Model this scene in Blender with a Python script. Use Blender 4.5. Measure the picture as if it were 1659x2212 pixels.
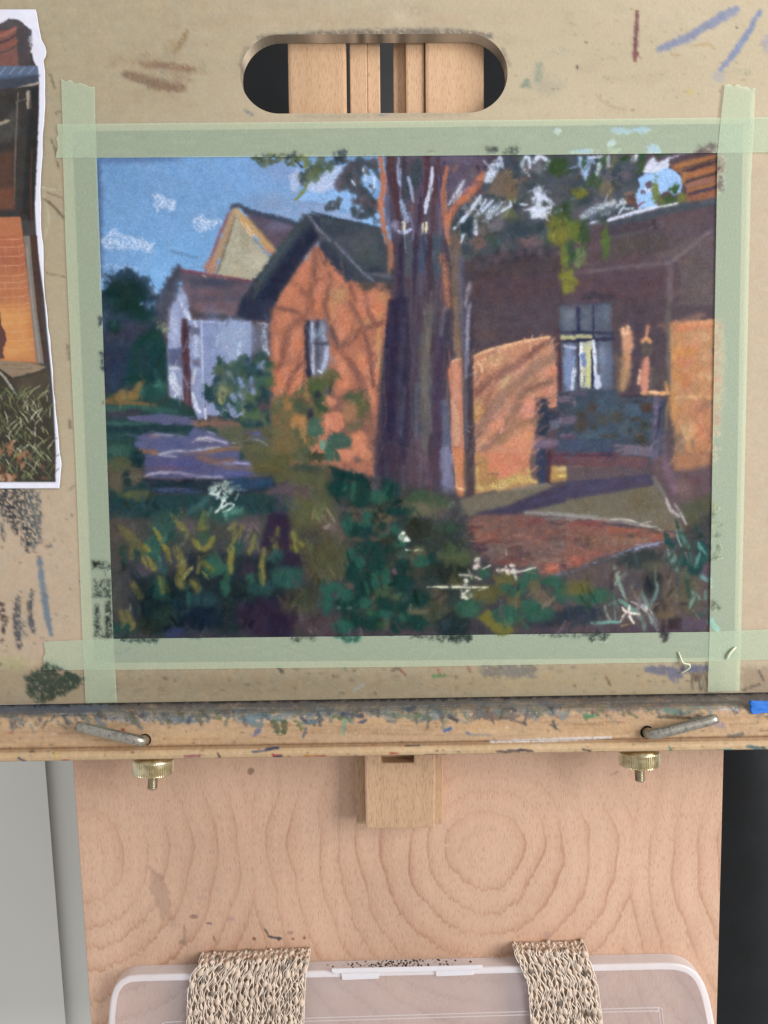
import bpy, bmesh, math, random
import numpy as np
from mathutils import Matrix, Vector

for o in list(bpy.data.objects):
    bpy.data.objects.remove(o, do_unlink=True)
random.seed(7)
RNG = np.random.default_rng(11)
SC = bpy.context.scene

# ------------------------------------------------------------------ camera
# picture units: the photograph measured 1659 x 2212; f is the focal length in those units
IW, IH, F = 1659.0, 2212.0, 1660.0
DIST = F / 3000.0                       # metres from lens to the drawing board
PITCH, ROLL = math.radians(3.65), math.radians(0.57)
cam = bpy.data.cameras.new('camera')
cam.sensor_fit = 'VERTICAL'; cam.sensor_height = 36.0; cam.lens = 36.0 * F / IH
cam.clip_start = 0.01; cam.clip_end = 100
camo = bpy.data.objects.new('camera', cam)
SC.collection.objects.link(camo)
CAMR = (Matrix.Rotation(math.radians(90) - PITCH, 3, 'X') @ Matrix.Rotation(-ROLL, 3, 'Z'))
CAMZ = 1.30
camo.matrix_world = Matrix.Translation((0, -DIST, CAMZ)) @ CAMR.to_4x4()
SC.camera = camo
CR = np.array(CAMR)

# ------------------------------------------------------------------ light
world = bpy.data.worlds.new('World'); SC.world = world; world.use_nodes = True
bg = world.node_tree.nodes['Background']
bg.inputs[0].default_value = (0.97, 0.98, 1.0, 1); bg.inputs[1].default_value = 0.60
def area(name, loc, target, sx, sy, power, col):
    l = bpy.data.lights.new(name, 'AREA'); l.shape = 'RECTANGLE'; l.size = sx; l.size_y = sy
    l.energy = power; l.color = col
    o = bpy.data.objects.new(name, l); SC.collection.objects.link(o)
    o.location = loc
    o.rotation_euler = (Vector(target) - Vector(loc)).to_track_quat('-Z', 'Y').to_euler()
    return o
area('window_light', (1.55, -1.15, 1.60), (0.05, 0, CAMZ), 0.9, 1.3, 47, (1.0, 0.995, 0.985))

SC.view_settings.view_transform = 'Standard'; SC.view_settings.look = 'None'
SC.view_settings.exposure = 0.0; SC.view_settings.gamma = 1.0
SC.view_settings.use_curve_mapping = False
SC.render.engine = 'CYCLES'
SC.cycles.transparent_max_bounces = 16

# ------------------------------------------------------------------ pixel <-> world
def P(px, py, y=0.0):
    """world point(s) on the plane Y = y seen at picture position px, py"""
    px = np.asarray(px, float); py = np.asarray(py, float); y = np.asarray(y, float)
    d = np.stack([(px - IW / 2) / F, -(py - IH / 2) / F, -np.ones_like(px + py)], -1) @ CR.T
    t = (y + DIST) / d[..., 1]
    w = d * t[..., None]
    w[..., 1] -= DIST; w[..., 2] += CAMZ
    return w
def PX(w):
    w = np.asarray(w, float) - np.array([0, -DIST, CAMZ])
    c = w @ CR
    return IW / 2 + F * c[..., 0] / -c[..., 2], IH / 2 - F * c[..., 1] / -c[..., 2]
def V(px, py, y=0.0):
    return Vector([float(v) for v in P(px, py, y)])

# ------------------------------------------------------------------ tagging
def tag(o, label=None, cat=None, group=None, kind=None):
    if label: o['label'] = label
    if cat: o['category'] = cat
    if group: o['group'] = group
    if kind: o['kind'] = kind
    return o
def empty(name, loc, label, cat, group=None):
    o = bpy.data.objects.new(name, None); SC.collection.objects.link(o)
    o.empty_display_size = 0.02; o.location = loc
    return tag(o, label, cat, group)
def link(name, me, mat, parent=None):
    o = bpy.data.objects.new(name, me); SC.collection.objects.link(o)
    if mat is not None: me.materials.append(mat)
    if parent is not None:
        o.parent = parent
        o.matrix_parent_inverse = Matrix.Translation(-Vector(parent.location))
    return o

# ------------------------------------------------------------------ materials
def lin(c):
    c = np.asarray(c, float)
    return np.where(c <= 0.04045, c / 12.92, ((c + 0.055) / 1.055) ** 2.4)
def hx(h):
    h = h.lstrip('#')
    return np.array([int(h[i:i + 2], 16) / 255 for i in (0, 2, 4)])
class N:
    def __init__(s, name):
        s.m = bpy.data.materials.new(name); s.m.use_nodes = True
        s.t = s.m.node_tree; s.b = s.t.nodes['Principled BSDF']; s.out = s.t.nodes['Material Output']
    def n(s, typ, **kw):
        x = s.t.nodes.new(typ)
        for k, v in kw.items(): setattr(x, k, v)
        return x
    def l(s, a, b): s.t.links.new(a, b)
    def noise(s, scale, detail=3, rough=0.6, vec=None, dist=0.0):
        x = s.n('ShaderNodeTexNoise'); x.inputs['Scale'].default_value = scale
        x.inputs['Detail'].default_value = detail; x.inputs['Roughness'].default_value = rough
        x.inputs['Distortion'].default_value = dist
        if vec is not None: s.l(vec, x.inputs['Vector'])
        return x.outputs['Fac']
    def obj(s, scale=(1, 1, 1)):
        tc = s.n('ShaderNodeTexCoord'); mp = s.n('ShaderNodeMapping')
        mp.inputs['Scale'].default_value = scale
        s.l(tc.outputs['Object'], mp.inputs['Vector']); return mp.outputs['Vector']
    def ramp(s, fac, stops):
        r = s.n('ShaderNodeValToRGB'); e = r.color_ramp.elements
        while len(e) < len(stops): e.new(0.5)
        for el, (p, c) in zip(e, stops):
            el.position = p; el.color = tuple(c) + ((1,) if len(c) == 3 else ())
        s.l(fac, r.inputs['Fac']); return r.outputs['Color']
    def mix(s, blend, fac, a, b):
        m = s.n('ShaderNodeMix', data_type='RGBA', blend_type=blend)
        for i, v in ((0, fac), (6, a), (7, b)):
            if hasattr(v, 'links') or hasattr(v, 'is_output'): s.l(v, m.inputs[i])
            elif i == 0: m.inputs[0].default_value = v
            else: m.inputs[i].default_value = tuple(v) + ((1,) if len(v) == 3 else ())
        return m.outputs[2]
    def attr(s, name='Col'):
        a = s.n('ShaderNodeAttribute'); a.attribute_name = name; return a
    def bump(s, h, strength, dist=0.001):
        b = s.n('ShaderNodeBump'); b.inputs['Strength'].default_value = strength
        b.inputs['Distance'].default_value = dist
        s.l(h, b.inputs['Height']); s.l(b.outputs['Normal'], s.b.inputs['Normal'])
    def fin(s, col=None, rough=0.6, spec=0.3, metal=0.0):
        if col is not None:
            if hasattr(col, 'links') or hasattr(col, 'is_output'): s.l(col, s.b.inputs['Base Color'])
            else: s.b.inputs['Base Color'].default_value = tuple(col) + (1,)
        s.b.inputs['Roughness'].default_value = rough
        s.b.inputs['Specular IOR Level'].default_value = spec
        s.b.inputs['Metallic'].default_value = metal
        return s.m
G2 = lambda lo, hi: [(0.0, (lo,) * 3), (1.0, (hi,) * 3)]

def m_painted(name, grain_scale, lo, hi, bump, rough=0.92, spec=0.12, alpha=False):
    m = N(name); a = m.attr('Col')
    f = m.ramp(m.noise(grain_scale, 4, 0.7, m.obj()), [(0.25, (lo,) * 3), (0.75, (hi,) * 3)])
    c = m.mix('MULTIPLY', 1.0, a.outputs['Color'], f)
    m.bump(m.noise(grain_scale * 1.3, 3, 0.6, m.obj()), bump, 0.0006)
    m.fin(c, rough, spec)
    if alpha: m.l(a.outputs['Alpha'], m.b.inputs['Alpha'])
    return m.m
def m_wood(name, base, dark, pore=0.45, stretch=26.0, rough=0.55):
    m = N(name); a = m.attr('Col')
    v = m.obj((stretch, stretch, 1.0))
    pores = m.ramp(m.noise(44, 2, 0.55, m.obj((56, 56, 4.4))), [(0.36, (0,) * 3), (0.47, (1,) * 3)])
    streak = m.noise(7, 4, 0.6, v)
    broad = m.noise(9, 3, 0.5, m.obj((1.5, 1.5, 0.6)))
    c = m.mix('MIX', streak, lin(hx(base)), lin(hx(dark)))
    c = m.mix('MULTIPLY', 1.0, c, m.ramp(broad, [(0.3, (0.90, 0.88, 0.86)), (0.7, (1.08, 1.07, 1.06))]))
    pc = m.mix('MULTIPLY', 1.0, c, (1 - pore * 0.8, 1 - pore, 1 - pore))
    c = m.mix('MIX', pores, pc, c)
    m.bump(pores, 0.25, 0.0003)
    return m, c

# ------------------------------------------------------------------ mesh helpers
def raw_mesh(name, verts, faces, cols=None, smooth=True, alpha=None):
    """verts (N,3), faces (M,4) or (M,3) int arrays, cols (N,3) sRGB"""
    verts = np.asarray(verts, np.float32); faces = np.asarray(faces, np.int32)
    me = bpy.data.meshes.new(name)
    k = faces.shape[1]; M = len(faces)
    me.vertices.add(len(verts)); me.vertices.foreach_set('co', verts.ravel())
    me.loops.add(M * k); me.loops.foreach_set('vertex_index', faces.ravel())
    me.polygons.add(M)
    me.polygons.foreach_set('loop_start', np.arange(0, M * k, k, dtype=np.int32))
    me.polygons.foreach_set('use_smooth', np.full(M, smooth))
    me.update(calc_edges=True); me.validate()
    if cols is not None:
        at = me.color_attributes.new('Col', 'FLOAT_COLOR', 'POINT')
        c = np.ones((len(verts), 4), np.float32); c[:, :3] = lin(np.clip(cols, 0, 1))
        if alpha is not None: c[:, 3] = alpha
        at.data.foreach_set('color', c.ravel())
    return me
def grid_faces(ny, nx):
    i = np.arange(ny * nx).reshape(ny, nx)
    return np.stack([i[:-1, :-1], i[1:, :-1], i[1:, 1:], i[:-1, 1:]], -1).reshape(-1, 4)
def bilin(c, nx, ny):
    """c = TL, TR, BR, BL -> px, py grids"""
    u = np.linspace(0, 1, nx)[None, :]; v = np.linspace(0, 1, ny)[:, None]
    tl, tr, br, bl = [np.array(q, float) for q in c]
    g = lambda k: (1 - v) * ((1 - u) * tl[k] + u * tr[k]) + v * ((1 - u) * bl[k] + u * br[k])
    return g(0), g(1)
def box(bm, x0, x1, y0, y1, z0, z1, bev=0.0):
    b2 = bmesh.new(); bmesh.ops.create_cube(b2, size=1)
    for v in b2.verts:
        v.co = Vector(((x0 + x1) / 2 + v.co.x * (x1 - x0), (y0 + y1) / 2 + v.co.y * (y1 - y0), (z0 + z1) / 2 + v.co.z * (z1 - z0)))
    if bev > 0: bmesh.ops.bevel(b2, geom=b2.edges[:], offset=bev, segments=2, affect='EDGES', profile=0.6)
    tmp = bpy.data.meshes.new('t'); b2.to_mesh(tmp); bm.from_mesh(tmp); bpy.data.meshes.remove(tmp); b2.free()
def bm_obj(name, bm, mat, parent=None, smooth=False):
    me = bpy.data.meshes.new(name); bm.to_mesh(me); bm.free()
    if smooth:
        for p in me.polygons: p.use_smooth = True
    return link(name, me, mat, parent)
def tube(path, radii, seg=10, cap=True):
    """verts, quads of a tube along path"""
    path = np.asarray(path, float); n = len(path)
    radii = np.broadcast_to(np.asarray(radii, float), (n,))
    tan = np.gradient(path, axis=0); tan /= np.linalg.norm(tan, axis=1)[:, None] + 1e-12
    up = np.array([0.02, -1.0, 0.03]); side = np.array([1.0, 0, 0])
    vs = []
    for i in range(n):
        a = np.cross(tan[i], up)
        if np.linalg.norm(a) < 0.2: a = np.cross(tan[i], side)
        a /= np.linalg.norm(a); b = np.cross(a, tan[i])
        th = np.linspace(0, 2 * np.pi, seg, endpoint=False)
        vs.append(path[i] + radii[i] * (np.cos(th)[:, None] * a + np.sin(th)[:, None] * b))
    vs = np.concatenate(vs); fs = []
    i = np.arange(n * seg).reshape(n, seg); j = np.roll(i, -1, 1)
    fs = np.stack([i[:-1], j[:-1], j[1:], i[1:]], -1).reshape(-1, 4)
    if cap:
        c0, c1 = len(vs), len(vs) + 1
        vs = np.concatenate([vs, path[:1], path[-1:]])
        f0 = np.stack([np.full(seg, c0), j[0], i[0], np.full(seg, c0)], -1)
        # caps as degenerate-free triangles are added by caller through tri_fix
        return vs, fs, (i[0], i[-1], c0, c1)
    return vs, fs, None
def tube_bm(bm, path, radii, seg=12):
    vs, fs, cap = tube(path, radii, seg)
    v = [bm.verts.new(p) for p in vs]
    for f in fs: bm.faces.new([v[k] for k in f])
    a, b, c0, c1 = cap
    for k in range(seg):
        bm.faces.new((v[c0], v[a[(k + 1) % seg]], v[a[k]]))
        bm.faces.new((v[c1], v[b[k]], v[b[(k + 1) % seg]]))
def lathe_bm(bm, prof, seg, centre, axis=None, ripple=0.0, ripple_rows=()):
    """prof: list of (r, h) from top down; h measured along -Z"""
    rows = []
    for k, (r, h) in enumerate(prof):
        row = []
        for s in range(seg):
            th = 2 * math.pi * s / seg
            rr = r * (1 - ripple) if (k in ripple_rows and s % 4 in (2, 3)) else r
            p = Vector((rr * math.cos(th), rr * math.sin(th), -h))
            if axis is not None: p = axis @ p
            row.append(bm.verts.new(p + centre))
        rows.append(row)
    for a, b in zip(rows, rows[1:]):
        for s in range(seg):
            t = (s + 1) % seg
            bm.faces.new((a[s], b[s], b[t], a[t]))
    bm.faces.new(rows[0]); bm.faces.new(rows[-1][::-1])

# ------------------------------------------------------------------ pastel painter
def vnoise(h, w, cell, rng):
    gh, gw = int(h / cell) + 3, int(w / cell) + 3
    g = rng.random((gh, gw))
    y = np.arange(h) / cell; x = np.arange(w) / cell
    yi = y.astype(int); xi = x.astype(int)
    fy = y - yi; fx = x - xi
    fy = (fy * fy * (3 - 2 * fy))[:, None]; fx = (fx * fx * (3 - 2 * fx))[None, :]
    a = g[yi][:, xi]; b = g[yi][:, xi + 1]; c = g[yi + 1][:, xi]; d = g[yi + 1][:, xi + 1]
    return (a * (1 - fx) + b * fx) * (1 - fy) + (c * (1 - fx) + d * fx) * fy
def catmull(pts, n=5):
    p = np.asarray(pts, float)
    if len(p) < 3: return p
    q = np.concatenate([[2 * p[0] - p[1]], p, [2 * p[-1] - p[-2]]])
    out = []
    for i in range(1, len(q) - 2):
        for t in np.linspace(0, 1, n, endpoint=False):
            a, b, c, d = q[i - 1], q[i], q[i + 1], q[i + 2]
            out.append(0.5 * (2 * b + (c - a) * t + (2 * a - 5 * b + 4 * c - d) * t ** 2 + (3 * b - a - 3 * c + d) * t ** 3))
    out.append(q[-2]); return np.array(out)
class Canvas:
    """a sheet of colour in picture units; strokes are laid on it one after another"""
    def __init__(s, x0, y0, x1, y1, k, col, seed=1):
        s.x0, s.y0, s.k = x0, y0, k
        s.W, s.H = int((x1 - x0) * k) + 1, int((y1 - y0) * k) + 1
        s.c = np.empty((s.H, s.W, 3)); s.c[:] = hx(col)
        s.cov = np.zeros((s.H, s.W))
        r = np.random.default_rng(seed)
        f = 0.55 * r.random((s.H, s.W)) + 0.45 * vnoise(s.H, s.W, 1.7, r)
        f = f.ravel(); rk = np.empty(len(f)); rk[np.argsort(f)] = np.linspace(0, 1, len(f))
        s.fine = rk.reshape(s.H, s.W)
        s.mid = vnoise(s.H, s.W, 7 * k, r) * .6 + vnoise(s.H, s.W, 3 * k + 1, r) * .4
        s.big = vnoise(s.H, s.W, 26 * k, r)
        s.var = vnoise(s.H, s.W, 14 * k, r) * .5 + vnoise(s.H, s.W, 5 * k, r) * .5
        s.hue = vnoise(s.H, s.W, 18 * k, r) * .6 + vnoise(s.H, s.W, 6 * k, r) * .4
        s.ox = s.oy = 0.0; s.s = 1.0; s.rng = r
        s.defg = 0.0
    def tile(s, nx, ny, sc):
        s.ox, s.oy, s.s = nx / 1.507, ny / 1.507, sc * 1.507
    def full(s): s.ox = s.oy = 0.0; s.s = 1.0
    def _pts(s, pts):
        if isinstance(pts, str):
            pts = [tuple(float(v) for v in q.split(',')) for q in pts.split()]
        p = np.asarray(pts, float) / s.s + np.array([s.ox, s.oy])
        return (p - np.array([s.x0, s.y0])) * s.k
    def _win(s, lo, hi):
        a = np.maximum(np.floor(lo).astype(int), 0)
        b = np.minimum(np.ceil(hi).astype(int) + 1, [s.W, s.H])
        if a[0] >= b[0] or a[1] >= b[1]: return None
        return (slice(a[1], b[1]), slice(a[0], b[0]),
                np.arange(a[0], b[0])[None, :].astype(float), np.arange(a[1], b[1])[:, None].astype(float))
    def _lay(s, w, sd, col, soft, wob, grain, a, var):
        ys, xs = w[0], w[1]
        mid = s.mid[ys, xs]; fine = s.fine[ys, xs]
        sd = sd + wob * ((mid - .5) * 2.2 + (fine - .5) * 0.6)
        al = np.clip(0.5 - sd / (2 * soft), 0, 1)
        al = al * al * (3 - 2 * al)
        if grain > 0: al = al * np.clip((fine * .65 + mid * .35 - grain) / 0.16 + .5, 0, 1)
        al = (al * a)[..., None]
        cc = hx(col) + ((s.var[ys, xs] - .5) * var * 1.5 + (fine - .5) * var * .5)[..., None] + (s.hue[ys, xs] - .5)[..., None] * var * np.array([1.0, -.15, -.9])
        s.c[ys, xs] = s.c[ys, xs] * (1 - al) + cc * al
        s.cov[ys, xs] = np.maximum(s.cov[ys, xs], al[..., 0])
    def _u(s, v): return v / s.s * s.k
    def st(s, col, w, pts, soft=None, wob=None, grain=None, a=0.95, var=0.036, taper=0.35):
        p = catmull(s._pts(pts)); r = s._u(w) / 2
        soft = max(0.7, r * 0.36 if soft is None else s._u(soft)); wob = r * 0.45 if wob is None else s._u(wob)
        wob = min(wob, 5)
        g = s.defg if grain is None else grain
        pad = r + soft + wob * 1.5 + 2
        win = s._win(p.min(0) - pad, p.max(0) + pad)
        if win is None: return
        X, Y = win[2], win[3]; n = len(p)
        rad = r * (1 - taper * np.abs(np.linspace(-1, 1, n)) ** 3)
        sd = None
        for i in range(n - 1):
            ax, ay = p[i]; bx, by = p[i + 1]; dx, dy = bx - ax, by - ay
            t = np.clip(((X - ax) * dx + (Y - ay) * dy) / (dx * dx + dy * dy + 1e-9), 0, 1)
            d = np.hypot(X - ax - t * dx, Y - ay - t * dy) - (rad[i] + (rad[i + 1] - rad[i]) * t)
            sd = d if sd is None else np.minimum(sd, d)
        s._lay(win, sd, col, soft, wob, g, a, var)
    def po(s, col, pts, soft=6, wob=6, grain=None, a=0.96, var=0.036):
        p = s._pts(pts); soft = max(0.7, s._u(soft)); wob = s._u(wob)
        g = s.defg if grain is None else grain
        pad = soft + wob * 1.5 + 2
        win = s._win(p.min(0) - pad, p.max(0) + pad)
        if win is None: return
        X, Y = win[2], win[3]; n = len(p)
        d = np.full(np.broadcast(X, Y).shape, 1e9); ins = np.zeros(d.shape, bool)
        for i in range(n):
            ax, ay = p[i]; bx, by = p[(i + 1) % n]; dx, dy = bx - ax, by - ay
            t = np.clip(((X - ax) * dx + (Y - ay) * dy) / (dx * dx + dy * dy + 1e-9), 0, 1)
            d = np.minimum(d, np.hypot(X - ax - t * dx, Y - ay - t * dy))
            c = ((ay > Y) != (by > Y)) & (X < (bx - ax) * (Y - ay) / (by - ay + 1e-12) + ax)
            ins ^= c
        s._lay(win, np.where(ins, -d, d), col, soft, wob, g, a, var)
    def el(s, col, x, y, w, h, soft=None, wob=None, grain=None, a=0.95, var=0.036, rot=0):
        c = s._pts([(x, y)])[0]; rx, ry = s._u(w) / 2, s._u(h) / 2
        m = min(rx, ry)
        soft = max(0.7, m * 0.32 if soft is None else s._u(soft)); wob = min(m * 0.55, 4.5) if wob is None else s._u(wob)
        g = s.defg if grain is None else grain
        pad = np.array([max(rx, ry) + soft + wob * 1.5 + 2] * 2)
        win = s._win(c - pad, c + pad)
        if win is None: return
        X, Y = win[2] - c[0], win[3] - c[1]
        cr, sr = math.cos(math.radians(rot)), math.sin(math.radians(rot))
        X, Y = X * cr + Y * sr, -X * sr + Y * cr
        q = np.sqrt((X / rx) ** 2 + (Y / ry) ** 2)
        s._lay(win, (q - 1) * m, col, soft, wob, g, a, var)
    def dabs(s, cols, n, pts, size, asp=(1, 2), rot=(-90, 90), grain=None, a=0.85):
        p = np.array([tuple(float(v) for v in q.split(',')) for q in pts.split()])
        lo, hi = p.min(0), p.max(0); k = 0; guard = 0
        while k < n and guard < n * 30:
            guard += 1
            x, y = lo + s.rng.random(2) * (hi - lo)
            c = False
            for i in range(len(p)):
                (ax, ay), (bx, by) = p[i], p[(i + 1) % len(p)]
                if (ay > y) != (by > y) and x < (bx - ax) * (y - ay) / (by - ay) + ax: c = not c
            if not c: continue
            k += 1
            z = s.rng.uniform(*size); q = s.rng.uniform(*asp)
            s.el(cols[s.rng.integers(len(cols))], x, y, z * q, z, grain=grain, a=a, rot=s.rng.uniform(*rot))
    def scumble(s, n, pts, length, width, ang, grain=.3, a=.6, jit=.07, reach=14):
        """short dry strokes in colours picked up from close by"""
        p = np.array([tuple(float(v) for v in q.split(',')) for q in pts.split()]); lo, hi = p.min(0), p.max(0); k = g = 0
        while k < n and g < n * 20:
            g += 1; x, y = lo + s.rng.random(2) * (hi - lo); c = False
            for i in range(len(p)):
                (ax, ay), (bx, by) = p[i], p[(i + 1) % len(p)]
                if (ay > y) != (by > y) and x < (bx - ax) * (y - ay) / (by - ay) + ax: c = not c
            if not c: continue
            k += 1
            xi = int(np.clip((x + s.rng.uniform(-reach, reach) - s.x0) * s.k, 0, s.W - 1)); yi = int(np.clip((y + s.rng.uniform(-reach, reach) - s.y0) * s.k, 0, s.H - 1))
            q = np.clip(s.c[yi, xi] * (1 + s.rng.normal(0, jit)) + s.rng.normal(0, .012, 3), 0, 1)
            t = math.radians(s.rng.uniform(*ang)); L = s.rng.uniform(*length) / 2; dx, dy = L * math.cos(t), -L * math.sin(t); b = s.rng.uniform(-.3, .3) * L
            s.st('#%02x%02x%02x' % tuple(int(v * 255) for v in q), s.rng.uniform(*width), [(x - dx, y - dy), (x + b * .5, y + b), (x + dx, y + dy)], grain=s.rng.uniform(grain * .4, grain * 1.4), a=a, taper=.6)
    def rub(s, amp, blur, sat=1.0):
        """rub the chalk: ragged edges, slight blending, a little less chroma"""
        r = s.rng; w = lambda: ((vnoise(s.H, s.W, 3.1, r) - .5) * 1.0 + (vnoise(s.H, s.W, 8.0, r) - .5) * 1.2) * amp
        Y, X = np.mgrid[0:s.H, 0:s.W].astype(float)
        x = np.clip(X + w(), 0, s.W - 1.01); y = np.clip(Y + w() * 1.3, 0, s.H - 1.01)
        xi, yi = x.astype(int), y.astype(int); fx, fy = (x - xi)[..., None], (y - yi)[..., None]
        c = s.c
        d = (c[yi, xi] * (1 - fx) + c[yi, xi + 1] * fx) * (1 - fy) + (c[yi + 1, xi] * (1 - fx) + c[yi + 1, xi + 1] * fx) * fy
        e = d.copy()
        for ax in (0, 1): e = e * .5 + (np.roll(e, 1, ax) + np.roll(e, -1, ax)) * .25
        g = e.copy()
        for ax in (0, 1): g = g * .4 + (np.roll(g, 2, ax) + np.roll(g, -2, ax)) * .3
        d = d * (1 - blur) + e * blur * .6 + g * blur * .4
        m = (d * np.array([.3, .55, .15])).sum(-1, keepdims=True)
        s.c = m + (d - m) * sat
    def smudge(s, times, amount):
        """finger-blended patches; bright accents are left alone"""
        b = s.c.copy()
        for _ in range(times):
            for ax in (0, 1): b = b * .4 + (np.roll(b, 1, ax) + np.roll(b, -1, ax)) * .3
        m = np.clip((vnoise(s.H, s.W, 70 * s.k, s.rng) * .7 + vnoise(s.H, s.W, 22 * s.k, s.rng) * .3 - .30) / .25, 0, 1)
        lum = s.c.mean(-1); m = (m * np.clip((.62 - lum) / .1, 0, 1) * amount)[..., None]
        s.c = s.c * (1 - m) + b * m
    def soft_cover(s):
        v = s.cov
        for ax in (0, 1): v = v * .5 + (np.roll(v, 1, ax) + np.roll(v, -1, ax)) * .25
        s.cov = v * .9
    def tone(s, sat, gain):
        m = (s.c * np.array([.3, .55, .15])).sum(-1, keepdims=True); s.c = np.clip((m + (s.c - m) * sat) * gain, 0, 1)
    def at(s, px, py):
        x = np.clip((px - s.x0) * s.k, 0, s.W - 1.001); y = np.clip((py - s.y0) * s.k, 0, s.H - 1.001)
        xi, yi = x.astype(int), y.astype(int); fx, fy = (x - xi)[..., None], (y - yi)[..., None]
        c = s.c
        return (c[yi, xi] * (1 - fx) + c[yi, xi + 1] * fx) * (1 - fy) + (c[yi + 1, xi] * (1 - fx) + c[yi + 1, xi + 1] * fx) * fy
    def cover(s, px, py):
        x = np.clip((px - s.x0) * s.k, 0, s.W - 1).astype(int); y = np.clip((py - s.y0) * s.k, 0, s.H - 1).astype(int)
        return s.cov[y, x]
# ------------------------------------------------------------------ the pastel picture, stroke by stroke
TL = {'A': (300, 480, 3.19), 'B': (800, 480, 3.19), 'C': (1300, 480, 3.19), 'E': (1860, 460, 3.19),
      'F': (300, 980, 3.19), 'G': (800, 980, 3.19), 'H': (1300, 980, 3.19), 'I': (1820, 980, 3.19),
      'J': (300, 1480, 2.552), 'K': (900, 1480, 2.552), 'L': (1450, 1480, 3.016), 'M': (1850, 1480, 3.016),
      'R': (1650, 0, 1.952)}
def paint_picture():
    c = Canvas(150, 255, 1640, 1445, 0.74, '#50434b', 5)
    T = lambda k: c.tile(*TL[k]); st, po, el, dabs = c.st, c.po, c.el, c.dabs
    c.defg = 0.06
    # ---------------- sky
    c.full()
    po('#70a0d6', '200,333 1010,333 1010,520 860,520 700,560 420,600 360,640 320,720 205,720', soft=8, wob=4)
    T('A')
    el('#6896cc', 250, 350, 900, 500, soft=250, a=.7); el('#6f9fd6', 1100, 250, 900, 500, soft=200, a=.7)
    el('#6ea2da', 600, 900, 900, 500, soft=250, a=.8); el('#76b0ea', 800, 1330, 700, 420, soft=160, a=.9)
    el('#6fa6de', 1000, 1050, 700, 300, soft=150, a=.7)
    st('#4c6896', 60, '50,130 500,125 900,120', soft=40, a=.7); st('#3c4e74', 50, '60,150 70,500 80,900 90,1300', soft=40, a=.8)
    T('B')
    el('#73a3db', 60, 300, 700, 560, soft=200, a=.8); el('#7a94c6', 330, 230, 400, 260, soft=120, a=.8)
    el('#7d97c0', 300, 590, 500, 240, soft=90, a=.8); el('#8399c4', 760, 620, 500, 160, soft=60, a=.8)
    el('#8ba0c8', 500, 700, 360, 130, soft=60, a=.6); st('#8fa3cf', 70, '760,640 1000,700 1300,770', soft=30, a=.8)
    T('A')
    for q in ('620,480 700,470 760,520 880,540 890,600 850,660 800,670 740,620 690,670 640,600',
              '1030,750 1130,690 1180,740 1350,735 1340,790 1220,850 1120,890 1070,850',
              '90,960 230,840 330,900 500,940 640,990 650,1080 600,1100 480,1060 260,1055 120,1050'):
        po('#b6c9ea', q, soft=14, wob=22, grain=.40, a=.8)
        po('#c8d5ee', q, soft=10, wob=30, grain=.60, a=.75)
    st('#567aa6', 26, '820,1080 950,1110 1090,1145', soft=16, a=.8); st('#5c7ea8', 18, '880,1250 1150,1240', soft=12, a=.6)
    st('#a9c0e6', 60, '110,1230 300,1240 480,1260', grain=.55, a=.6); st('#a9c0e6', 90, '590,1600 650,1540 560,1450', grain=.5, a=.6)
    # light and leaf tangle left of the trunk
    T('B')
    po('#a9b9dd', '440,290 560,220 600,330 520,480 480,470', soft=25, wob=25, grain=.25)
    po('#aebde2', '640,380 740,290 900,200 1010,190 960,330 900,430 800,490 660,470 640,440', soft=22, wob=25, grain=.2)
    po('#84b4ec', '520,540 660,450 850,480 960,440 1100,470 1110,560 1060,640 980,640 830,570 640,560', soft=14, wob=22, grain=.18)
    po('#86b6ee', '1150,640 1200,590 1300,630 1400,610 1410,760 1390,830 1250,800 1140,720', soft=14, wob=18, grain=.2)
    po('#8db4e6', '1200,230 1300,230 1370,330 1360,450 1280,470 1240,400', soft=12, wob=16, grain=.2)
    po('#5c5260', '910,380 960,290 1040,190 1180,130 1380,110 1380,230 1230,200 1150,260 1100,330 1120,430 960,460', soft=15, wob=18)
    st('#46464e', 120, '1080,180 1060,330 1130,450', a=.9); st('#3a424c', 110, '1180,120 1160,260 1080,330', a=.9)
    st('#35404a', 130, '1130,340 1200,460 1280,570 1310,680'); st('#3b4650', 60, '1250,160 1340,230 1400,330', grain=.3)
    st('#584c56', 110, '1150,560 1290,570 1350,600'); st('#3a4048', 80, '1130,620 1140,690 1280,700', grain=.2)
    dabs(['#39424a', '#444a50', '#56505a', '#2f3a44'], 34, '930,300 1080,150 1360,130 1360,560 1300,700 1130,690 1100,450 930,450', (30, 70), grain=.25)
    st('#d5deee', 26, '1215,220 1240,300 1230,340', grain=.4); st('#d0dcf2', 28, '1335,300 1330,420', grain=.3); st('#cfdaec', 26, '1100,345 1140,400', grain=.35)
    st('#3c434c', 90, '830,640 900,600 980,540', grain=.25); dabs(['#39434c', '#4b4f58'], 12, '850,560 1000,540 960,640 860,650', (20, 45), grain=.3)
    st('#39434c', 55, '1110,640 1140,710 1240,720 1310,690', grain=.25); el('#333c46', 1350, 770, 80, 90, grain=.35)
    el('#8a9cc8', 1200, 660, 50, 26, grain=.4)
    # leaf sprays at the top left
    dabs(['#3b4648', '#59653f', '#6d7442', '#2f3d44', '#48563c'], 46, '70,95 250,75 560,60 590,140 500,180 300,165 200,185 80,140', (28, 60), grain=.22)
    st('#2d3944', 22, '510,140 590,210'); st('#6f7a44', 46, '650,70 620,170 650,250', grain=.15); st('#76803f', 34, '640,340 600,450 520,540', grain=.1)
    dabs(['#48563f', '#5d6a45', '#4f6056', '#3b4a48', '#6a7a5c'], 40, '640,180 760,120 890,130 890,210 770,270 640,360 580,400 570,320', (34, 80), grain=.2)
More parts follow.
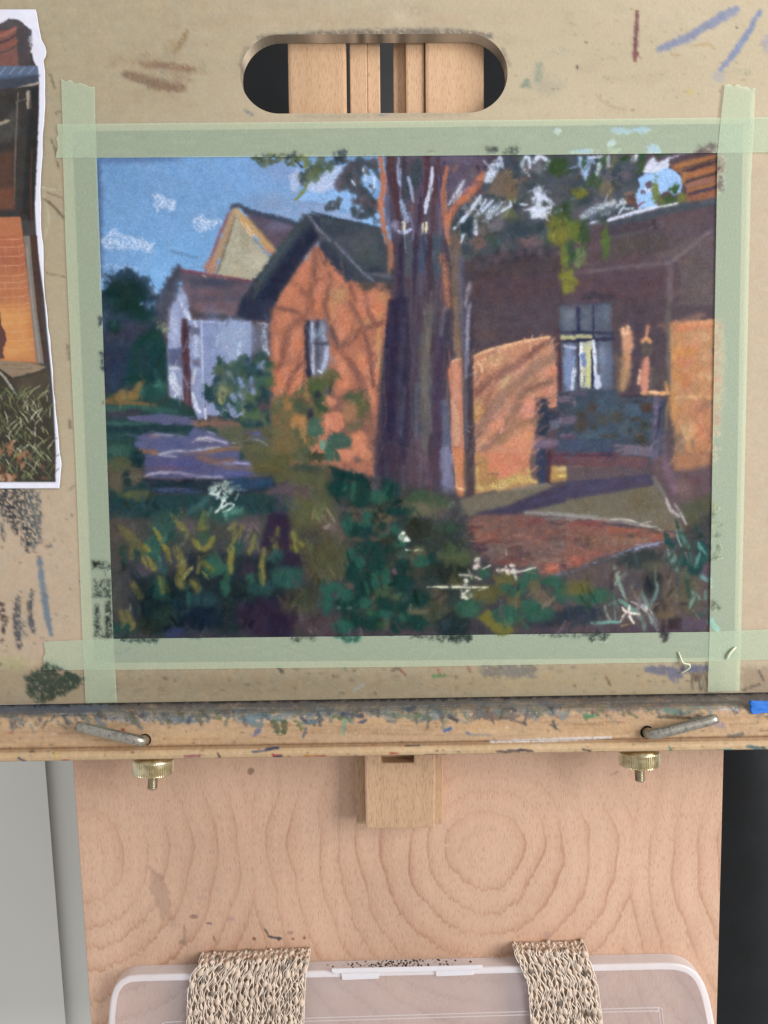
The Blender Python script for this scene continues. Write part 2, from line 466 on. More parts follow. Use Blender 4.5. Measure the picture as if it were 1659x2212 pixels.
    dabs(['#39424c', '#4a5660'], 16, '560,250 640,240 640,330 580,400', (20, 40), grain=.25)
    dabs(['#333d46', '#3c4750', '#2f3a40'], 22, '900,60 1030,40 1030,160 930,180', (24, 56), grain=.25)
    # ---------------- dark trees at the left edge
    c.full()
    po('#26384a', '215,640 232,585 250,592 275,578 300,595 320,600 335,640 350,640 345,700 360,760 362,870 240,880 222,760', soft=6, wob=9, grain=.1)
    T('A')
    dabs(['#1f3648', '#284258', '#16302f'], 60, '100,1340 260,1280 420,1270 560,1330 640,1500 740,1500 700,1650 560,1659 100,1659', (24, 70), grain=.4)
    po('#132f2e', '130,1450 250,1380 420,1360 520,1430 545,1560 540,1659 130,1659', soft=40, wob=20)
    T('F')
    po('#2c3d52', '95,0 300,0 330,300 320,880 130,950', soft=60, wob=10); el('#37394c', 380, 330, 520, 220, soft=80, a=.9)
    el('#123330', 520, 130, 260, 160, soft=40); el('#15362f', 230, 260, 140, 120, soft=30); el('#12302c', 330, 60, 300, 140, soft=40)
    po('#143a38', '640,250 760,400 790,850 500,900 330,880 370,560 470,380', soft=50, wob=20)
    el('#203a48', 550, 620, 260, 300, soft=90, a=.6); el('#26314c', 250, 620, 220, 340, soft=60, a=.8); st('#302f44', 60, '110,300 130,600 150,950', soft=30, a=.8)
    dabs(['#a9b478', '#7c8a6c', '#5f6f62'], 26, '640,170 780,210 790,400 720,330', (18, 40), grain=.45)
    dabs(['#5a86b8', '#7aa4d6', '#24405c'], 18, '500,0 690,0 650,130 560,150', (20, 50), grain=.45)
    # ---------------- white chapel
    T('A')
    st('#46485a', 150, '900,1300 800,1480 720,1659', taper=.1); st('#3c4354', 60, '890,1260 780,1470', taper=.1)
    po('#574e5e', '920,1270 1200,1330 1659,1395 1659,1480 1500,1659 1010,1659 940,1430', soft=12, wob=8)
    el('#3c4157', 1250, 1400, 460, 90, soft=40, a=.9); el('#705862', 1180, 1500, 330, 90, soft=50, a=.8); el('#6c5663', 1560, 1480, 160, 120, soft=50, a=.7)
    po('#6e5f6e', '930,1430 1010,1390 1040,1659 990,1659', soft=15, wob=8); po('#a0aed4', '920,1460 980,1540 1000,1659 850,1659', soft=14, wob=10)
    st('#74384a', 34, '920,1270 1200,1318 1420,1350 1659,1385', soft=8); st('#8e4a50', 14, '930,1268 1200,1300', a=.8)
    st('#c9b89c', 14, '1150,1325 1180,1340', a=.9); st('#c9b8ac', 12, '1290,1350 1400,1365', a=.6)
    T('F')
    st('#474a5b', 110, '760,0 720,160', taper=.1); po('#6b5661', '1000,0 1540,0 1480,160 1110,120 1050,90', soft=14, wob=8)
    st('#7d6668', 26, '1120,85 1450,130', soft=14, a=.7); st('#41424e', 46, '1110,140 1350,165 1659,185', soft=12)
    po('#8a97c2', '1120,190 1659,205 1659,1260 1480,1210 1190,1180 1130,900', soft=14, wob=8)
    el('#7b8ab8', 1250, 450, 220, 520, soft=90, a=.8); el('#93a6c8', 1480, 400, 320, 360, soft=110, a=.8)
    po('#8b97c0', '850,0 980,0 1040,190 1130,200 1150,700 1140,1000 1190,1200 1100,1240 1040,1100 930,1030 800,1000 780,480 800,250 820,100', soft=12, wob=8)
    el('#a3afd2', 850, 280, 110, 360, soft=40, a=.9); po('#545c80', '785,500 930,480 930,680 800,690', soft=16, wob=12)
    po('#5e6380', '1010,260 1120,270 1115,370 1020,360', soft=12, wob=10); po('#6a6a82', '1030,600 1120,600 1120,680 1040,680', soft=14, wob=8)
    st('#cdd6ec', 50, '930,10 960,90 1020,190', grain=.3); st('#d6dcec', 44, '1060,210 1080,260', grain=.3); st('#b9c4e0', 80, '1080,370 1075,560', grain=.35)
    st('#c9d0e2', 90, '830,760 850,860 900,930', grain=.3); st('#c3c9d8', 70, '820,690 890,700', grain=.4); st('#d2d8e6', 50, '880,960 850,1010', grain=.35)
    st('#c9c8cc', 46, '1070,700 1050,850', grain=.3); st('#cdd5ea', 44, '1040,960 1080,1090 1120,1150'); st('#cfd6ea', 40, '1175,1120 1180,1220', grain=.25)
    st('#b3c0e2', 16, '1135,200 1145,600 1160,1140'); st('#7e92c0', 60, '1110,860 1130,1010')
    st('#aab8dc', 20, '1140,215 1400,230'); st('#a9bbda', 34, '1310,350 1290,470', grain=.4); st('#b7c6dc', 60, '1540,440 1500,620', grain=.45); st('#a9bcd8', 40, '1400,480 1450,600', grain=.5)
    po('#4a2d38', '925,190 950,170 985,185 1010,400 1020,800 1035,1120 950,1130 940,700 925,400', soft=10, wob=7)
    st('#382733', 40, '965,250 985,480', soft=16, a=.8); st('#6a5058', 60, '985,800 985,1120', soft=20, a=.8); st('#64494f', 26, '925,940 930,1020', a=.8)
    # ---------------- beige gable behind
    T('B')
    po('#564a5c', '0,640 250,720 570,800 480,920 300,1080 190,930 20,720', soft=12, wob=6)
    el('#6f6884', 350, 820, 230, 100, soft=50, a=.8); el('#5f4c58', 330, 950, 220, 120, soft=50, a=.6)
    st('#3a4256', 56, '0,660 250,715 420,765 570,810', taper=.1)
    T('A')
    po('#aca388', '1490,690 1659,880 1659,1380 1290,1320 1380,1040', soft=10, wob=6)
    T('B')
    po('#aaa38c', '-40,860 0,880 250,1150 220,1280 130,1360 -40,1350', soft=10, wob=6); el('#bdb59c', 120, 1200, 160, 150, soft=60, a=.7); el('#8f8870', -10, 940, 90, 200, soft=40, a=.6)
    T('A')
    st('#8e5058', 36, '1440,640 1310,950 1180,1290', soft=8); st('#b18a62', 70, '1480,660 1370,950 1235,1290', taper=.1)
    el('#b5785e', 1230, 1230, 110, 130, soft=40, a=.8); st('#6a5c48', 20, '1485,720 1400,1000 1295,1310', soft=8); st('#9c8c62', 14, '1400,1090 1320,1290', a=.7)
    st('#c09a68', 62, '1500,650 1580,760 1659,850', taper=.05); st('#3a4252', 50, '1440,630 1490,600 1600,640 1659,680', soft=14)
    T('B')
    st('#bf9562', 78, '-20,740 120,890 290,1090', taper=.05); st('#c67c54', 60, '200,1040 290,1110', soft=18); st('#8f7a52', 16, '10,880 140,1010 250,1150', a=.8)
    st('#e2bb8c', 18, '0,790 60,880 120,930', grain=.3); st('#7a6644', 18, '20,730 150,870 260,1010', grain=.3)
    T('A'); st('#e4b68c', 20, '1540,760 1600,860 1659,920', grain=.25); st('#6f5c48', 12, '1510,740 1600,870', grain=.2)
    # ---------------- brick gable house
    c.full()
    po('#b26b50', '583,700 598,640 690,525 700,520 760,590 842,640 842,770 818,1035 740,1020 590,1020 583,860', soft=5, wob=3)
    T('B')
    dabs(['#c07254', '#b86c50', '#a8654c', '#c97a5a'], 60, '380,1500 680,1020 780,1060 1060,1370 1470,1480 1470,1659 280,1659', (60, 130), (1, 2), (40, 110), a=.55)
    el('#b08358', 960, 1540, 170, 180, soft=60, a=.8); el('#b98a58', 1420, 1580, 90, 160, soft=40, a=.7)
    for w, q in ((70, '690,1000 720,1150 700,1400 640,1659'), (52, '890,1200 870,1400 820,1659'), (56, '1080,1390 1120,1520 1180,1659'),
                 (44, '1190,1430 1240,1540 1290,1659'), (46, '530,1420 600,1500 660,1560'), (36, '720,1360 800,1370')):
        st('#875548', w, q, soft=18, a=.8)
    for q in ('640,1200 560,1340 570,1420', '420,1480 480,1500 450,1560', '740,1480 740,1600 660,1640', '900,1230 960,1330 1000,1400', '1150,1420 1200,1560 1220,1659', '1330,1530 1300,1640'):
        st('#c97657', 80, q, soft=20, a=.8)
    for q in ('715,1260 710,1350 730,1390', '1080,1400 1090,1500', '880,1300 880,1400', '540,1410 600,1430'):
        st('#5c3d3c', 12, q, soft=6, a=.8)
    T('G')
    for q in ('320,150 460,110 480,220 320,300', '480,320 590,260 600,560 470,580 460,400', '300,360 300,560 320,650 350,600 340,380', '640,110 720,10 790,20 770,90 660,130',
              '860,180 900,60 1000,40 1090,130 1110,270 990,410 940,330', '1130,20 1210,0 1270,140 1200,200', '1290,20 1440,0 1440,110 1350,180 1290,90',
              '330,720 440,680 560,650 610,700 480,830 400,960 320,980', '440,960 500,850 600,720 600,920', '930,560 990,540 1080,680 1090,780 1050,920 960,900 910,820 980,760',
              '1160,640 1210,560 1280,640 1280,760 1180,790', '1310,460 1390,480 1380,870 1340,900 1330,700', '1270,840 1320,840 1350,1150 1300,1200 1280,1000'):
        po('#ca7959', q, soft=14, wob=14, a=.9, var=.08)
    for q in ('1160,200 1220,220 1280,210 1270,180', '880,20 910,120 900,160', '1380,380 1400,450', '1400,120 1390,260 1370,400 1380,700'):
        st('#bb9058', 40, q, soft=14, a=.7, grain=.15)
    S = '#855347'
    for w, q in ((46, '300,60 460,100 620,150'), (64, '700,0 620,150 470,280 400,480 370,640 300,700'), (60, '640,600 520,720 430,880 400,960'),
                 (74, '840,220 900,380 960,480 1080,400 1200,300 1430,220'), (70, '960,480 1050,600 1120,690 1200,830'), (56, '1080,0 1200,240 1290,560 1330,880'),
                 (46, '1230,0 1330,220 1400,230'), (44, '1130,370 1060,450 970,470'), (70, '1120,690 1200,880 1230,940'), (40, '800,0 850,140 880,230')):
        st(S, w, q, soft=20, a=.82)
    for q in ('360,80 500,95 540,130', '1020,430 1150,370', '1200,850 1250,820', '540,700 590,640', '600,950 610,640 620,520', '940,360 960,400', '1240,360 1260,420', '1320,900 1290,660'):
        st('#593c3c', 12, q, soft=6, a=.8)
    st('#7a6a52', 26, '270,700 280,900', a=.8)
    # dark roof of the gable house
    T('B')
    po('#39424c', '640,680 740,700 1400,825 1420,880 1480,1250 1545,1300 1545,1410 1330,1395 1200,1420 1060,1360 860,1150 770,1060 760,930', soft=10, wob=6)
    el('#4a4c56', 1180, 980, 380, 260, soft=110, a=.9); el('#43504f', 1290, 1130, 260, 180, soft=80, a=.6); el('#303a48', 1000, 860, 300, 120, soft=60, a=.6)
    po('#2a3044', '640,690 700,700 770,750 770,960 680,1040 480,1340 280,1659 -40,1659 -40,1560 280,1140 520,850', soft=10, wob=6)
    st('#3a444c', 100, '630,740 440,980 240,1250 -10,1620', taper=.05); st('#47515a', 26, '560,830 300,1180 20,1560', grain=.35, a=.7)
    st('#20263c', 130, '700,900 480,1180 200,1580 120,1659', taper=.05); st('#2f374a', 120, '800,1010 920,1160 1080,1360', soft=20)
    st('#59545e', 46, '720,830 800,960', soft=14, a=.8); st('#3a424e', 60, '850,970 960,1100 1100,1220', a=.8)
    st('#8a8698', 32, '645,690 760,850 880,970', grain=.38); st('#7a7a90', 30, '930,1000 1060,1130 1190,1270 1330,1390', grain=.3)
    st('#2f363e', 34, '690,670 900,730 1140,780 1380,830', grain=.35); st('#5c5a6c', 44, '1280,1300 1420,1330 1540,1350', soft=12, grain=.15); el('#2c3440', 1330, 1270, 150, 60, soft=24)
    el('#4b4440', 1260, 1440, 180, 90, soft=30); dabs(['#5c4a3c', '#3c3430', '#7a5a48'], 12, '1390,1430 1490,1430 1470,1500 1400,1500', (24, 46), grain=.2)
    st('#5f4448', 40, '700,1000 760,960', a=.8)
    T('F'); po('#2a3046', '1659,-20 1560,-20 1490,150 1659,195', soft=12, wob=10); T('A'); po('#2a3046', '1680,1440 1500,1659 1680,1659', soft=14, wob=10)
    T('G'); po('#2a3046', '-20,-20 330,-20 245,80 235,200 -20,200', soft=12, wob=8); st('#46506e', 40, '200,150 240,230', soft=20, a=.7)
    st('#c9d3e4', 60, '130,230 220,250', grain=.4, a=.8); st('#c3cede', 70, '190,300 200,480 230,560', grain=.45, a=.8); po('#7f96bc', '0,210 240,260 240,560 0,560', soft=20, wob=14, a=.35)
    # small gable window
    po('#646b80', '625,200 845,190 868,420 866,640 835,760 740,795 650,785 625,500', soft=8, wob=3)
    st('#2a2940', 54, '635,215 640,500 655,770', taper=.05); st('#383848', 40, '738,210 738,400', taper=.05); st('#484b5b', 66, '745,480 740,720'); st('#7d88a2', 60, '800,240 810,390')
    st('#a9b4cc', 36, '690,230 690,430 690,600 705,755', grain=.25); st('#a3aec8', 34, '790,280 830,400', grain=.3); st('#a8b0ce', 50, '840,480 830,620 790,740', grain=.22)
    st('#e0e4ee', 34, '750,720 790,745', grain=.2); st('#2a293c', 16, '690,440 850,440', taper=.05); st('#2f2c3c', 14, '790,460 800,455'); st('#5c474c', 36, '880,250 940,420 970,480', soft=12)
    # shrubs beside the chapel
    T('F'); dabs(['#24443f', '#3c5a4c', '#2c4a50', '#4a5a48', '#1f3a44', '#5a6a52', '#34524a'], 75, '1300,580 1450,650 1659,540 1659,1300 1300,1170 1180,950 1280,800', (50, 120), (1, 1.8), (30, 120), grain=.12)
    dabs(['#7886b4', '#8c96c0'], 8, '1420,780 1650,820 1640,1230 1400,1150', (30, 70), (1, 1.8), grain=.2); el('#8a8c62', 1350, 950, 110, 110, grain=.15); el('#3c4c44', 1355, 960, 40, 40); st('#8a8c5c', 40, '1320,1010 1340,1060'); el('#8a8058', 1585, 1110, 60, 160)
    T('G'); dabs(['#24443f', '#3f5f4e', '#2c4a50', '#46603f', '#1f3a44', '#55684c', '#1a3440'], 80, '0,560 160,600 250,600 270,1100 290,1300 0,1310', (50, 120), (1, 1.8), (30, 120), grain=.12)
    dabs(['#7484b4', '#8a96c4'], 6, '20,700 180,600 200,700 60,960', (26, 56), grain=.2); el('#566078', 10, 640, 80, 80, a=.5)
    # climbing plants on the brick
    po('#585a3c', '280,1110 400,950 480,1000 640,800 760,780 900,690 970,780 880,1000 850,1150 700,1320 640,1659 250,1659', soft=30, wob=24, a=.95)
    dabs(['#5f5c3c', '#6b5f3c', '#4c5a3c', '#7a5f40', '#54583a'], 60, '280,1110 400,950 640,1000 640,1659 250,1659', (60, 130), a=.7, grain=.1)
    for x, y, w, h, q in ((440, 1100, 90, 90, '#a8733f'), (560, 1230, 160, 150, '#b07a42'), (595, 1340, 70, 240, '#b37a4c'), (500, 1290, 60, 90, '#a87a48'), (610, 1020, 150, 110, '#7c4c3c'), (625, 975, 50, 60, '#8c7444'),
                          (750, 880, 230, 170, '#47552f'), (800, 1080, 170, 160, '#33472f'), (570, 1100, 150, 160, '#46503a'), (670, 1190, 60, 190, '#2a2a3a'), (750, 965, 90, 70, '#26303a'), (850, 950, 60, 110, '#5c5058'), (890, 930, 46, 200, '#2f3c30'),
                          (720, 1330, 170, 220, '#3a6052'), (420, 1480, 260, 300, '#6c5c3a'), (580, 1600, 200, 120, '#50553a')):
        el(q, x, y, w, h)
    po('#6e4c46', '900,800 930,1000 1060,940 1180,880 1250,940 1340,1200 1360,1659 1000,1659 880,1300', soft=30, wob=14, a=.6); st('#8c5c4c', 150, '1310,1230 1300,1640', soft=40, a=.9)
    el('#4c5636', 1180, 1080, 190, 300); el('#46543a', 1080, 1010, 120, 130); el('#5e5a42', 1130, 1300, 200, 110, a=.8); el('#9c6c4c', 1080, 1150, 160, 220)
    el('#c97c5e', 870, 1040, 130, 120, rot=30); po('#cb7b5c', '820,1190 900,1150 1000,1160 1020,1300 960,1370 880,1320 820,1270', soft=12, wob=16)
    po('#cc7c5a', '1090,1400 1180,1340 1260,1410 1250,1520 1310,1580 1300,1659 1000,1659 940,1540 1110,1530', soft=12, wob=18); el('#6e5a58', 1160, 1650, 130, 60)
    po('#37574a', '830,1450 900,1380 1000,1360 1100,1440 1090,1520 940,1540 990,1659 810,1659', soft=18, wob=18); el('#3f6250', 860, 1590, 110, 140); el('#5f9480', 800, 1490, 60, 90, grain=.1); el('#525a3c', 690, 1460, 80, 90); el('#35402f', 740, 1620, 190, 110)
    # ---------------- big tree
    c.full()
    po('#473d4c', '832,336 1140,333 1050,410 1003,480 1010,650 1000,760 975,1064 806,1042 822,800 850,640 846,520 832,430', soft=5, wob=3)
    T('C')
    po('#544859', '0,90 900,80 880,240 640,560 500,760 480,920 0,920', soft=14, wob=8); el('#62566c', 640, 130, 420, 120, soft=60, a=.8); el('#5a4f68', 640, 420, 240, 300, soft=80, a=.8); el('#6a5c62', 760, 300, 120, 140, soft=50, a=.6)
    for q, w, p_ in (('#34424a', 110, '180,160 180,320 150,420'), ('#3a4450', 90, '50,250 80,480 40,560'), ('#4c3038', 70, '300,90 260,400 210,800'), ('#3f3044', 60, '230,500 180,900'), ('#50343a', 60, '400,120 370,380 340,880'),
                     ('#5c5274', 50, '250,220 230,480'), ('#54507a', 60, '420,300 410,700'), ('#4a4664', 60, '180,720 170,900'), ('#352c46', 40, '470,160 430,400'), ('#6c5c70', 60, '430,720 420,900')):
        st(q, w, p_, soft=14, a=.85)
    T('B')
    st('#4c3038', 80, '1500,100 1540,400 1590,740', soft=12); st('#655e80', 46, '1455,300 1475,560 1460,800', soft=12); st('#3a3a48', 60, '1640,120 1650,330 1659,500', soft=16)
    st('#b5694c', 56, '1395,95 1420,240 1425,420 1400,600 1430,800 1470,960 1510,1060 1505,1240', grain=.1, taper=.2); st('#cc7a56', 24, '1400,520 1410,640 1430,760', grain=.2); st('#93644e', 46, '1440,880 1500,1080 1490,1300', grain=.2)
    st('#8f9cc2', 34, '1590,110 1580,220 1590,320 1605,400', grain=.12); st('#8796c2', 44, '1615,550 1640,700 1650,760', grain=.2); el('#8d88ac', 1550, 810, 80, 110, soft=24, a=.8)
    st('#eef0e2', 40, '1640,780 1640,880', grain=.12); st('#d5dcf0', 26, '1590,870 1640,890')
    T('C')
    st('#c6cfea', 44, '342,215 335,330 320,450 280,590 270,680', taper=.5); st('#8f9cbc', 38, '90,310 120,400 145,570', grain=.15); st('#93a0c4', 32, '10,220 5,400', grain=.1)
    st('#8b9abc', 60, '20,570 60,680 90,770', grain=.3); st('#e8deb6', 30, '245,790 240,905', grain=.1); st('#efe3b8', 34, '285,780 275,890', grain=.1); st('#f2ead2', 36, '40,780 45,880', grain=.15); st('#aebde4', 34, '0,885 70,880 125,850', grain=.2)
    st('#bb6a4c', 46, '492,205 455,420 460,640 480,800 520,1000', grain=.08, taper=.2); st('#c26c4a', 86, '880,270 780,420 650,560 540,680 500,830', grain=.1, taper=.3); st('#a8644e', 40, '600,190 560,250', soft=14, a=.7)
    st('#b2b8cc', 40, '670,350 610,450 515,590', grain=.25); st('#aeb2c4', 22, '650,455 570,575', grain=.2); st('#a8634e', 20, '130,600 135,680', a=.8)
    # ---------------- leaves right of the trunk
    po('#3f4850', '890,350 1080,85 1680,70 1680,1040 1500,1080 1100,1080 700,1170 540,980 530,830 640,640 850,490', soft=16, wob=18)
    c.full()
    po('#454a52', '1205,330 1390,328 1385,395 1368,450 1300,482 1215,520 1190,520', soft=5, wob=6)
    T('C')
    dabs(['#333f4a', '#2f3f48', '#5a544c', '#4f5652', '#58525a', '#434a58', '#3a4640', '#2c3a42'], 130, '900,350 1080,100 1659,80 1659,1020 1100,1040 700,1120 560,950 640,660 860,490', (50, 150), (1, 1.8), grain=.15, a=.8)
    po('#6b5a4c', '1000,270 1120,220 1180,330 1240,420 1180,510 1010,500 930,470', soft=20, wob=24); po('#6c5e5c', '1180,320 1330,300 1280,380 1200,390', soft=14, wob=18); el('#7a7a80', 1440, 230, 110, 110, a=.6)
    el('#5c6040', 1120, 680, 180, 130, grain=.1); el('#59603c', 1170, 540, 120, 100); el('#6c646c', 1010, 800, 220, 110); el('#6e5854', 860, 860, 80, 80); el('#6a5250', 810, 1000, 190, 150); el('#34414f', 700, 1040, 150, 130); el('#2c3a44', 680, 790, 210, 220); el('#2d3c4a', 1250, 860, 300, 200, soft=50, a=.8)
    el('#6a5458', 1350, 980, 260, 130, grain=.15); dabs(['#3c363c', '#2f2c34'], 26, '1000,1130 1500,1060 1500,1130 1000,1180', (30, 60), grain=.25)
    W = '#c6d0e8'
    for w, q, g in ((86, '1040,120 960,260 900,340', .2), (38, '845,500 720,680 570,845', .12), (34, '900,545 790,720', .25), (40, '975,550 870,650 810,700', .25), (70, '1050,580 930,690 950,730', .38), (26, '1150,560 1150,610 1000,700', .15),
                    (66, '790,770 790,890', .2), (44, '660,915 640,985', .2), (50, '1310,100 1275,180', .2), (56, '1345,105 1355,210', .15), (44, '1400,150 1460,90 1560,150', .15), (46, '1560,150 1520,215', .15), (66, '1430,480 1560,570', .25), (70, '1560,620 1390,720', .3), (36, '1480,620 1300,650', .4)):
        st(W, w, q, grain=g)
    T('R')
    for x, y, w, h, q in ((330, 1060, 140, 120, '#2b4526'), (460, 1225, 100, 80, '#6c6b26'), (390, 1380, 190, 190, '#30472c'), (330, 1440, 140, 140, '#62642a'), (290, 1510, 60, 100, '#686a2c'), (370, 1480, 80, 90, '#66682c'), (470, 1510, 60, 120, '#6e742c'), (420, 1470, 60, 200, '#33502e'),
                          (30, 1210, 90, 110, '#6d5a48'), (200, 1250, 70, 110, '#c4cde4'), (210, 1350, 130, 70, '#c2ccdf'), (570, 1150, 90, 90, '#35502c'), (620, 1200, 80, 110, '#6c6250')):
        el(q, x, y, w, h, grain=.06)
    T('E')
    dabs(['#39434c', '#4a4e58', '#5c5460', '#46504a', '#2f3b44', '#54585a'], 90, '0,140 700,140 700,330 640,420 650,660 380,780 0,860', (60, 140), (1, 1.7), grain=.18, a=.8)
    st('#5a4450', 26, '0,135 400,140 700,150', a=.8)
    st('#8fb2de', 80, '90,180 140,280 150,380', grain=.15); st('#8ab0e0', 50, '190,170 170,290', grain=.1); st('#bccbe2', 40, '200,165 340,160', grain=.2); st('#a9c6c2', 70, '290,240 270,350', grain=.25); st('#cfd5e2', 60, '690,140 620,220', grain=.2); st('#cdd2de', 26, '400,250 370,280', grain=.3)
    po('#c6cbe0', '740,320 780,230 850,160 900,230 1010,170 1230,115 1150,165 1030,215 1000,290 900,340', soft=12, wob=14, grain=.15)
    po('#8fbaee', '690,390 760,340 900,320 980,270 1080,310 1150,400 1145,530 1060,570 1000,500 950,530 900,570 890,690 700,705 650,560 720,470', soft=12, wob=14, grain=.06)
    st('#c8cfe8', 50, '900,685 760,715 600,765 390,820', grain=.12); st('#a9b4c0', 90, '540,630 420,660 290,690', grain=.25); st('#9daabd', 76, '265,700 190,740 110,790', grain=.25); st('#c2cae4', 28, '275,830 160,862'); st('#d6dcda', 26, '1140,635 1020,660 900,685', grain=.1)
    el('#cfd6f0', 800, 500, 90, 60, grain=.4); el('#5a4654', 810, 450, 80, 80); el('#5a4656', 740, 530, 60, 50, grain=.3)
    for x, y, w, h, q in ((550, 185, 115, 100, '#2a4426'), (730, 150, 80, 110, '#2b4a30'), (725, 260, 60, 120, '#33502f'), (900, 135, 60, 70, '#2f4a36'), (985, 125, 90, 40, '#33503c'), (250, 420, 150, 130, '#32502d'), (350, 200, 80, 90, '#355030'), (130, 230, 50, 120, '#335038'),
                          (1070, 495, 95, 110, '#33502c'), (1000, 605, 170, 100, '#36502b'), (870, 500, 80, 240, '#68733e'), (1150, 595, 90, 130, '#5e6238'), (930, 620, 80, 90, '#566038'), (80, 540, 160, 110, '#6c6c26'), (620, 600, 100, 140, '#6e4a3e'), (360, 500, 130, 150, '#6c614e'), (450, 230, 60, 180, '#5c6240'), (590, 260, 160, 130, '#47505c'), (470, 330, 90, 200, '#36424e')):
        el(q, x, y, w, h, grain=.05)
    st('#7c3c44', 30, '680,680 750,630', grain=.1)
    # chimney
    po('#85563e', '1020,230 1300,110 1525,98 1510,600 1190,660 1200,500 1150,420 1130,330 1060,300', soft=10, wob=7)
    for q, w, p_ in (('#4b3b46', 66, '1040,210 1280,140 1515,110'), ('#9c643a', 44, '1090,265 1280,215 1500,160'), ('#54403a', 22, '1170,275 1340,235 1515,175'), ('#42323c', 36, '1170,310 1350,260 1520,210'), ('#a2623c', 48, '1180,370 1350,320 1515,275'),
                     ('#48393a', 28, '1165,430 1350,375 1520,330'), ('#8c5c50', 50, '1220,460 1400,410 1510,385'), ('#94603c', 30, '1210,510 1350,480 1500,440'), ('#48384c', 34, '1230,550 1380,510 1540,465'), ('#8c563e', 60, '1210,605 1350,580 1500,545'), ('#9c6a3c', 40, '1180,330 1160,420')):
        st(q, w, p_, soft=8, taper=.15)
    el('#6a6c34', 1150, 600, 80, 120, grain=.1)
    # ---------------- long roof of the right-hand house
    po('#54444c', '1500,620 1480,1700 -60,1700 -60,880 150,890 300,880 600,800 880,735 1100,690', soft=10, wob=6)
    T('C'); po('#483c43', '690,1200 1100,1080 1500,1070 1700,1010 1700,1700 760,1700 700,1400', soft=14, wob=8)
    dabs(['#3c363e', '#4e424a', '#5c5058', '#33303a'], 60, '690,1200 1050,1080 1500,1050 1659,1010 1659,1120 1300,1160 720,1260', (30, 80), grain=.3, a=.8)
    po('#453a3e', '700,1260 1100,1220 1680,1130 1680,1300 1100,1360 720,1400', soft=40, wob=10, a=.8); po('#4f3d45', '750,1400 1680,1300 1680,1700 750,1700', soft=40, wob=8); st('#3b323a', 60, '1560,1380 1570,1659', soft=30, a=.6)
    T('E')
    st('#414853', 86, '1500,625 1300,655 1080,695 820,765 560,830 400,880', soft=14, taper=.1); st('#5c6470', 40, '1480,620 1350,640', soft=14, a=.7); po('#463c46', '300,900 700,830 900,830 880,960 300,1010', soft=30, wob=12, a=.9)
    dabs(['#5a4c54', '#362f38'], 14, '800,830 960,830 960,920 820,900', (24, 50), grain=.25); po('#4c4442', '300,1000 900,940 1000,960 980,1130 300,1240', soft=50, wob=10, a=.8); st('#565456', 40, '300,1020 520,980 760,930', soft=16, a=.6)
    po('#594a50', '1000,800 1420,720 1440,880 1250,1010 1000,1080', soft=40, wob=8, a=.8); po('#5c4f52', '1090,1280 1480,950 1480,1700 1090,1700', soft=20, wob=6)
    st('#78676e', 46, '1450,930 1300,1040 1180,1150 1060,1235', soft=16, a=.75); st('#6a5c64', 40, '1060,1250 880,1275 500,1310 40,1380', soft=20, a=.7); st('#675e5e', 110, '1300,1040 1100,1140 900,1200', soft=50, a=.5); st('#6e6066', 90, '1030,1270 1010,1659', soft=30, a=.75); st('#4b3d44', 60, '1110,1300 1110,1659', soft=24, a=.6)
    po('#523f48', '60,1380 900,1320 950,1350 930,1700 60,1700', soft=24, wob=6); st('#3c3742', 56, '120,1625 280,1610 450,1620', soft=14); po('#5f5454', '1250,1400 1480,1350 1480,1700 1250,1700', soft=60, wob=6, a=.6)
    # hanging sprays over the roof
    for x, y, w, h, q in ((60, 870, 130, 120, '#4c5f38'), (40, 980, 120, 140, '#2f4c34'), (95, 1010, 80, 170, '#6d722a'), (90, 1180, 140, 190, '#5f7048'), (60, 1280, 80, 60, '#68784c'), (0, 1370, 60, 130, '#5c6c3c'), (25, 1470, 110, 90, '#6c6b2a'), (0, 1530, 70, 60, '#7a782c'), (350, 1040, 80, 200, '#54702f'), (350, 1150, 64, 150, '#46602f'), (345, 960, 70, 90, '#485a38')):
        el(q, x, y, w, h, grain=.06)
    c.full()
    for x, y, w, h, q in ((1205, 482, 40, 30, '#62642a'), (1240, 500, 36, 44, '#5d6a2c'), (1262, 505, 24, 60, '#33482e'), (1215, 515, 34, 40, '#6a6a2a'), (1230, 550, 26, 60, '#2f4a34'), (1220, 560, 20, 50, '#66702e'), (1225, 600, 30, 34, '#78772a'), (1222, 624, 16, 22, '#7d7b2e'), (1308, 520, 16, 60, '#4c642f')):
        el(q, x, y, w, h, grain=.08)
    # ---------------- trunk streaks lower down
    T('C')
    for q, w, p_ in (('#48525e', 100, '90,940 110,1140 110,1300'), ('#43506c', 76, '265,920 240,1120 225,1300'), ('#44505e', 120, '400,940 390,1150 390,1330'), ('#362c44', 50, '170,920 150,1659'), ('#3e2e3a', 50, '310,920 320,1659'), ('#5f5458', 40, '110,1340 110,1659'), ('#544e62', 70, '215,1340 205,1659'), ('#635a60', 36, '330,1500 330,1659'), ('#554f62', 60, '400,1380 410,1659'),
                     ('#2c2842', 50, '20,1000 10,1659'), ('#6d5b50', 110, '570,960 590,1300 585,1659'), ('#54566c', 56, '640,1150 640,1659'), ('#3b3339', 16, '525,1060 540,1659'), ('#3e3842', 50, '720,1330 730,1659')):
        st(q, w, p_, soft=16, a=.88, taper=.1)
    st('#a8674e', 76, '440,1120 480,1300 500,1659', grain=.3, taper=.2); st('#bb7350', 40, '455,1200 480,1400', grain=.4); st('#86808e', 46, '735,1400 710,1520 690,1659', grain=.18)
    T('H')
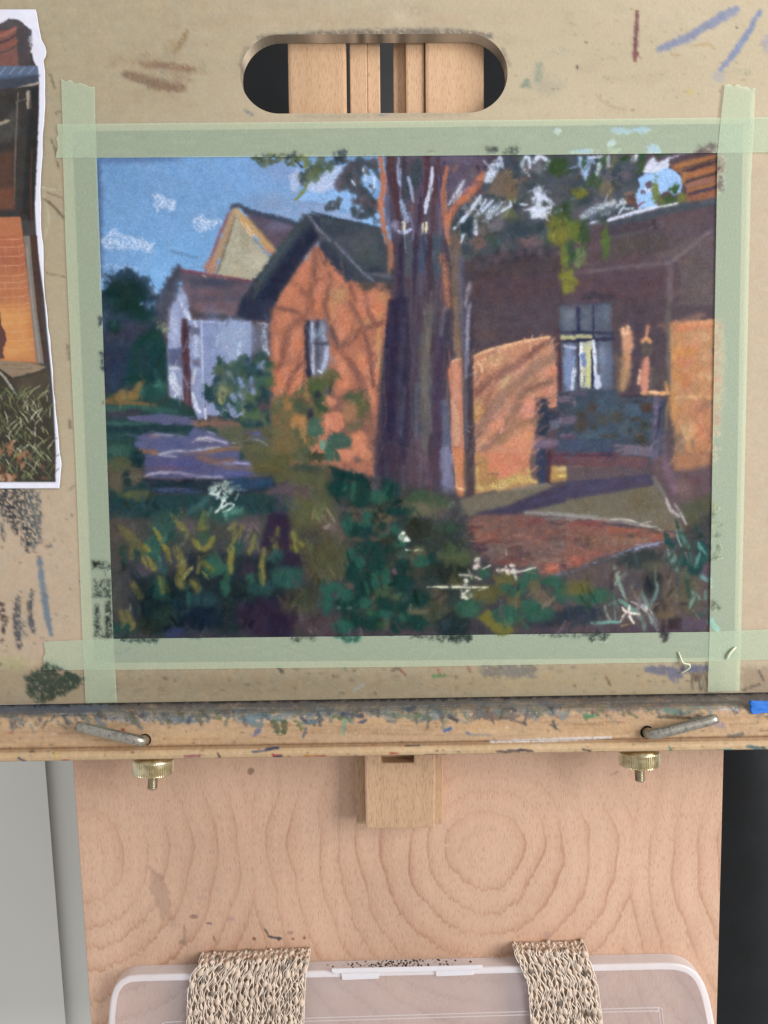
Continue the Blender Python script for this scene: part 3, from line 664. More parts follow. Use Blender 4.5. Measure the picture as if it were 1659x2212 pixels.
    for q, w, p_ in (('#2d2746', 60, '50,-20 30,400 10,800'), ('#4b3f4e', 90, '190,-20 140,500 110,1100 90,1659'), ('#565a6e', 36, '90,0 100,150 60,560 20,950'), ('#5b5657', 130, '330,60 270,500 265,1000 275,1500'), ('#67605a', 60, '300,300 260,800 260,1200', ), ('#42344c', 90, '430,400 400,900 400,1500'), ('#585e76', 90, '470,1060 490,1400 480,1700'),
                     ('#4a5468', 60, '30,1000 40,1400 30,1700'), ('#4d5868', 40, '180,860 170,1400'), ('#6c6470', 40, '470,60 440,350'), ('#3c2e3c', 40, '330,1400 300,1700'), ('#5e4854', 36, '200,1400 220,1700'), ('#35304a', 40, '120,560 60,1000'), ('#3a3442', 50, '500,130 480,500 490,700'), ('#625a56', 40, '260,1400 270,1659')):
        st(q, w, p_, soft=18, a=.88, taper=.1)
    T('G')
    po('#332c42', '1480,-20 1700,-20 1700,1700 1360,1700 1390,1200 1420,700 1450,300', soft=14, wob=6)
    for q, w, p_ in (('#2b2540', 70, '1560,0 1530,600 1500,1200 1480,1659'), ('#463c4a', 40, '1440,500 1420,900 1390,1300'), ('#3f3850', 50, '1640,200 1600,800 1580,1400'), ('#4b4a60', 30, '1650,900 1610,1400'), ('#4c3f48', 40, '1400,1200 1380,1659'), ('#2f2a48', 30, '1480,200 1460,900')):
        st(q, w, p_, soft=18, a=.88, taper=.1)
    st('#6f5c50', 24, '1440,300 1410,700 1390,900', a=.7)
    T('K')
    for q, w, p_ in (('#3f3244', 200, '950,-20 930,220'), ('#50404c', 90, '1120,-20 1140,250'), ('#66525e', 30, '1200,0 1190,260'), ('#4d3444', 80, '1330,-20 1300,290'), ('#5e4a58', 40, '1250,0 1250,250'), ('#717190', 110, '1410,-20 1425,320'), ('#8086a4', 30, '1400,150 1430,330'), ('#352a3e', 60, '870,0 880,240')):
        st(q, w, p_, soft=16, a=.9, taper=.1)
    # ---------------- lit wall of the right-hand house
    T('H')
    po('#4b3e46', '750,-30 1690,-30 1690,380 1560,365 1280,405 940,485 750,570', soft=16, wob=6); el('#5a4a4c', 900, 300, 260, 260, soft=90, a=.6); el('#4f424e', 1350, 150, 500, 250, soft=120, a=.6)
    po('#bc8062', '760,570 940,490 1280,405 1560,362 1600,395 1630,700 1640,1000 1430,1010 1430,1210 1400,1450 1340,1700 800,1700 770,1000', soft=9, wob=7)
    for x, y, w, h, q in ((880, 680, 240, 160, '#b67e62'), (1130, 850, 150, 230, '#cba878'), (830, 1160, 130, 240, '#c18b50'), (1350, 1130, 180, 220, '#cd806a'), (1540, 890, 160, 150, '#cf826a'), (1560, 740, 140, 90, '#cc7f64'), (1020, 1240, 230, 240, '#ca8368'), (1200, 1560, 330, 260, '#cf815f'), (1350, 1400, 120, 120, '#c98058'), (900, 1500, 160, 260, '#bd8262'), (1440, 660, 220, 90, '#c28a62'), (1250, 740, 180, 100, '#cc8a70'), (1000, 620, 200, 80, '#be8a60')):
        el(q, x, y, w, h, soft=40, a=.85, rot=-20 if w > h else 15, var=.09)
    for q, w, p_ in (('#85584e', 84, '1540,420 1380,540 1180,690 960,800 850,900'), ('#7c4e48', 90, '900,870 830,930 800,980'), ('#8e6858', 120, '1630,560 1480,640 1300,790 1090,980 960,1130 860,1280 800,1370'), ('#866050', 96, '1580,830 1400,900 1290,960 1200,1140 1060,1370 860,1570'), ('#8f6850', 70, '1430,1230 1250,1280 1120,1400 1020,1480'), ('#96604e', 60, '960,900 900,1080 880,1200')):
        st(q, w, p_, soft=32, a=.85)
    st('#6c4240', 16, '1540,430 1440,490 1330,590', soft=8, a=.7); st('#6a4640', 20, '1550,830 1400,890 1300,950', soft=8, a=.8)
    st('#dcaa7e', 30, '790,570 940,505 1120,465 1300,415 1570,372', grain=.22); dabs(['#e2b088', '#d49a74'], 30, '770,580 1100,490 1100,640 900,700 760,800', (16, 34), grain=.35)
    po('#c27b60', '545,620 650,590 660,1100 685,1700 550,1700 530,1000 500,720', soft=8, wob=5); st('#d6a07a', 40, '560,620 640,600', grain=.15); st('#cf8a70', 80, '590,680 590,1000', soft=24, a=.7); st('#c49270', 70, '560,1050 600,1350 590,1500', grain=.3); st('#a0604e', 110, '600,1540 620,1659', soft=20, a=.9); st('#b98a62', 90, '590,300 610,560', soft=24, a=.6)
    st('#77604f', 70, '590,-20 600,300 610,540', soft=18, a=.9); st('#5c6070', 36, '650,0 655,560', soft=14)
    st('#433941', 70, '740,-20 735,500 725,1000 740,1700', soft=10, taper=.05); st('#78768e', 46, '740,10 710,200 705,500 690,800', grain=.1); st('#9498b4', 20, '715,150 705,520', grain=.3); st('#565260', 46, '685,820 690,1200 700,1700', soft=12); st('#7c8494', 24, '690,1330 730,1360', grain=.4)
    T('L')
    po('#bb7c54', '285,-20 820,-20 835,200 920,275 650,345 290,390', soft=9, wob=6); po('#cb7858', '410,-20 820,-20 815,130 560,240 420,180', soft=20, wob=14)
    po('#a67c4a', '290,-20 420,60 420,190 560,240 830,180 910,270 650,340 290,385', soft=20, wob=14, a=.7); st('#c2a85e', 90, '310,330 520,300 700,240 880,260', grain=.42, wob=20); st('#c6ac60', 60, '810,150 850,250', grain=.42); st('#c4a860', 50, '310,120 320,330', grain=.5); st('#6c5848', 40, '420,190 520,190', grain=.4)
    st('#c87a50', 92, '130,-20 140,180 145,365', soft=8, taper=.05); st('#e2a26c', 24, '95,120 110,330', grain=.35); st('#e6b080', 40, '120,330 180,345', grain=.4); st('#4b3d42', 90, '225,-20 235,220 240,390', soft=12, taper=.05); st('#6a5a4c', 24, '195,0 200,380', soft=8); st('#717090', 80, '30,-20 40,200 50,380', soft=12)
    # ---------------- window, pillars, far wall
    T('I')
    po('#4d4048', '540,-30 1120,-30 1130,950 600,1000 540,900', soft=18, wob=5); po('#473a46', '760,-30 860,-30 880,400 840,700 760,960 700,900 780,500', soft=40, wob=8, a=.8)
    po('#4c5567', '0,50 540,15 565,930 30,940', soft=9, wob=5)
    for x, y, w, h, q in ((100, 200, 150, 230, '#5e6777'), (270, 195, 130, 230, '#5b6472'), (450, 170, 150, 270, '#535d6e'), (120, 140, 100, 90, '#6a7282'), (500, 150, 50, 180, '#5f6878'), (480, 650, 140, 520, '#5f6b86'), (440, 560, 60, 260, '#74809a')):
        el(q, x, y, w, h, soft=30, a=.85)
    st('#2d2e50', 34, '195,70 205,400 210,900', taper=.05); st('#2f3154', 22, '355,50 355,400', taper=.05); st('#2f3048', 30, '10,330 280,325 560,335', taper=.05); st('#2c2c44', 44, '30,410 300,405 560,390', soft=10, taper=.05)
    st('#b0ad7c', 44, '25,378 155,380', taper=.05); st('#a9a67a', 40, '190,362 325,366', taper=.05)
    st('#7585ae', 110, '110,480 100,680 100,900', soft=24); st('#a9acc8', 40, '60,470 165,485', grain=.15); st('#c8d1e4', 60, '160,700 140,910', grain=.3); st('#6e86b4', 60, '140,590 150,660')
    po('#b2b299', '215,430 350,410 330,900 215,900', soft=10, wob=7); st('#dfe3e6', 44, '225,450 235,580 230,700', grain=.22); el('#6277b2', 255, 620, 70, 140); st('#c3c078', 36, '310,480 305,680 310,900', grain=.1); st('#5f5c60', 30, '265,780 250,880', grain=.35); st('#e8eaec', 40, '230,760 240,850', grain=.4)
    st('#27284a', 26, '345,520 350,900', taper=.05); st('#dce0ec', 36, '355,415 370,600 375,760', grain=.15); po('#bcc4de', '370,750 420,770 440,880 390,930 360,880', soft=10, wob=8)
    st('#4a2c36', 34, '-10,300 5,600 20,920', soft=10); st('#3c3f50', 30, '0,40 540,15', soft=10)
    st('#c98b68', 116, '690,290 710,420 700,560', grain=.1); st('#b1885c', 100, '690,560 690,720 655,900', soft=30, a=.85); st('#c88060', 50, '720,540 710,700', soft=18, a=.8); st('#6a5a4c', 40, '590,560 620,900 600,960', soft=20, a=.7); dabs(['#e0ac88', '#d59a76'], 10, '640,270 740,270 720,350 650,340', (20, 34), grain=.3)
    st('#d08262', 56, '920,265 905,380'); st('#cb8c60', 60, '870,420 910,400 945,425', grain=.1); el('#58504a', 910, 510, 100, 130, soft=24); st('#cb826c', 92, '915,610 890,780 890,940', grain=.06); st('#dba484', 36, '840,720 825,860', grain=.15); st('#c29258', 30, '850,960 930,985'); st('#7d6c50', 36, '970,700 950,880', soft=16, a=.6)
    st('#d89c6c', 46, '930,945 1020,955 1130,960', soft=8); st('#f4d4a8', 14, '950,945 1040,945'); st('#c58c50', 46, '1110,840 1125,960', soft=12); el('#5a4e46', 1040, 820, 130, 160, soft=50, a=.7)
    po('#b58058', '1150,230 1620,190 1610,1400 1600,1700 1250,1700 1190,1300 1150,900', soft=20, wob=8)
    for x, y, w, h, q in ((1230, 620, 150, 420, '#c18248'), (1250, 270, 260, 90, '#ca7452'), (1450, 250, 280, 70, '#cc7a54'), (1500, 370, 240, 110, '#bb9068'), (1380, 480, 160, 90, '#c47a58'), (1310, 640, 200, 110, '#c87454'), (1380, 540, 130, 90, '#c2823e'), (1520, 560, 180, 140, '#b68460'), (1330, 850, 90, 170, '#c4714e'), (1480, 790, 230, 80, '#c0946a'), (1480, 900, 220, 110, '#b07e58'), (1450, 1130, 260, 160, '#b87656'), (1500, 1380, 170, 260, '#bc7452'), (1280, 1180, 180, 160, '#b47a54'), (1340, 1380, 110, 160, '#bd9468'), (1190, 1080, 70, 260, '#bc8044'), (1240, 1480, 140, 260, '#7b6350'), (1220, 1620, 160, 140, '#74585a'), (1450, 1560, 190, 140, '#a9714e')):
        el(q, x, y, w, h, soft=44, a=.85, var=.08)
    st('#d5a06c', 34, '1180,1000 1350,995 1600,1000', soft=12, a=.8); st('#cf8a5c', 50, '1280,240 1600,210', soft=20, grain=.15); st('#c9906a', 60, '1180,240 1350,190 1500,140', soft=40, a=.35); st('#8a7e50', 34, '1115,1110 1100,1330', soft=14); st('#5e5956', 46, '1130,-20 1135,400 1140,850', soft=16); st('#b68a5c', 40, '1170,250 1170,480', soft=20, a=.6); st('#655a50', 30, '1380,1430 1400,1560', soft=10, a=.8)
    # ---------------- bench
    po('#3b4453', '-20,960 120,940 300,960 320,920 600,930 620,990 990,1010 1110,1030 1090,1700 -20,1700', soft=12, wob=8)
    po('#39475a', '290,920 600,925 600,1010 300,1010', soft=12, wob=8); po('#3b4857', '150,1050 600,1000 990,1020 975,1450 850,1490 430,1430 170,1430', soft=14, wob=10)
    for x, y, w, h, q in ((780, 1130, 170, 130, '#44586e'), (420, 1090, 130, 140, '#3f5366'), (350, 1370, 320, 130, '#425568'), (700, 1320, 200, 140, '#42545f'), (230, 1260, 110, 230, '#463c34'), (340, 1090, 70, 150, '#4a3c34'), (910, 1100, 150, 130, '#463630'), (560, 1200, 230, 110, '#45463f'), (850, 1440, 150, 90, '#3c362c'), (520, 1400, 200, 36, '#3f3a30'), (740, 1350, 40, 60, '#332f2a'), (800, 1230, 130, 50, '#46403a'), (450, 1240, 120, 90, '#46494a'), (900, 1300, 140, 120, '#3f4440'), (800, 1040, 360, 40, '#454650'), (360, 1310, 80, 40, '#3c3a34')):
        el(q, x, y, w, h, a=.85)
    st('#39333f', 22, '620,990 820,985 990,995', soft=8); st('#5b5369', 90, '1020,1030 1010,1300 985,1640', soft=14, taper=.05); st('#2e2b48', 24, '1060,1050 1030,1300 990,1520', soft=8); st('#8078a0', 14, '1010,1060 1000,1300', a=.7); st('#5f5560', 70, '1090,1400 1110,1680', soft=20)
    for q, w, p_ in (('#7a627a', 44, '0,1000 140,1000'), ('#6e5a6c', 60, '20,1030 150,1040'), ('#38414f', 70, '0,1110 120,1070'), ('#6b586e', 110, '0,1240 140,1230'), ('#343d4a', 46, '0,1335 140,1330'), ('#705c72', 70, '40,1400 150,1400'), ('#56506a', 50, '120,960 260,970'), ('#7d6880', 30, '160,1020 160,1080')):
        st(q, w, p_, soft=10)
    po('#3e485f', '-30,1440 550,1450 550,1600 -30,1600', soft=9, wob=7); po('#6b5e6e', '565,1490 975,1500 960,1610 560,1590', soft=9, wob=7); st('#8c7890', 18, '600,1500 760,1500', grain=.4); st('#6a4546', 70, '-30,1640 400,1630 900,1650', soft=12)
    T('H')
    po('#2e3648', '1440,1010 1530,1000 1540,1150 1659,1160 1659,1240 1540,1300 1520,1420 1440,1380', soft=12, wob=12); dabs(['#262a38', '#7a5c58'], 14, '1420,1010 1470,1010 1470,1200 1420,1180', (18, 36), grain=.25); po('#c17a60', '1540,1010 1640,1000 1640,1100 1550,1110', soft=10, wob=9); po('#5c6070', '1560,1230 1659,1230 1659,1320 1560,1310', soft=8, wob=8)
    po('#6c5a72', '1400,1440 1560,1430 1659,1440 1659,1500 1480,1540 1400,1620 1370,1620', soft=14, wob=10); st('#9c8498', 14, '1480,1465 1620,1470', a=.8); po('#2c3448', '1450,1570 1520,1530 1540,1700 1430,1700', soft=12, wob=8); po('#4e2f3a', '1520,1540 1680,1600 1680,1680 1540,1660', soft=12, wob=8)
    T('L')
    po('#5f3d48', '1030,-20 1700,-20 1700,90 1030,105', soft=9, wob=6); st('#3a2e48', 20, '1040,5 1659,5', soft=8, a=.7); po('#584a50', '1370,100 1700,90 1700,260 1380,265', soft=14, wob=6)
    st('#6a5658', 60, '865,-20 870,220', soft=14, taper=.1); st('#2e3853', 90, '940,-20 945,130 955,260', soft=12, taper=.15); st('#4a2c38', 44, '1015,-20 1010,270', soft=10, taper=.1)
    po('#b28b4b', '1040,112 1350,106 1370,240 1200,250 1030,272', soft=8, wob=9); st('#c8ac7a', 50, '1110,140 1330,135', soft=14, grain=.1); st('#e2bf64', 36, '1120,210 1240,200', grain=.22); st('#8e6c3c', 40, '1050,250 1180,240', soft=14, a=.7); el('#8a7a64', 1390, 140, 60, 60, soft=20, a=.8)
    # ---------------- paving and shadow
    po('#6d6555', '130,440 300,400 640,340 1000,280 1060,310 700,470 400,570 150,620', soft=14, wob=6); po('#6b6454', '700,580 1100,470 1700,380 1700,660 1400,630 900,590', soft=14, wob=6)
    po('#3d3850', '1050,325 1400,262 1700,235 1700,385 1300,440 1000,510 700,585 380,595 290,570 600,505', soft=14, wob=6); st('#46405e', 40, '800,490 1200,380 1659,300', soft=20, a=.7); st('#8a8474', 26, '650,340 850,310 1000,285', soft=10, a=.6); st('#4b4a52', 26, '330,395 500,350', soft=10)
    T('M')
    po('#69604f', '-20,440 450,365 850,300 1010,520 1160,750 900,745 560,655 -20,600', soft=14, wob=6); po('#584a50', '-20,110 750,130 810,190 -20,270', soft=14, wob=6); po('#63454d', '-20,20 800,50 760,125 -20,110', soft=10, wob=6)
    po('#443e56', '-20,265 400,230 830,190 850,295 450,368 -20,440', soft=12, wob=6); el('#5f563f', 720, 430, 260, 200, soft=80, a=.6); dabs(['#807868', '#5c5446'], 24, '20,480 800,400 950,650 300,600', (10, 26), (1.5, 4), (-12, 12), grain=.35, a=.5)
    po('#5c4a50', '820,60 1000,-20 1420,-20 1420,560 1180,760 1010,520 850,250', soft=24, wob=8); po('#a56e4c', '1030,-20 1400,-20 1390,100 1200,150 1040,150', soft=40, wob=10, a=.9); el('#5c3f48', 1230, 250, 160, 120, soft=50, a=.8); el('#7c6058', 1130, 330, 200, 200, soft=60, a=.6); st('#775a70', 70, '930,0 1000,200 1050,380', soft=24, a=.7)
    st('#6d6660', 50, '830,220 900,330 960,440', soft=14); po('#4a4c3a', '1110,500 1400,380 1400,860 1250,800 1150,700', soft=50, wob=14); el('#50503c', 1180, 560, 160, 180, soft=50, a=.7)
    st('#a89f9e', 34, '955,430 1010,540 1090,610', grain=.22); st('#9a9290', 26, '1040,480 1110,590 1160,690', grain=.25); st('#bec3ba', 46, '1175,785 1240,810 1290,850', grain=.22); st('#c9c2c0', 12, '1120,600 1160,690', grain=.15)
    # ---------------- red earth bed
    T('L')
    po('#74504a', '165,670 330,590 750,590 1300,650 1700,710 1700,980 1400,1080 1050,1195 880,1240 850,1110 400,1070 300,1010 190,900', soft=10, wob=9)
    for x, y, w, h, q in ((1540, 750, 330, 60, '#99584a'), (800, 830, 260, 60, '#a3624a'), (1000, 760, 220, 36, '#a8684c'), (1200, 860, 360, 150, '#6c5c50'), (520, 940, 300, 130, '#695a56'), (900, 660, 340, 70, '#733f40'), (300, 900, 200, 140, '#54323c'), (250, 720, 160, 110, '#8d5246'), (480, 700, 260, 90, '#79584f'), (1100, 690, 260, 70, '#74574c'), (400, 800, 200, 90, '#8e5a4a'), (800, 950, 200, 130, '#4f3c42'), (1450, 880, 260, 120, '#644e48'), (1360, 990, 260, 60, '#9c5a4a'), (1060, 1130, 150, 150, '#ae6450'), (1200, 1080, 190, 80, '#6e4048'), (600, 1050, 440, 50, '#6a3f3c'), (1000, 1030, 380, 30, '#8a7460'), (470, 1230, 120, 90, '#9c5c48')):
        el(q, x, y, w, h, soft=26, a=.85, var=.09, grain=.1)
    dabs(['#7f5048', '#66504a', '#8d5c4c', '#54383c', '#74605a', '#6a5450'], 130, '200,680 700,610 1600,720 1600,950 1050,1120 450,1030', (24, 70), (1.5, 4), (-20, 10), grain=.25, a=.55)
    st('#908a88', 34, '780,570 1000,580 1200,592 1659,655', soft=10, grain=.05); st('#b0aaa6', 14, '1180,595 1380,610', grain=.2); st('#8fa0a0', 20, '1600,630 1659,640')
    st('#a0a4d0', 60, '1700,1000 1550,1040 1400,1100', grain=.22); st('#9a9ac4', 56, '1350,1110 1200,1170 1060,1195', grain=.15); st('#8d8ab0', 40, '900,1260 930,1210', grain=.15); st('#38343c', 26, '1120,1220 1300,1160 1450,1110', grain=.25)
    T('M')
    po('#7d5348', '-20,650 200,662 700,745 1045,765 1045,812 860,865 500,945 200,1085 -20,1160', soft=10, wob=8)
    for x, y, w, h, q in ((560, 740, 520, 44, '#9c5844'), (800, 800, 280, 46, '#9a5846'), (300, 860, 420, 110, '#75584c'), (150, 850, 200, 130, '#624a48'), (600, 850, 300, 70, '#8a6450'), (120, 1060, 240, 110, '#a5594a'), (300, 980, 260, 60, '#9c5848'), (200, 680, 300, 40, '#7a3c3c'), (620, 800, 60, 40, '#4c4440')):
        el(q, x, y, w, h, soft=22, a=.85, var=.09, grain=.1)
    st('#928c82', 38, '-20,600 200,615 400,640 640,672 850,720 920,750', soft=10); st('#c0bab0', 14, '400,635 560,635 660,660', grain=.2); st('#b0aaa2', 14, '700,690 860,720', grain=.2); st('#8a8690', 12, '0,590 300,605', grain=.2)
    st('#a0a8d6', 60, '930,868 760,910 600,955 420,1020', grain=.2); st('#9296c2', 54, '400,1030 250,1085 150,1110', grain=.3); st('#353a44', 30, '220,1090 450,1040 700,960', grain=.25)
    # ---------------- far lawn and drive on the left
    T('F')
    po('#22403f', '130,960 780,880 800,1000 930,1040 1060,1130 1100,1240 1480,1230 1700,1300 1700,1700 150,1700', soft=14, wob=8)
    st('#7d5c34', 56, '130,1040 380,1055 660,1095', soft=14); po('#856a3c', '135,1040 230,980 330,915 410,940 500,820 550,825 480,1035', soft=12, wob=10); st('#a0824e', 40, '260,1000 400,990', grain=.45)
    el('#3e6c60', 520, 950, 50, 120, grain=.1); el('#2c5d54', 690, 900, 170, 150, grain=.1); el('#4f9080', 680, 880, 80, 40, grain=.4); el('#1e4842', 650, 960, 240, 140, soft=40, a=.8)
    st('#2f5a52', 56, '150,1110 500,1110 880,1150', soft=16); st('#3e5a52', 40, '170,1140 420,1150', soft=14); st('#3b3a46', 80, '150,1190 330,1180 480,1150', soft=20)
    po('#5a5a84', '350,1205 480,1190 700,1168 900,1190 1100,1245 1060,1300 800,1290 560,1260 400,1245', soft=9, wob=6); st('#325c58', 50, '150,1270 350,1280 580,1275', soft=16); st('#1d3841', 90, '150,1340 600,1330 1050,1320', soft=16); st('#27484a', 70, '150,1420 300,1400 480,1400', soft=20)
    po('#565a84', '620,1370 1000,1385 1060,1300 1290,1370 1400,1440 1560,1500 1500,1700 540,1700 430,1480 480,1400', soft=9, wob=7); el('#4f5684', 850, 1500, 420, 120, soft=50, a=.8); el('#62567a', 1150, 1480, 300, 60, soft=30, a=.6); po('#26463f', '150,1450 400,1480 480,1560 520,1700 150,1700', soft=20, wob=10); el('#3a6054', 270, 1550, 230, 100, soft=40, a=.8)
    el('#8e604c', 1150, 1275, 240, 60, soft=16); st('#7e5c52', 90, '1200,1270 1400,1280 1520,1300', soft=20); po('#575a44', '1290,1320 1480,1290 1700,1330 1700,1700 1540,1560 1400,1440 1300,1400', soft=18, wob=10); el('#7c6674', 650, 1400, 100, 46)
    st('#8f8ca6', 22, '690,1385 850,1395 960,1405', grain=.1); st('#a49cb4', 30, '1090,1430 1220,1425 1400,1475', grain=.12); st('#b0a8b8', 14, '1100,1420 1220,1425', grain=.1); st('#8c8cae', 24, '1190,1355 1280,1380', grain=.15); st('#8c624c', 46, '500,1555 600,1565 690,1590'); st('#9c98b0', 26, '690,1590 850,1560 1000,1555 1300,1530', grain=.08); st('#8c644a', 46, '880,1615 1150,1580 1350,1540 1540,1525', soft=10); st('#b8b0a8', 16, '1170,1530 1330,1515', grain=.2); st('#a5a0a4', 18, '1460,1470 1560,1490', grain=.3)
    T('G'); po('#535440', '-20,1330 120,1310 270,1300 260,1700 -20,1700', soft=20, wob=10); st('#53506c', 60, '0,1360 130,1370', soft=16); el('#4c5a88', 115, 1385, 80, 40); st('#8f94a0', 14, '50,1440 150,1450 230,1500', grain=.2); st('#5f6038', 120, '60,1530 250,1560', soft=40, a=.7)
    # ---------------- foreground planting
    c.full()
    po('#3c3d40', '238,1060 560,1055 740,1012 830,1035 985,1065 1010,1130 1035,1200 1100,1235 1180,1250 1300,1205 1450,1170 1545,1100 1545,1380 238,1390', soft=12, wob=8)
    T('J')
    po('#535278', '420,10 900,-10 1310,50 1380,180 1100,205 500,195 430,150', soft=9, wob=6); el('#4a508a', 700, 90, 420, 110, soft=40, a=.8); el('#6a4c58', 600, 120, 260, 40, soft=16, a=.6); st('#7c5a4c', 40, '880,20 1050,60 1180,40', soft=14); st('#9c9cca', 36, '1105,75 1300,75', soft=8, grain=.05); st('#a09a90', 24, '1310,92 1400,95', grain=.3); st('#7f5c50', 50, '1110,115 1330,120', soft=14); el('#50588c', 1180, 160, 320, 70, soft=26)
    st('#9490ac', 28, '435,178 520,155 680,148 850,178 1080,190', grain=.08); po('#545332', '1320,40 1659,-20 1659,200 1540,240 1480,180 1340,180', soft=24, wob=14)
    po('#202f3c', '430,200 700,215 1150,205 1500,180 1540,300 1200,330 940,330 530,320', soft=14, wob=10); st('#3d4a74', 40, '520,290 720,295 900,305', grain=.2); st('#1f2f3c', 50, '540,235 720,245 920,255', grain=.15); po('#274160', '1120,200 1500,190 1490,270 1160,300', soft=20, wob=10); po('#5a4b55', '1440,300 1580,250 1700,290 1700,340 1450,330', soft=14, wob=8)
    po('#1f3c40', '130,200 430,200 520,330 950,330 1700,330 1700,470 1200,510 700,520 140,540', soft=20, wob=12); el('#173034', 370, 60, 130, 200); el('#50553a', 220, 90, 240, 130); el('#5b5442', 200, 230, 170, 150); el('#5e5344', 350, 170, 120, 170); el('#19302e', 290, 190, 70, 130); el('#545a36', 310, 335, 160, 70); el('#4a5138', 410, 340, 170, 100, grain=.15)
    po('#40433f', '140,540 520,530 760,540 1400,540 1480,500 1480,780 1000,830 760,800 150,900', soft=40, wob=16); el('#2c5048', 620, 600, 260, 260, soft=60, a=.85); el('#554a42', 250, 640, 260, 240, soft=60, a=.8); el('#5c4c56', 780, 600, 160, 160, soft=40, a=.8); el('#2a5648', 1120, 500, 330, 120, soft=50, a=.9); el('#60515a', 1290, 580, 240, 120, soft=40, a=.8); el('#4a4450', 1330, 780, 260, 180, soft=50, a=.8)
    po('#2d2338', '1470,490 1560,470 1700,560 1700,820 1560,840 1400,770', soft=18, wob=10)
    po('#16262c', '500,1000 760,980 1250,850 1659,850 1659,1150 1200,1500 500,1500 380,1380 330,950', soft=60, wob=14, a=.85)
    for x, y, w, h, q in ((600, 1230, 380, 260, '#13262a'), (880, 1350, 420, 230, '#132032'), (480, 1410, 230, 170, '#1d2a24'), (1200, 1150, 190, 120, '#15242a'), (1450, 1360, 500, 330, '#2b2036'), (850, 1480, 330, 60, '#3b3a46'), (680, 1480, 120, 80, '#2c3c6a'), (190, 1080, 100, 460, '#484944'), (250, 1450, 220, 120, '#1f443c'), (900, 1210, 260, 100, '#24464c'), (960, 850, 330, 100, '#1b2432'), (840, 900, 120, 140, '#232a36'), (640, 850, 160, 130, '#3a3c48'), (420, 960, 120, 120, '#4a4450'), (1240, 870, 130, 70, '#1d2830'), (1300, 960, 120, 140, '#352c40'), (620, 1340, 200, 150, '#1f3430')):
        el(q, x, y, w, h, soft=36, a=.9)
    for x, y, w, h, q in ((260, 850, 70, 190, '#24403a'), (370, 830, 60, 130, '#24403a'), (500, 780, 150, 220, '#2a584a'), (1010, 920, 160, 190, '#2b5c4a'), (1110, 1100, 90, 230, '#285848'), (1530, 840, 130, 110, '#2a5448'), (1590, 1020, 220, 170, '#295249'), (560, 1110, 130, 200, '#1f4640'), (1400, 1120, 230, 90, '#234a48'), (1060, 960, 230, 110, '#2b5a48'), (590, 940, 100, 90, '#26504a'), (1320, 1030, 70, 90, '#2b5c4a'), (930, 690, 110, 100, '#34503f'), (1200, 770, 110, 130, '#2c4c42'), (800, 1220, 50, 130, '#285650')):
        el(q, x, y, w, h, a=.88, grain=.08)
    O = '#7c7834'
    for w, q, k in ((80, '230,600 330,700 440,800', '#5f5c38'), (76, '440,760 470,790', O), (76, '430,850 470,900 520,950', O), (42, '515,610 580,720 620,800 650,890', O), (54, '700,560 760,620 795,685', '#727038'), (66, '690,770 730,850 770,940', '#74703a'), (46, '835,700 880,760 930,795', O), (46, '930,795 980,740 1010,680', O), (120, '940,500 910,600', '#5c5f34'), (60, '880,620 960,600', '#6d6c36'), (110, '1180,590 1180,690', '#625f3a'), (60, '1250,600 1130,790', '#6a663a'), (50, '1170,770 1150,880 1155,990', O), (46, '1355,660 1330,750 1300,830', '#74723a'), (48, '1555,605 1520,720 1525,800', '#86823a'), (56, '1430,780 1430,830', O), (54, '1420,850 1410,960 1420,1080', '#7c7238'), (50, '890,850 880,980', '#6f6d34'), (64, '920,890 1000,960', '#6f6d34'), (110, '740,960 740,1090', '#726d34'), (110, '840,1060 880,1120', '#716c34'), (60, '560,1020 590,1150', '#6c6c36'), (100, '340,1080 400,1180', '#5c5c36'), (60, '230,1300 280,1390', '#6e6636'), (80, '290,1310 340,1420', '#665f34'), (34, '1570,770 1580,780', O), (30, '1640,670 1650,800', O), (60, '330,760 330,860', '#5c5a38')):
        st(k, w, q, grain=.12, wob=9, taper=.5)
    st('#4c7e76', 60, '800,480 900,420 960,360', soft=30, a=.5); st('#5a9486', 60, '1090,480 1180,470 1240,450', soft=30, a=.6)
    dabs(['#c6d8d0', '#a9c4bc', '#dfe8e2', '#8fb0a8'], 46, '950,290 1070,230 1150,240 1160,340 1120,380 1060,400 990,340', (10, 24), (1, 3), grain=.2)
    st('#d8e4de', 20, '1090,380 1060,450 1020,485', grain=.1); st('#cfdcd4', 18, '1070,450 1130,410 1180,415', grain=.15); st('#cfdcd4', 16, '1180,415 1150,450 1090,475', grain=.15)
    T('K')
    po('#4c4d36', '110,100 430,100 480,300 490,480 560,620 610,760 600,1010 300,1060 200,850 100,600', soft=40, wob=16); po('#545638', '130,130 400,180 400,340 250,400 120,240', soft=40, wob=16, a=.8); el('#574852', 150, 310, 330, 120, soft=40, a=.85); el('#555838', 290, 470, 320, 220, soft=70, a=.9); el('#5a4d49', 470, 620, 230, 200, soft=60, a=.9); el('#48472f', 390, 840, 360, 350, soft=80, a=.8); el('#52503a', 430, 980, 230, 120, soft=40, a=.7); el('#3c3a3a', 290, 680, 230, 130, soft=50, a=.7); el('#35443a', 280, 110, 360, 60, soft=20)
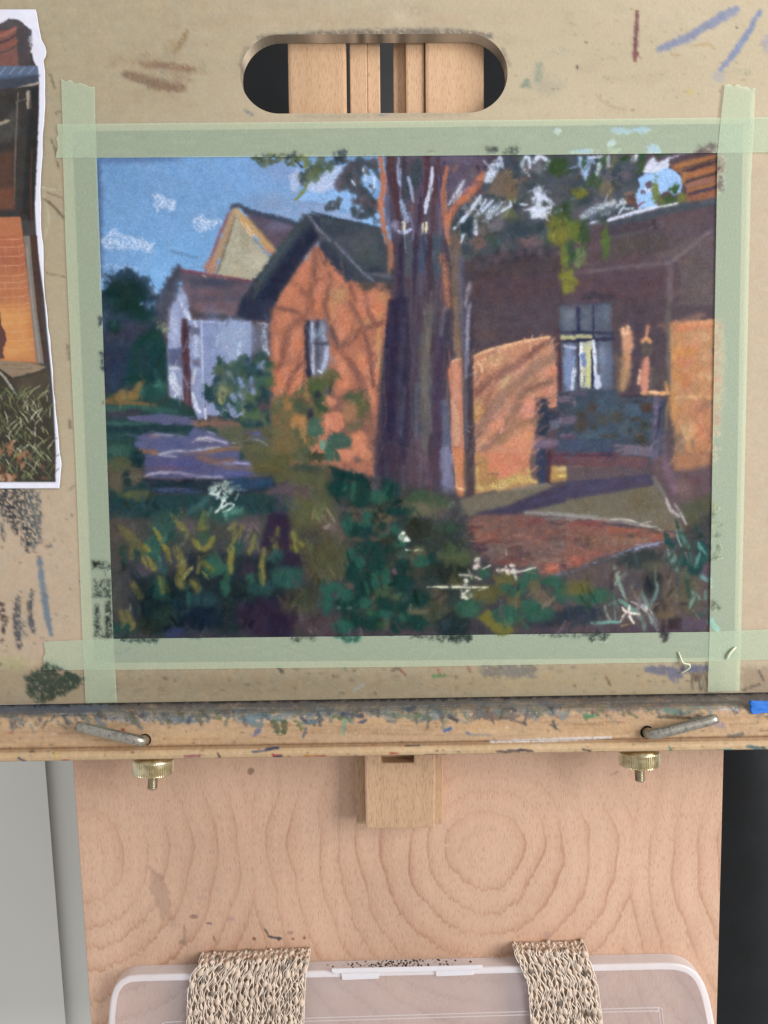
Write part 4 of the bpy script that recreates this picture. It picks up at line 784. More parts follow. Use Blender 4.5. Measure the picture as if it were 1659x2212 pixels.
    for x, y, w, h, q in ((40, 620, 140, 320, '#2c2238'), (110, 880, 260, 150, '#272036'), (50, 1370, 230, 380, '#241c33'), (320, 1420, 340, 160, '#4a3c42'), (230, 1180, 300, 200, '#35382e'), (180, 1270, 260, 110, '#4b4a36'), (110, 1020, 230, 170, '#26514a'), (10, 850, 90, 90, '#26514a'), (50, 400, 130, 150, '#35424c'), (500, 1480, 240, 60, '#4c3a46'), (1050, 1470, 800, 70, '#4f3c48')):
        el(q, x, y, w, h, soft=44, a=.9)
    st('#7d7a32', 70, '140,660 160,790', grain=.15); st('#7d7a32', 50, '190,730 220,750'); st('#74722f', 34, '10,600 0,760', grain=.1)
    po('#2b3632', '560,280 1100,330 1250,560 1500,600 1600,800 1600,1450 560,1470 590,1000 620,760 540,560', soft=50, wob=20, a=.9)
    for x, y, w, h, q in ((1250, 430, 420, 150, '#55573f'), (1200, 345, 330, 90, '#3b5037'), (1340, 390, 190, 90, '#3a4e38'), (1180, 470, 200, 110, '#66604a'), (1190, 630, 260, 200, '#292d26'), (1430, 600, 230, 80, '#2c4638'), (1430, 950, 330, 190, '#252d27'), (1480, 830, 330, 130, '#4a5438'), (1280, 1320, 330, 260, '#434636'), (1180, 830, 130, 130, '#5c5a3e'), (900, 520, 160, 100, '#605440'), (1130, 960, 220, 130, '#3a3c32'), (660, 460, 330, 60, '#5a4c44'), (650, 560, 80, 130, '#5c4a42'), (730, 700, 300, 46, '#5b4b43'), (1350, 1150, 160, 160, '#4b4438'), (810, 290, 110, 120, '#5c4850'), (930, 640, 60, 90, '#5c4c46'), (620, 1090, 90, 60, '#5c4a46'), (980, 970, 50, 60, '#6a4a5c'), (820, 1230, 80, 130, '#57493f'), (910, 1400, 80, 110, '#5c5440'), (1500, 1400, 260, 200, '#242c28'), (1160, 1310, 200, 60, '#5c5a44'), (1050, 830, 120, 120, '#3a5044'), (1380, 480, 160, 70, '#5a4c50')):
        el(q, x, y, w, h, a=.85, grain=.08)
    D = '#133632'
    po('#12302e', '430,90 560,130 640,150 760,190 765,245 620,220 480,190', soft=10, wob=10)
    for x, y, w, h in ((530, 280, 220, 170), (710, 340, 180, 220), (930, 290, 170, 170), (1000, 470, 220, 80), (700, 630, 230, 120), (860, 600, 90, 80), (810, 790, 340, 120), (830, 900, 150, 200), (640, 970, 170, 180), (730, 1100, 150, 180), (1050, 920, 130, 120), (1050, 1070, 170, 160), (1190, 1200, 170, 140), (560, 1240, 180, 120), (650, 1230, 100, 110), (890, 1240, 150, 150), (1040, 1260, 150, 90), (620, 1360, 160, 150), (790, 1390, 180, 150), (1000, 1420, 120, 130), (1170, 1390, 170, 130), (560, 180, 120, 60), (980, 380, 70, 80), (760, 1000, 60, 90), (1290, 860, 80, 100), (620, 620, 110, 120)):
        el(D, x, y, w, h, a=.93)
    for x, y, w, h in ((560, 260, 80, 110), (640, 310, 56, 170), (850, 350, 160, 120), (590, 560, 90, 180), (750, 530, 90, 160), (880, 670, 120, 50), (620, 820, 100, 110), (690, 900, 90, 110), (830, 1060, 70, 180), (910, 1010, 90, 210), (470, 1110, 220, 110), (420, 1230, 110, 200), (580, 1170, 130, 120), (1190, 890, 110, 110), (740, 1230, 110, 110), (550, 1430, 170, 140), (900, 1330, 160, 70), (990, 620, 110, 100), (1030, 730, 120, 90), (600, 640, 60, 80), (1060, 1350, 90, 90), (700, 560, 40, 90)):
        el('#225646', x, y, w * .92, h * .92, a=.88, grain=.1)
    for x, y, w, h, q in ((780, 1310, 90, 60, '#2c5a3c'), (900, 1130, 120, 110, '#3c5238'), (1010, 1180, 130, 70, '#435c40'), (520, 1270, 46, 26, '#55705c'), (600, 1275, 40, 26, '#55705c'), (860, 1420, 60, 60, '#26482c')):
        el(q, x, y, w, h, a=.85, grain=.1)
    dabs(['#dfe4d0', '#b8c4b0', '#f2f4e8'], 14, '1020,650 1090,650 1095,720 1030,710', (14, 30), grain=.2); st('#c8d0bc', 22, '1075,790 1110,795', grain=.15); st('#c8cdb8', 20, '1140,800 1220,790', grain=.35)
    T('L')
    for x, y, w, h, q in ((60, 1200, 280, 330, '#1f2925'), (60, 1690, 330, 200, '#1b2a2e'), (1250, 1560, 560, 180, '#283340'), (1000, 1660, 460, 80, '#2c303c'), (1050, 1730, 900, 60, '#4a3d4a'), (1480, 1190, 420, 130, '#584b46'), (300, 1680, 160, 130, '#38363f'), (480, 1500, 160, 110, '#3a3a3c')):
        el(q, x, y, w, h, soft=30, a=.9)
    for x, y, w, h, q in ((600, 1220, 240, 130, '#615d30'), (390, 1370, 270, 190, '#57542c'), (1330, 1290, 310, 180, '#5b582c'), (520, 1330, 200, 110, '#4f5030'), (870, 1290, 120, 160, '#5d5838'), (960, 1410, 220, 170, '#6b5947'), (680, 1450, 150, 130, '#5a5138'), (700, 1640, 110, 100, '#3e4a3a'), (100, 1240, 130, 130, '#4e4c34'), (160, 1020, 240, 130, '#435236'), (30, 930, 120, 140, '#3a4a30'), (1110, 1510, 160, 70, '#6a5048')):
        el(q, x, y, w, h, a=.88, grain=.06)
    po('#6c672a', '300,1600 420,1520 470,1560 490,1650 600,1640 690,1740 640,1775 500,1770 420,1690', soft=10, wob=12)
    for x, y, w, h in ((380, 1160, 110, 120), (830, 1170, 160, 120), (1040, 1240, 190, 110), (1140, 1340, 150, 190), (1470, 1390, 330, 160), (600, 1300, 100, 80), (760, 1260, 90, 140), (900, 1560, 340, 160), (600, 1570, 260, 180), (230, 1510, 250, 180), (830, 1460, 170, 90), (700, 1350, 120, 90)):
        el('#2a5846', x, y, w, h, a=.92, grain=.04)
    Y = '#e0e0c4'
    st(Y, 20, '-180,1300 0,1298 200,1302 420,1300', grain=.06, taper=.6); st('#c6c8a8', 14, '330,1330 420,1300'); dabs(['#e4e6d4', '#c9ccb0'], 20, '150,1330 260,1330 280,1400 200,1425 150,1400', (14, 34), grain=.15); dabs(['#d4d6c0'], 8, '180,1200 230,1210 230,1300 170,1300', (14, 28), grain=.25)
    st('#b8b4a4', 20, '130,1180 250,1190 350,1225', grain=.15); dabs(['#cfc2b8', '#e0d6cc', '#b09a92'], 14, '260,1030 330,1020 340,1120 260,1120', (16, 34), grain=.25); st('#d5cabc', 20, '370,1120 440,1085', grain=.15); dabs(['#cfc2b4', '#e2d8cc', '#b8a498'], 24, '470,1130 560,1090 650,1080 700,1050 720,1120 680,1180 520,1170', (14, 36), grain=.28); st('#ded6c6', 16, '730,1150 810,1130 885,1108', grain=.06); st('#b8a8a0', 14, '590,930 600,990', grain=.2)
    T('M')
    po('#574a4a', '-20,1170 150,1110 480,1010 930,880 1400,860 1400,1750 -20,1750', soft=30, wob=12, a=.9)
    for x, y, w, h, q in ((720, 1030, 480, 190, '#2e3738'), (620, 1230, 230, 170, '#49464c'), (840, 1280, 210, 270, '#252b2f'), (990, 1400, 150, 420, '#5e5044'), (1190, 1350, 230, 420, '#565140'), (1320, 1130, 130, 140, '#5f4a5c'), (700, 1710, 1500, 90, '#4f424e'), (130, 1570, 430, 190, '#283442'), (220, 1390, 430, 170, '#2b5845'), (100, 1310, 280, 140, '#5d592d'), (870, 1100, 260, 90, '#4e5042'), (1200, 1000, 330, 300, '#37413f'), (960, 1560, 240, 80, '#6b5a42'), (1330, 930, 120, 130, '#2a343e'), (560, 1400, 170, 200, '#4a444a'), (1250, 1660, 260, 130, '#54465a'), (900, 1470, 140, 130, '#3e383c')):
        el(q, x, y, w, h, soft=34, a=.9)
    po('#322a30', '980,1610 1110,1610 1110,1720 970,1720', soft=8, wob=9, grain=.18); st('#322a30', 60, '930,1640 930,1740', grain=.25); st('#3a3236', 40, '1030,1460 1160,1465', grain=.2); dabs(['#36302f', '#5e503f'], 20, '830,1450 960,1430 960,1560 840,1560', (20, 50), grain=.25)
    for q, w, p_ in (('#1d4240', 44, '1055,640 1085,730'), ('#1f4644', 60, '945,770 990,850 1030,920'), ('#3f6e64', 44, '1090,730 1130,830 1190,930'), ('#5a8f86', 38, '975,940 1020,1040 1070,1150'), ('#1f4240', 70, '1260,720 1330,830'), ('#1f4440', 60, '1300,860 1350,960 1330,1060'), ('#4b877c', 40, '1275,870 1310,930 1355,985'), ('#1c403e', 80, '1130,1020 1190,1110 1260,1170'), ('#1c403e', 80, '1270,1160 1300,1040 1310,960'), ('#5b938a', 36, '1290,960 1265,1060 1245,1110'), ('#1f4440', 46, '1068,1180 1072,1300'), ('#25443c', 76, '1165,1220 1190,1400'), ('#6a9c90', 20, '1060,740 1080,830 1110,900'),
                     ('#8a9088', 20, '1150,960 1180,1060', ), ('#36605c', 36, '1200,960 1210,1090'), ('#1f423c', 70, '1240,1570 1330,1580'), ('#3f685c', 30, '1390,1500 1310,1580'), ('#6aa699', 34, '1215,1340 1270,1400 1330,1430'), ('#6aa699', 30, '1345,1340 1350,1420'), ('#62a094', 70, '1320,1205 1370,1225'), ('#5a9a90', 40, '1370,1640 1390,1660')):
        st(q, w, p_, grain=.1, taper=.55)
    for q, w, p_ in (('#7f9888', 32, '445,1075 490,1230 530,1340 575,1430'), ('#708e86', 32, '855,1235 875,1310 840,1420 800,1500'), ('#608c7e', 46, '495,1425 590,1490 700,1570'), ('#6d8c84', 36, '735,1380 770,1460 800,1520'), ('#8c9e9a', 46, '740,1470 800,1560 830,1670'), ('#b4aca4', 18, '615,1440 710,1490 800,1570'), ('#c9cfd2', 18, '720,1470 800,1540 815,1600'), ('#5f8c8a', 30, '450,1450 465,1640'), ('#86908a', 26, '360,1480 375,1560 420,1640'), ('#6a9e96', 34, '230,1652 360,1650 510,1640'), ('#68807a', 44, '700,1570 740,1650 745,1725'), ('#807a60', 40, '620,1290 680,1440'), ('#7a6c4e', 40, '520,1680 650,1650'), ('#6c8890', 14, '390,1480 450,1440')):
        st(q, w, p_, grain=.14, taper=.6)
    st('#e6ded2', 22, '530,1495 570,1545 700,1568', taper=.5); st('#e8dfd0', 26, '603,1480 595,1570 640,1655', taper=.5)
    # paper tooth over everything
    c.full()
    c.smudge(7, .8)
    c.scumble(620, '238,1080 560,1070 760,1030 1000,1080 1040,1210 1180,1260 1450,1180 1540,1120 1540,1375 240,1385', (14, 40), (4, 11), (30, 130), .32, .75, .16, 16)
    c.scumble(260, '1000,345 1390,335 1380,440 1200,520 1000,560 985,470', (10, 26), (4, 10), (-60, 120), .35, .7, .14, 14)
    c.scumble(170, '590,700 690,540 840,650 830,1020 590,1010', (16, 44), (4, 10), (50, 130), .38, .5, .07, 12)
    c.scumble(190, '825,340 1000,340 1000,640 980,1060 810,1040 850,640', (40, 120), (2, 6), (84, 97), .35, .55, .14, 7)
    c.scumble(170, '1010,770 1195,730 1200,850 1160,1020 1015,1050', (16, 46), (3, 9), (20, 80), .38, .5, .08, 10)
    c.scumble(150, '1000,1120 1300,1110 1530,1160 1180,1240 1040,1210', (14, 46), (3, 8), (-14, 24), .38, .6, .13, 12)
    c.scumble(150, '1160,850 1420,860 1420,980 1160,1000', (12, 36), (3, 8), (-40, 60), .35, .6, .12, 10)
    c.scumble(120, '1450,700 1545,690 1540,980 1450,1000', (16, 40), (4, 10), (40, 140), .38, .5, .07, 14)
    c.scumble(120, '380,620 560,600 580,880 370,880', (12, 36), (3, 8), (70, 110), .38, .5, .08, 9)
    c.scumble(110, '225,600 350,620 360,870 235,880', (12, 30), (4, 10), (20, 140), .35, .5, .12, 14)
    c.scumble(120, '1010,560 1540,480 1540,680 1200,700 1020,720', (20, 60), (4, 12), (-10, 30), .4, .35, .06, 12)
    c.scumble(90, '240,890 560,900 600,1060 300,1060', (20, 60), (3, 8), (-8, 12), .36, .6, .1, 10)
    c.rub(.6, .6, .84)
    c.c *= (1 + (c.fine - .5) * .13 + (c.var - .5) * .02)[..., None]
    c.c = .945 * np.clip(c.c, 0, 1) ** 1.02 + .018
    return c
# ------------------------------------------------------------------ other hand-marked surfaces
def tape_marks():
    """pastel that ran over onto the tape; only its coverage matters outside the strokes"""
    c = Canvas(80, 160, 1690, 1540, 0.5, '#c6d6b9', 9)
    T = lambda k: c.tile(*TL[k]); st, po, el, dabs = c.st, c.po, c.el, c.dabs
    T('B')
    dabs(['#3b4648', '#59653f', '#6d7442', '#2f3d44'], 26, '70,95 250,75 560,55 590,110 80,110', (26, 50), grain=.25)
    dabs(['#333d46', '#3c4750'], 16, '900,60 1030,40 1030,110 930,110', (24, 50), grain=.25); st('#8a8f58', 36, '560,80 680,75', grain=.3, a=.7)
    st('#6b7360', 30, '1480,70 1540,70', grain=.4); st('#48504c', 30, '1330,75 1370,70', grain=.4); st('#55584c', 22, '1240,80 1255,75', grain=.3)
    T('C')
    st('#6f6258', 40, '310,45 360,45', grain=.5); dabs(['#3c4444', '#4a5048'], 12, '900,0 1020,0 1050,40 930,35', (26, 54), grain=.3); dabs(['#5a6454', '#6c7868', '#4a5448'], 14, '1070,50 1180,10 1260,40 1250,70 1080,75', (26, 54), grain=.35)
    T('R')
    for x, y, w, h, q in ((730, 830, 130, 40, '#94b0c8'), (850, 825, 120, 36, '#92b0ca'), (490, 960, 150, 30, '#92aec4'), (935, 945, 90, 60, '#94b2cc'), (660, 910, 50, 40, '#a8c2cc'), (320, 830, 50, 46, '#a9bcb8'), (680, 950, 80, 40, '#98a894')):
        el(q, x, y, w, h, grain=.15, a=.75)
    dabs(['#3c4844', '#5a6858'], 8, '0,950 90,940 90,975 0,975', (20, 40), grain=.35)
    dabs(['#5c4c4c', '#4a3f44', '#6d5a54'], 16, '1190,960 1260,925 1320,925 1335,970 1200,970', (20, 44), grain=.25)
    dabs(['#a08a7c', '#7d6a60', '#4c4044'], 14, '1335,990 1385,1010 1375,1180 1335,1200', (20, 44), grain=.35, a=.7)
    T('E'); dabs(['#b09484', '#8a7264', '#453a40'], 22, '1520,130 1600,180 1570,330 1590,420 1550,500 1520,540', (24, 60), grain=.4, a=.8)
    T('I')
    st('#cf9a74', 130, '1640,230 1640,700 1620,1300', soft=50, a=.4, grain=.2); dabs(['#c99c80', '#b08a78', '#d8ae90'], 26, '1610,250 1680,250 1660,800 1650,1600 1600,1600', (30, 70), grain=.4, a=.6)
    T('M')
    dabs(['#5c6450', '#7a8660', '#48544c'], 34, '1395,480 1480,450 1460,620 1520,700 1500,900 1480,1020 1395,1040', (20, 50), grain=.4, a=.85); dabs(['#5a5c48', '#3c423c'], 14, '1400,1420 1490,1440 1490,1540 1400,1540', (20, 44), grain=.35)
    st('#7ab0a4', 40, '1390,1600 1430,1680 1470,1720', grain=.2); st('#80b4a8', 30, '1395,1220 1400,1300', grain=.3); el('#a88c80', 1440, 40, 60, 60, grain=.4, a=.6)
    dabs(['#1e2826', '#2c3432'], 40, '160,1750 400,1745 390,1800 340,1830 200,1820', (20, 46), (1, 1.8), (30, 100), grain=.35); dabs(['#20242a', '#38302e'], 30, '890,1735 980,1735 970,1800 950,1850 910,1800', (20, 44), grain=.3)
    T('L')
    dabs(['#161e1c', '#24302c'], 46, '0,1755 240,1755 260,1810 200,1840 0,1830', (20, 46), (1, 1.8), (40, 100), grain=.35); dabs(['#6c672a', '#5c582c'], 8, '490,1750 640,1750 560,1780', (24, 44), grain=.2); dabs(['#222c2e', '#323a38'], 46, '700,1752 1600,1748 1580,1800 1400,1800 1000,1800 900,1790', (16, 36), (1, 2), (20, 120), grain=.45)
    T('K')
    dabs(['#2b5c4c', '#234a40'], 26, '490,1500 690,1500 690,1540 650,1570 570,1550', (20, 50), grain=.25); dabs(['#24302a', '#3c4438'], 50, '100,1510 340,1510 330,1540 150,1560', (14, 30), grain=.5, a=.7); dabs(['#18201e', '#283430'], 50, '1060,1495 1640,1480 1640,1530 1500,1560 1200,1530', (16, 36), grain=.42); el('#1a2a2a', 950, 1500, 60, 26, grain=.2)
    T('J')
    dabs(['#1a2c2a', '#24382f', '#2c3c48'], 46, '180,1520 560,1520 540,1560 380,1560 250,1550', (16, 36), grain=.35); st('#1a2c3a', 24, '820,1518 900,1525', grain=.2)
    po('#1c2422', '0,880 150,890 160,960 0,960', soft=8, wob=14, grain=.42); po('#141a1a', '0,880 60,890 40,930 0,940', soft=10, wob=10, grain=.2); po('#1c2422', '10,1040 160,1030 165,1195 5,1190', soft=10, wob=16, grain=.45); po('#161c1a', '60,1130 160,1120 160,1190 60,1190', soft=10, wob=12, grain=.45)
    po('#181e1c', '110,1210 165,1210 175,1530 105,1530', soft=8, wob=12, grain=.38); po('#1a201e', '15,1250 60,1250 90,1500 150,1500 150,1530 15,1520', soft=8, wob=12, grain=.45); st('#5a6468', 20, '200,1630 260,1650 320,1610', soft=8, a=.4)
    c.tile(0, 1600, 2.329)
    dabs(['#2c3a2c', '#1c2620'], 30, '330,1290 360,1300 440,1345 500,1355 340,1360', (14, 30), grain=.35)
    st('#26343c', 16, '790,560 800,640', grain=.3)
    c.tile(0, 800, 2.458)
    dabs(['#2a3440', '#1c2a34'], 24, '790,570 815,580 815,640 795,640', (10, 24), grain=.3); dabs(['#2a3440', '#1c2a34'], 30, '805,840 830,850 830,1010 810,980', (10, 24), grain=.3); el('#6a4c34', 832, 1250, 18, 26)
    # faint dirt along the tape
    c.full()
    for k in range(60):
        x = c.rng.uniform(210, 1640); el('#8a9484', x, c.rng.uniform(275, 335) - (x - 200) * .009, c.rng.uniform(10, 60), c.rng.uniform(4, 16), a=.16, soft=6, grain=.25)
    for k in range(40):
        x = c.rng.uniform(110, 1640); el('#8a9484', x, c.rng.uniform(1385, 1440) - (x - 200) * .012, c.rng.uniform(6, 40), c.rng.uniform(3, 10), a=.16, soft=5, grain=.25)
    c.rub(.3, .7); c.soft_cover(); return c

def board_marks():
    c = Canvas(-260, -160, 1920, 1560, 0.4, '#c2ae8a', 21)
    st, po, el, dabs = c.st, c.po, c.el, c.dabs
    # broad mottling of old hardboard
    for k in range(240):
        x, y = c.rng.uniform(-200, 1850), c.rng.uniform(-120, 1500)
        el(('#c1ad8a', '#ccb896', '#bca882', '#c7b190', '#c2aa8c', '#b6a484')[k % 6], x, y, c.rng.uniform(60, 360), c.rng.uniform(30, 160), soft=60, a=.35, grain=.08)
    po('#c8a88a', '-200,1050 190,1050 190,1520 -200,1520', soft=60, a=.7); po('#bfa68a', '1600,330 1900,330 1900,1400 1600,1400', soft=60, a=.7)
    po('#a6926f', '-200,1440 1560,1430 1560,1540 -200,1540', soft=14, a=.75); el('#8c7a5c', 600, 1480, 900, 50, soft=20, a=.5, grain=.15); el('#b09468', 1200, 1470, 500, 40, soft=16, a=.6, grain=.15); po('#9c8268', '1600,1440 1800,1440 1800,1540 1600,1540', soft=10, a=.7, grain=.15)
    st('#c48e68', 26, '450,52 700,45 1000,40', soft=16, a=.3, grain=.25); el('#d9c9a8', 870, 40, 60, 40, soft=20, a=.5)
    el('#ad9c78', 60, 300, 700, 1100, soft=300, a=.7); el('#b3a17c', 350, 60, 900, 300, soft=140, a=.5)  # olive upper left: a shadow's darkening painted into the board colour
    # brown smears
    st('#8f6d54', 17, '306,138 360,142 418,152', grain=.18, soft=5); st('#876750', 23, '272,160 320,176 360,186 393,191', grain=.14, soft=5); st('#9a7a52', 12, '403,68 392,92 376,112', grain=.2, soft=4); el('#a58662', 385, 165, 50, 50, grain=.4, a=.7); el('#b0906c', 300, 130, 90, 40, grain=.35, a=.5, soft=14); el('#a88a64', 345, 205, 120, 30, grain=.35, a=.4, soft=12); el('#a98c60', 370, 100, 40, 30, grain=.3, a=.6); el('#b0946c', 378, 55, 30, 20, grain=.35, a=.6)
    for k in range(46): el(('#9c8468', '#a58e70', '#94795c')[k % 3], c.rng.normal(345, 52), c.rng.normal(160, 26), c.rng.uniform(10, 46), c.rng.uniform(5, 16), grain=.42, a=.4, soft=6)
    for k in range(160): el(('#a89878', '#b09c7c', '#9c8c70', '#c8b898')[k % 4], c.rng.uniform(-50, 1650), c.rng.uniform(0, 250), c.rng.uniform(14, 90), c.rng.uniform(6, 30), grain=.4, a=.22, soft=10)
    # blue, red and green strokes at the top right
    st('#8088a6', 19, '1425,105 1480,84 1540,48 1590,18', grain=.08, soft=4); st('#8c92ae', 26, '1560,40 1590,22', grain=.3, soft=8, a=.7); st('#7c88ac', 14, '1556,152 1588,112 1612,76 1641,26', grain=.08, soft=3); el('#9a9cac', 1553, 165, 30, 26, grain=.3, a=.6)
    st('#7c4a4a', 9, '1376,26 1374,70 1371,126', soft=2, taper=.1); el('#8c5454', 1372, 118, 13, 20)
    po('#869078', '1122,190 1140,160 1148,190', soft=4, wob=6, grain=.2); st('#8c9680', 24, '1166,140 1162,170', grain=.25, a=.8, soft=6); st('#a9a68c', 30, '1185,120 1215,106', grain=.35, a=.5, soft=8); el('#a09c84', 1185, 185, 50, 40, a=.4, soft=14); st('#b08850', 8, '1450,120 1470,118', a=.5); st('#b08c54', 6, '1490,100 1530,95 1545,108', a=.5); el('#c0b060', 1490, 200, 10, 10); el('#a8a480', 1615, 155, 16, 16, a=.7); st('#b08c6c', 6, '1288,205 1310,225 1350,238', a=.5, grain=.2)
    el('#9090a8', 1655, 95, 20, 40, a=.6, grain=.2); el('#4c4c4c', 1247, 145, 5, 8); el('#3c3c3c', 1367, 238, 4, 4); el('#4a4a4c', 1592, 60, 6, 4); el('#5c5450', 1266, 92, 4, 4)
    for k in range(90): el('#7a6a50', c.rng.uniform(1100, 1650), c.rng.uniform(10, 250), c.rng.uniform(2, 5), c.rng.uniform(1, 4), a=.55)
    for k in range(140): el(('#6f6048', '#5c5040', '#8c7a5c')[k % 3], c.rng.uniform(-50, 1700), c.rng.uniform(-20, 1500), c.rng.uniform(2, 6), c.rng.uniform(2, 4), a=.5)
    # grime round the hand slot
    st('#6c6058', 16, '560,82 700,74 850,70 980,70 1060,78', grain=.3, soft=5, a=.8); st('#7d6f5c', 22, '535,105 522,140', grain=.35, soft=6, a=.7); st('#7a6c5c', 14, '1085,105 1098,140', grain=.35, soft=5, a=.6); st('#5c6c80', 10, '530,238 545,248', grain=.3, a=.7); st('#a08e74', 12, '640,252 900,248 1010,248', grain=.4, a=.5); st('#7c7c90', 6, '820,248 835,247', grain=.3)
    # scratches beside the print
    for w, q in ((6, '95,430 115,445 136,470'), (4, '108,160 115,180 118,190'), (4, '120,245 130,240'), (4, '110,300 120,325'), (3, '100,415 135,428'), (4, '122,345 128,365'), (5, '118,320 122,335'), (3, '100,590 140,598'), (4, '150,1060 160,1050')):
        st('#5e5240', w, q, a=.75, grain=.12)
    st('#d8cdb0', 4, '90,405 118,410', a=.7); st('#cfc2a4', 4, '95,420 105,470 95,520', a=.5); st('#6a5a48', 8, '145,745 148,775', a=.6, grain=.3); st('#5c5040', 8, '150,910 152,925', a=.6)
    # charcoal at the lower left
    for q, w, p_ in (('#3c3e44', 60, '-20,1060 20,1080 30,1120'), ('#44484c', 34, '52,1065 58,1130 60,1175'), ('#33363e', 22, '30,1120 35,1150'), ('#565c5e', 44, '70,1070 68,1120 72,1170'), ('#3a3c42', 20, '57,1140 60,1190'), ('#6a6c66', 18, '75,1065 78,1120'), ('#46484c', 14, '4,1130 8,1165'), ('#55595c', 12, '100,1180 108,1178')):
        st(q, w, p_, grain=.42, soft=4)
    st('#6e7e8e', 14, '85,1208 92,1260 98,1310 110,1370', soft=3); st('#7c8894', 20, '88,1240 94,1290', grain=.35, a=.6); st('#4e5058', 16, '40,1290 36,1340 42,1400', grain=.35); st('#54585e', 13, '70,1278 64,1320 72,1365', grain=.3); st('#666a6a', 24, '46,1340 52,1370', grain=.45, a=.7); dabs(['#4c3c38', '#5c4c44'], 16, '-10,1290 12,1300 18,1350 0,1400', (4, 10), grain=.25); st('#c0a060', 6, '54,1300 58,1320', a=.7)
    el('#b3ac74', 20, 1432, 90, 30, soft=10, a=.7, grain=.15); po('#3c4838', '52,1462 90,1442 115,1432 145,1448 185,1467 160,1490 120,1508 88,1522 60,1500', soft=4, wob=8, grain=.22); po('#3c4a3a', '140,1445 185,1466 150,1488 128,1470', soft=3, wob=5, grain=.2); po('#c9a585', '122,1452 140,1448 134,1458', soft=3, a=.8)
    for k in range(60): el('#5c4c40', c.rng.uniform(-20, 180), c.rng.uniform(1060, 1500), c.rng.uniform(2, 6), c.rng.uniform(2, 5), a=.6)
    # marks on the strip under the picture
    for q, w, p_ in (('#6c6a80', 22, '1400,1446 1450,1450 1470,1458'), ('#61637e', 24, '1475,1447 1525,1445'), ('#74728a', 14, '1440,1455 1462,1472'), ('#a04448', 6, '865,1446 875,1458'), ('#a84c4c', 6, '945,1445 950,1458'), ('#4e8450', 8, '935,1461 960,1459'), ('#a4a6a2', 8, '765,1492 785,1478'), ('#6a5c50', 8, '845,1448 862,1444'), ('#7a6248', 8, '1310,1465 1318,1480'), ('#5c7c4c', 8, '744,1440 748,1448'), ('#8c5c50', 8, '1010,1440 1015,1450'), ('#80786c', 40, '1050,1450 1150,1450'), ('#5c5248', 10, '600,1440 610,1452')):
        st(q, w, p_, grain=.2, soft=3)
    for k in range(26): st('#55483c', c.rng.uniform(2, 4), [(x0 := c.rng.uniform(1490, 1528), 1455), (x0 + 4, c.rng.uniform(1470, 1495))], a=.6, grain=.2)
    for k in range(120): el(('#6f5c44', '#7c6a50', '#4c4238', '#a08c68')[k % 4], c.rng.uniform(200, 1650), c.rng.uniform(1440, 1505), c.rng.uniform(3, 16), c.rng.uniform(2, 8), a=.4, grain=.2)
    st('#4a4038', 5, '1640,1478 1600,1492', a=.7); st('#5c5048', 8, '1640,1450 1650,1470', grain=.3)
    c.tone(.76, .95); return c

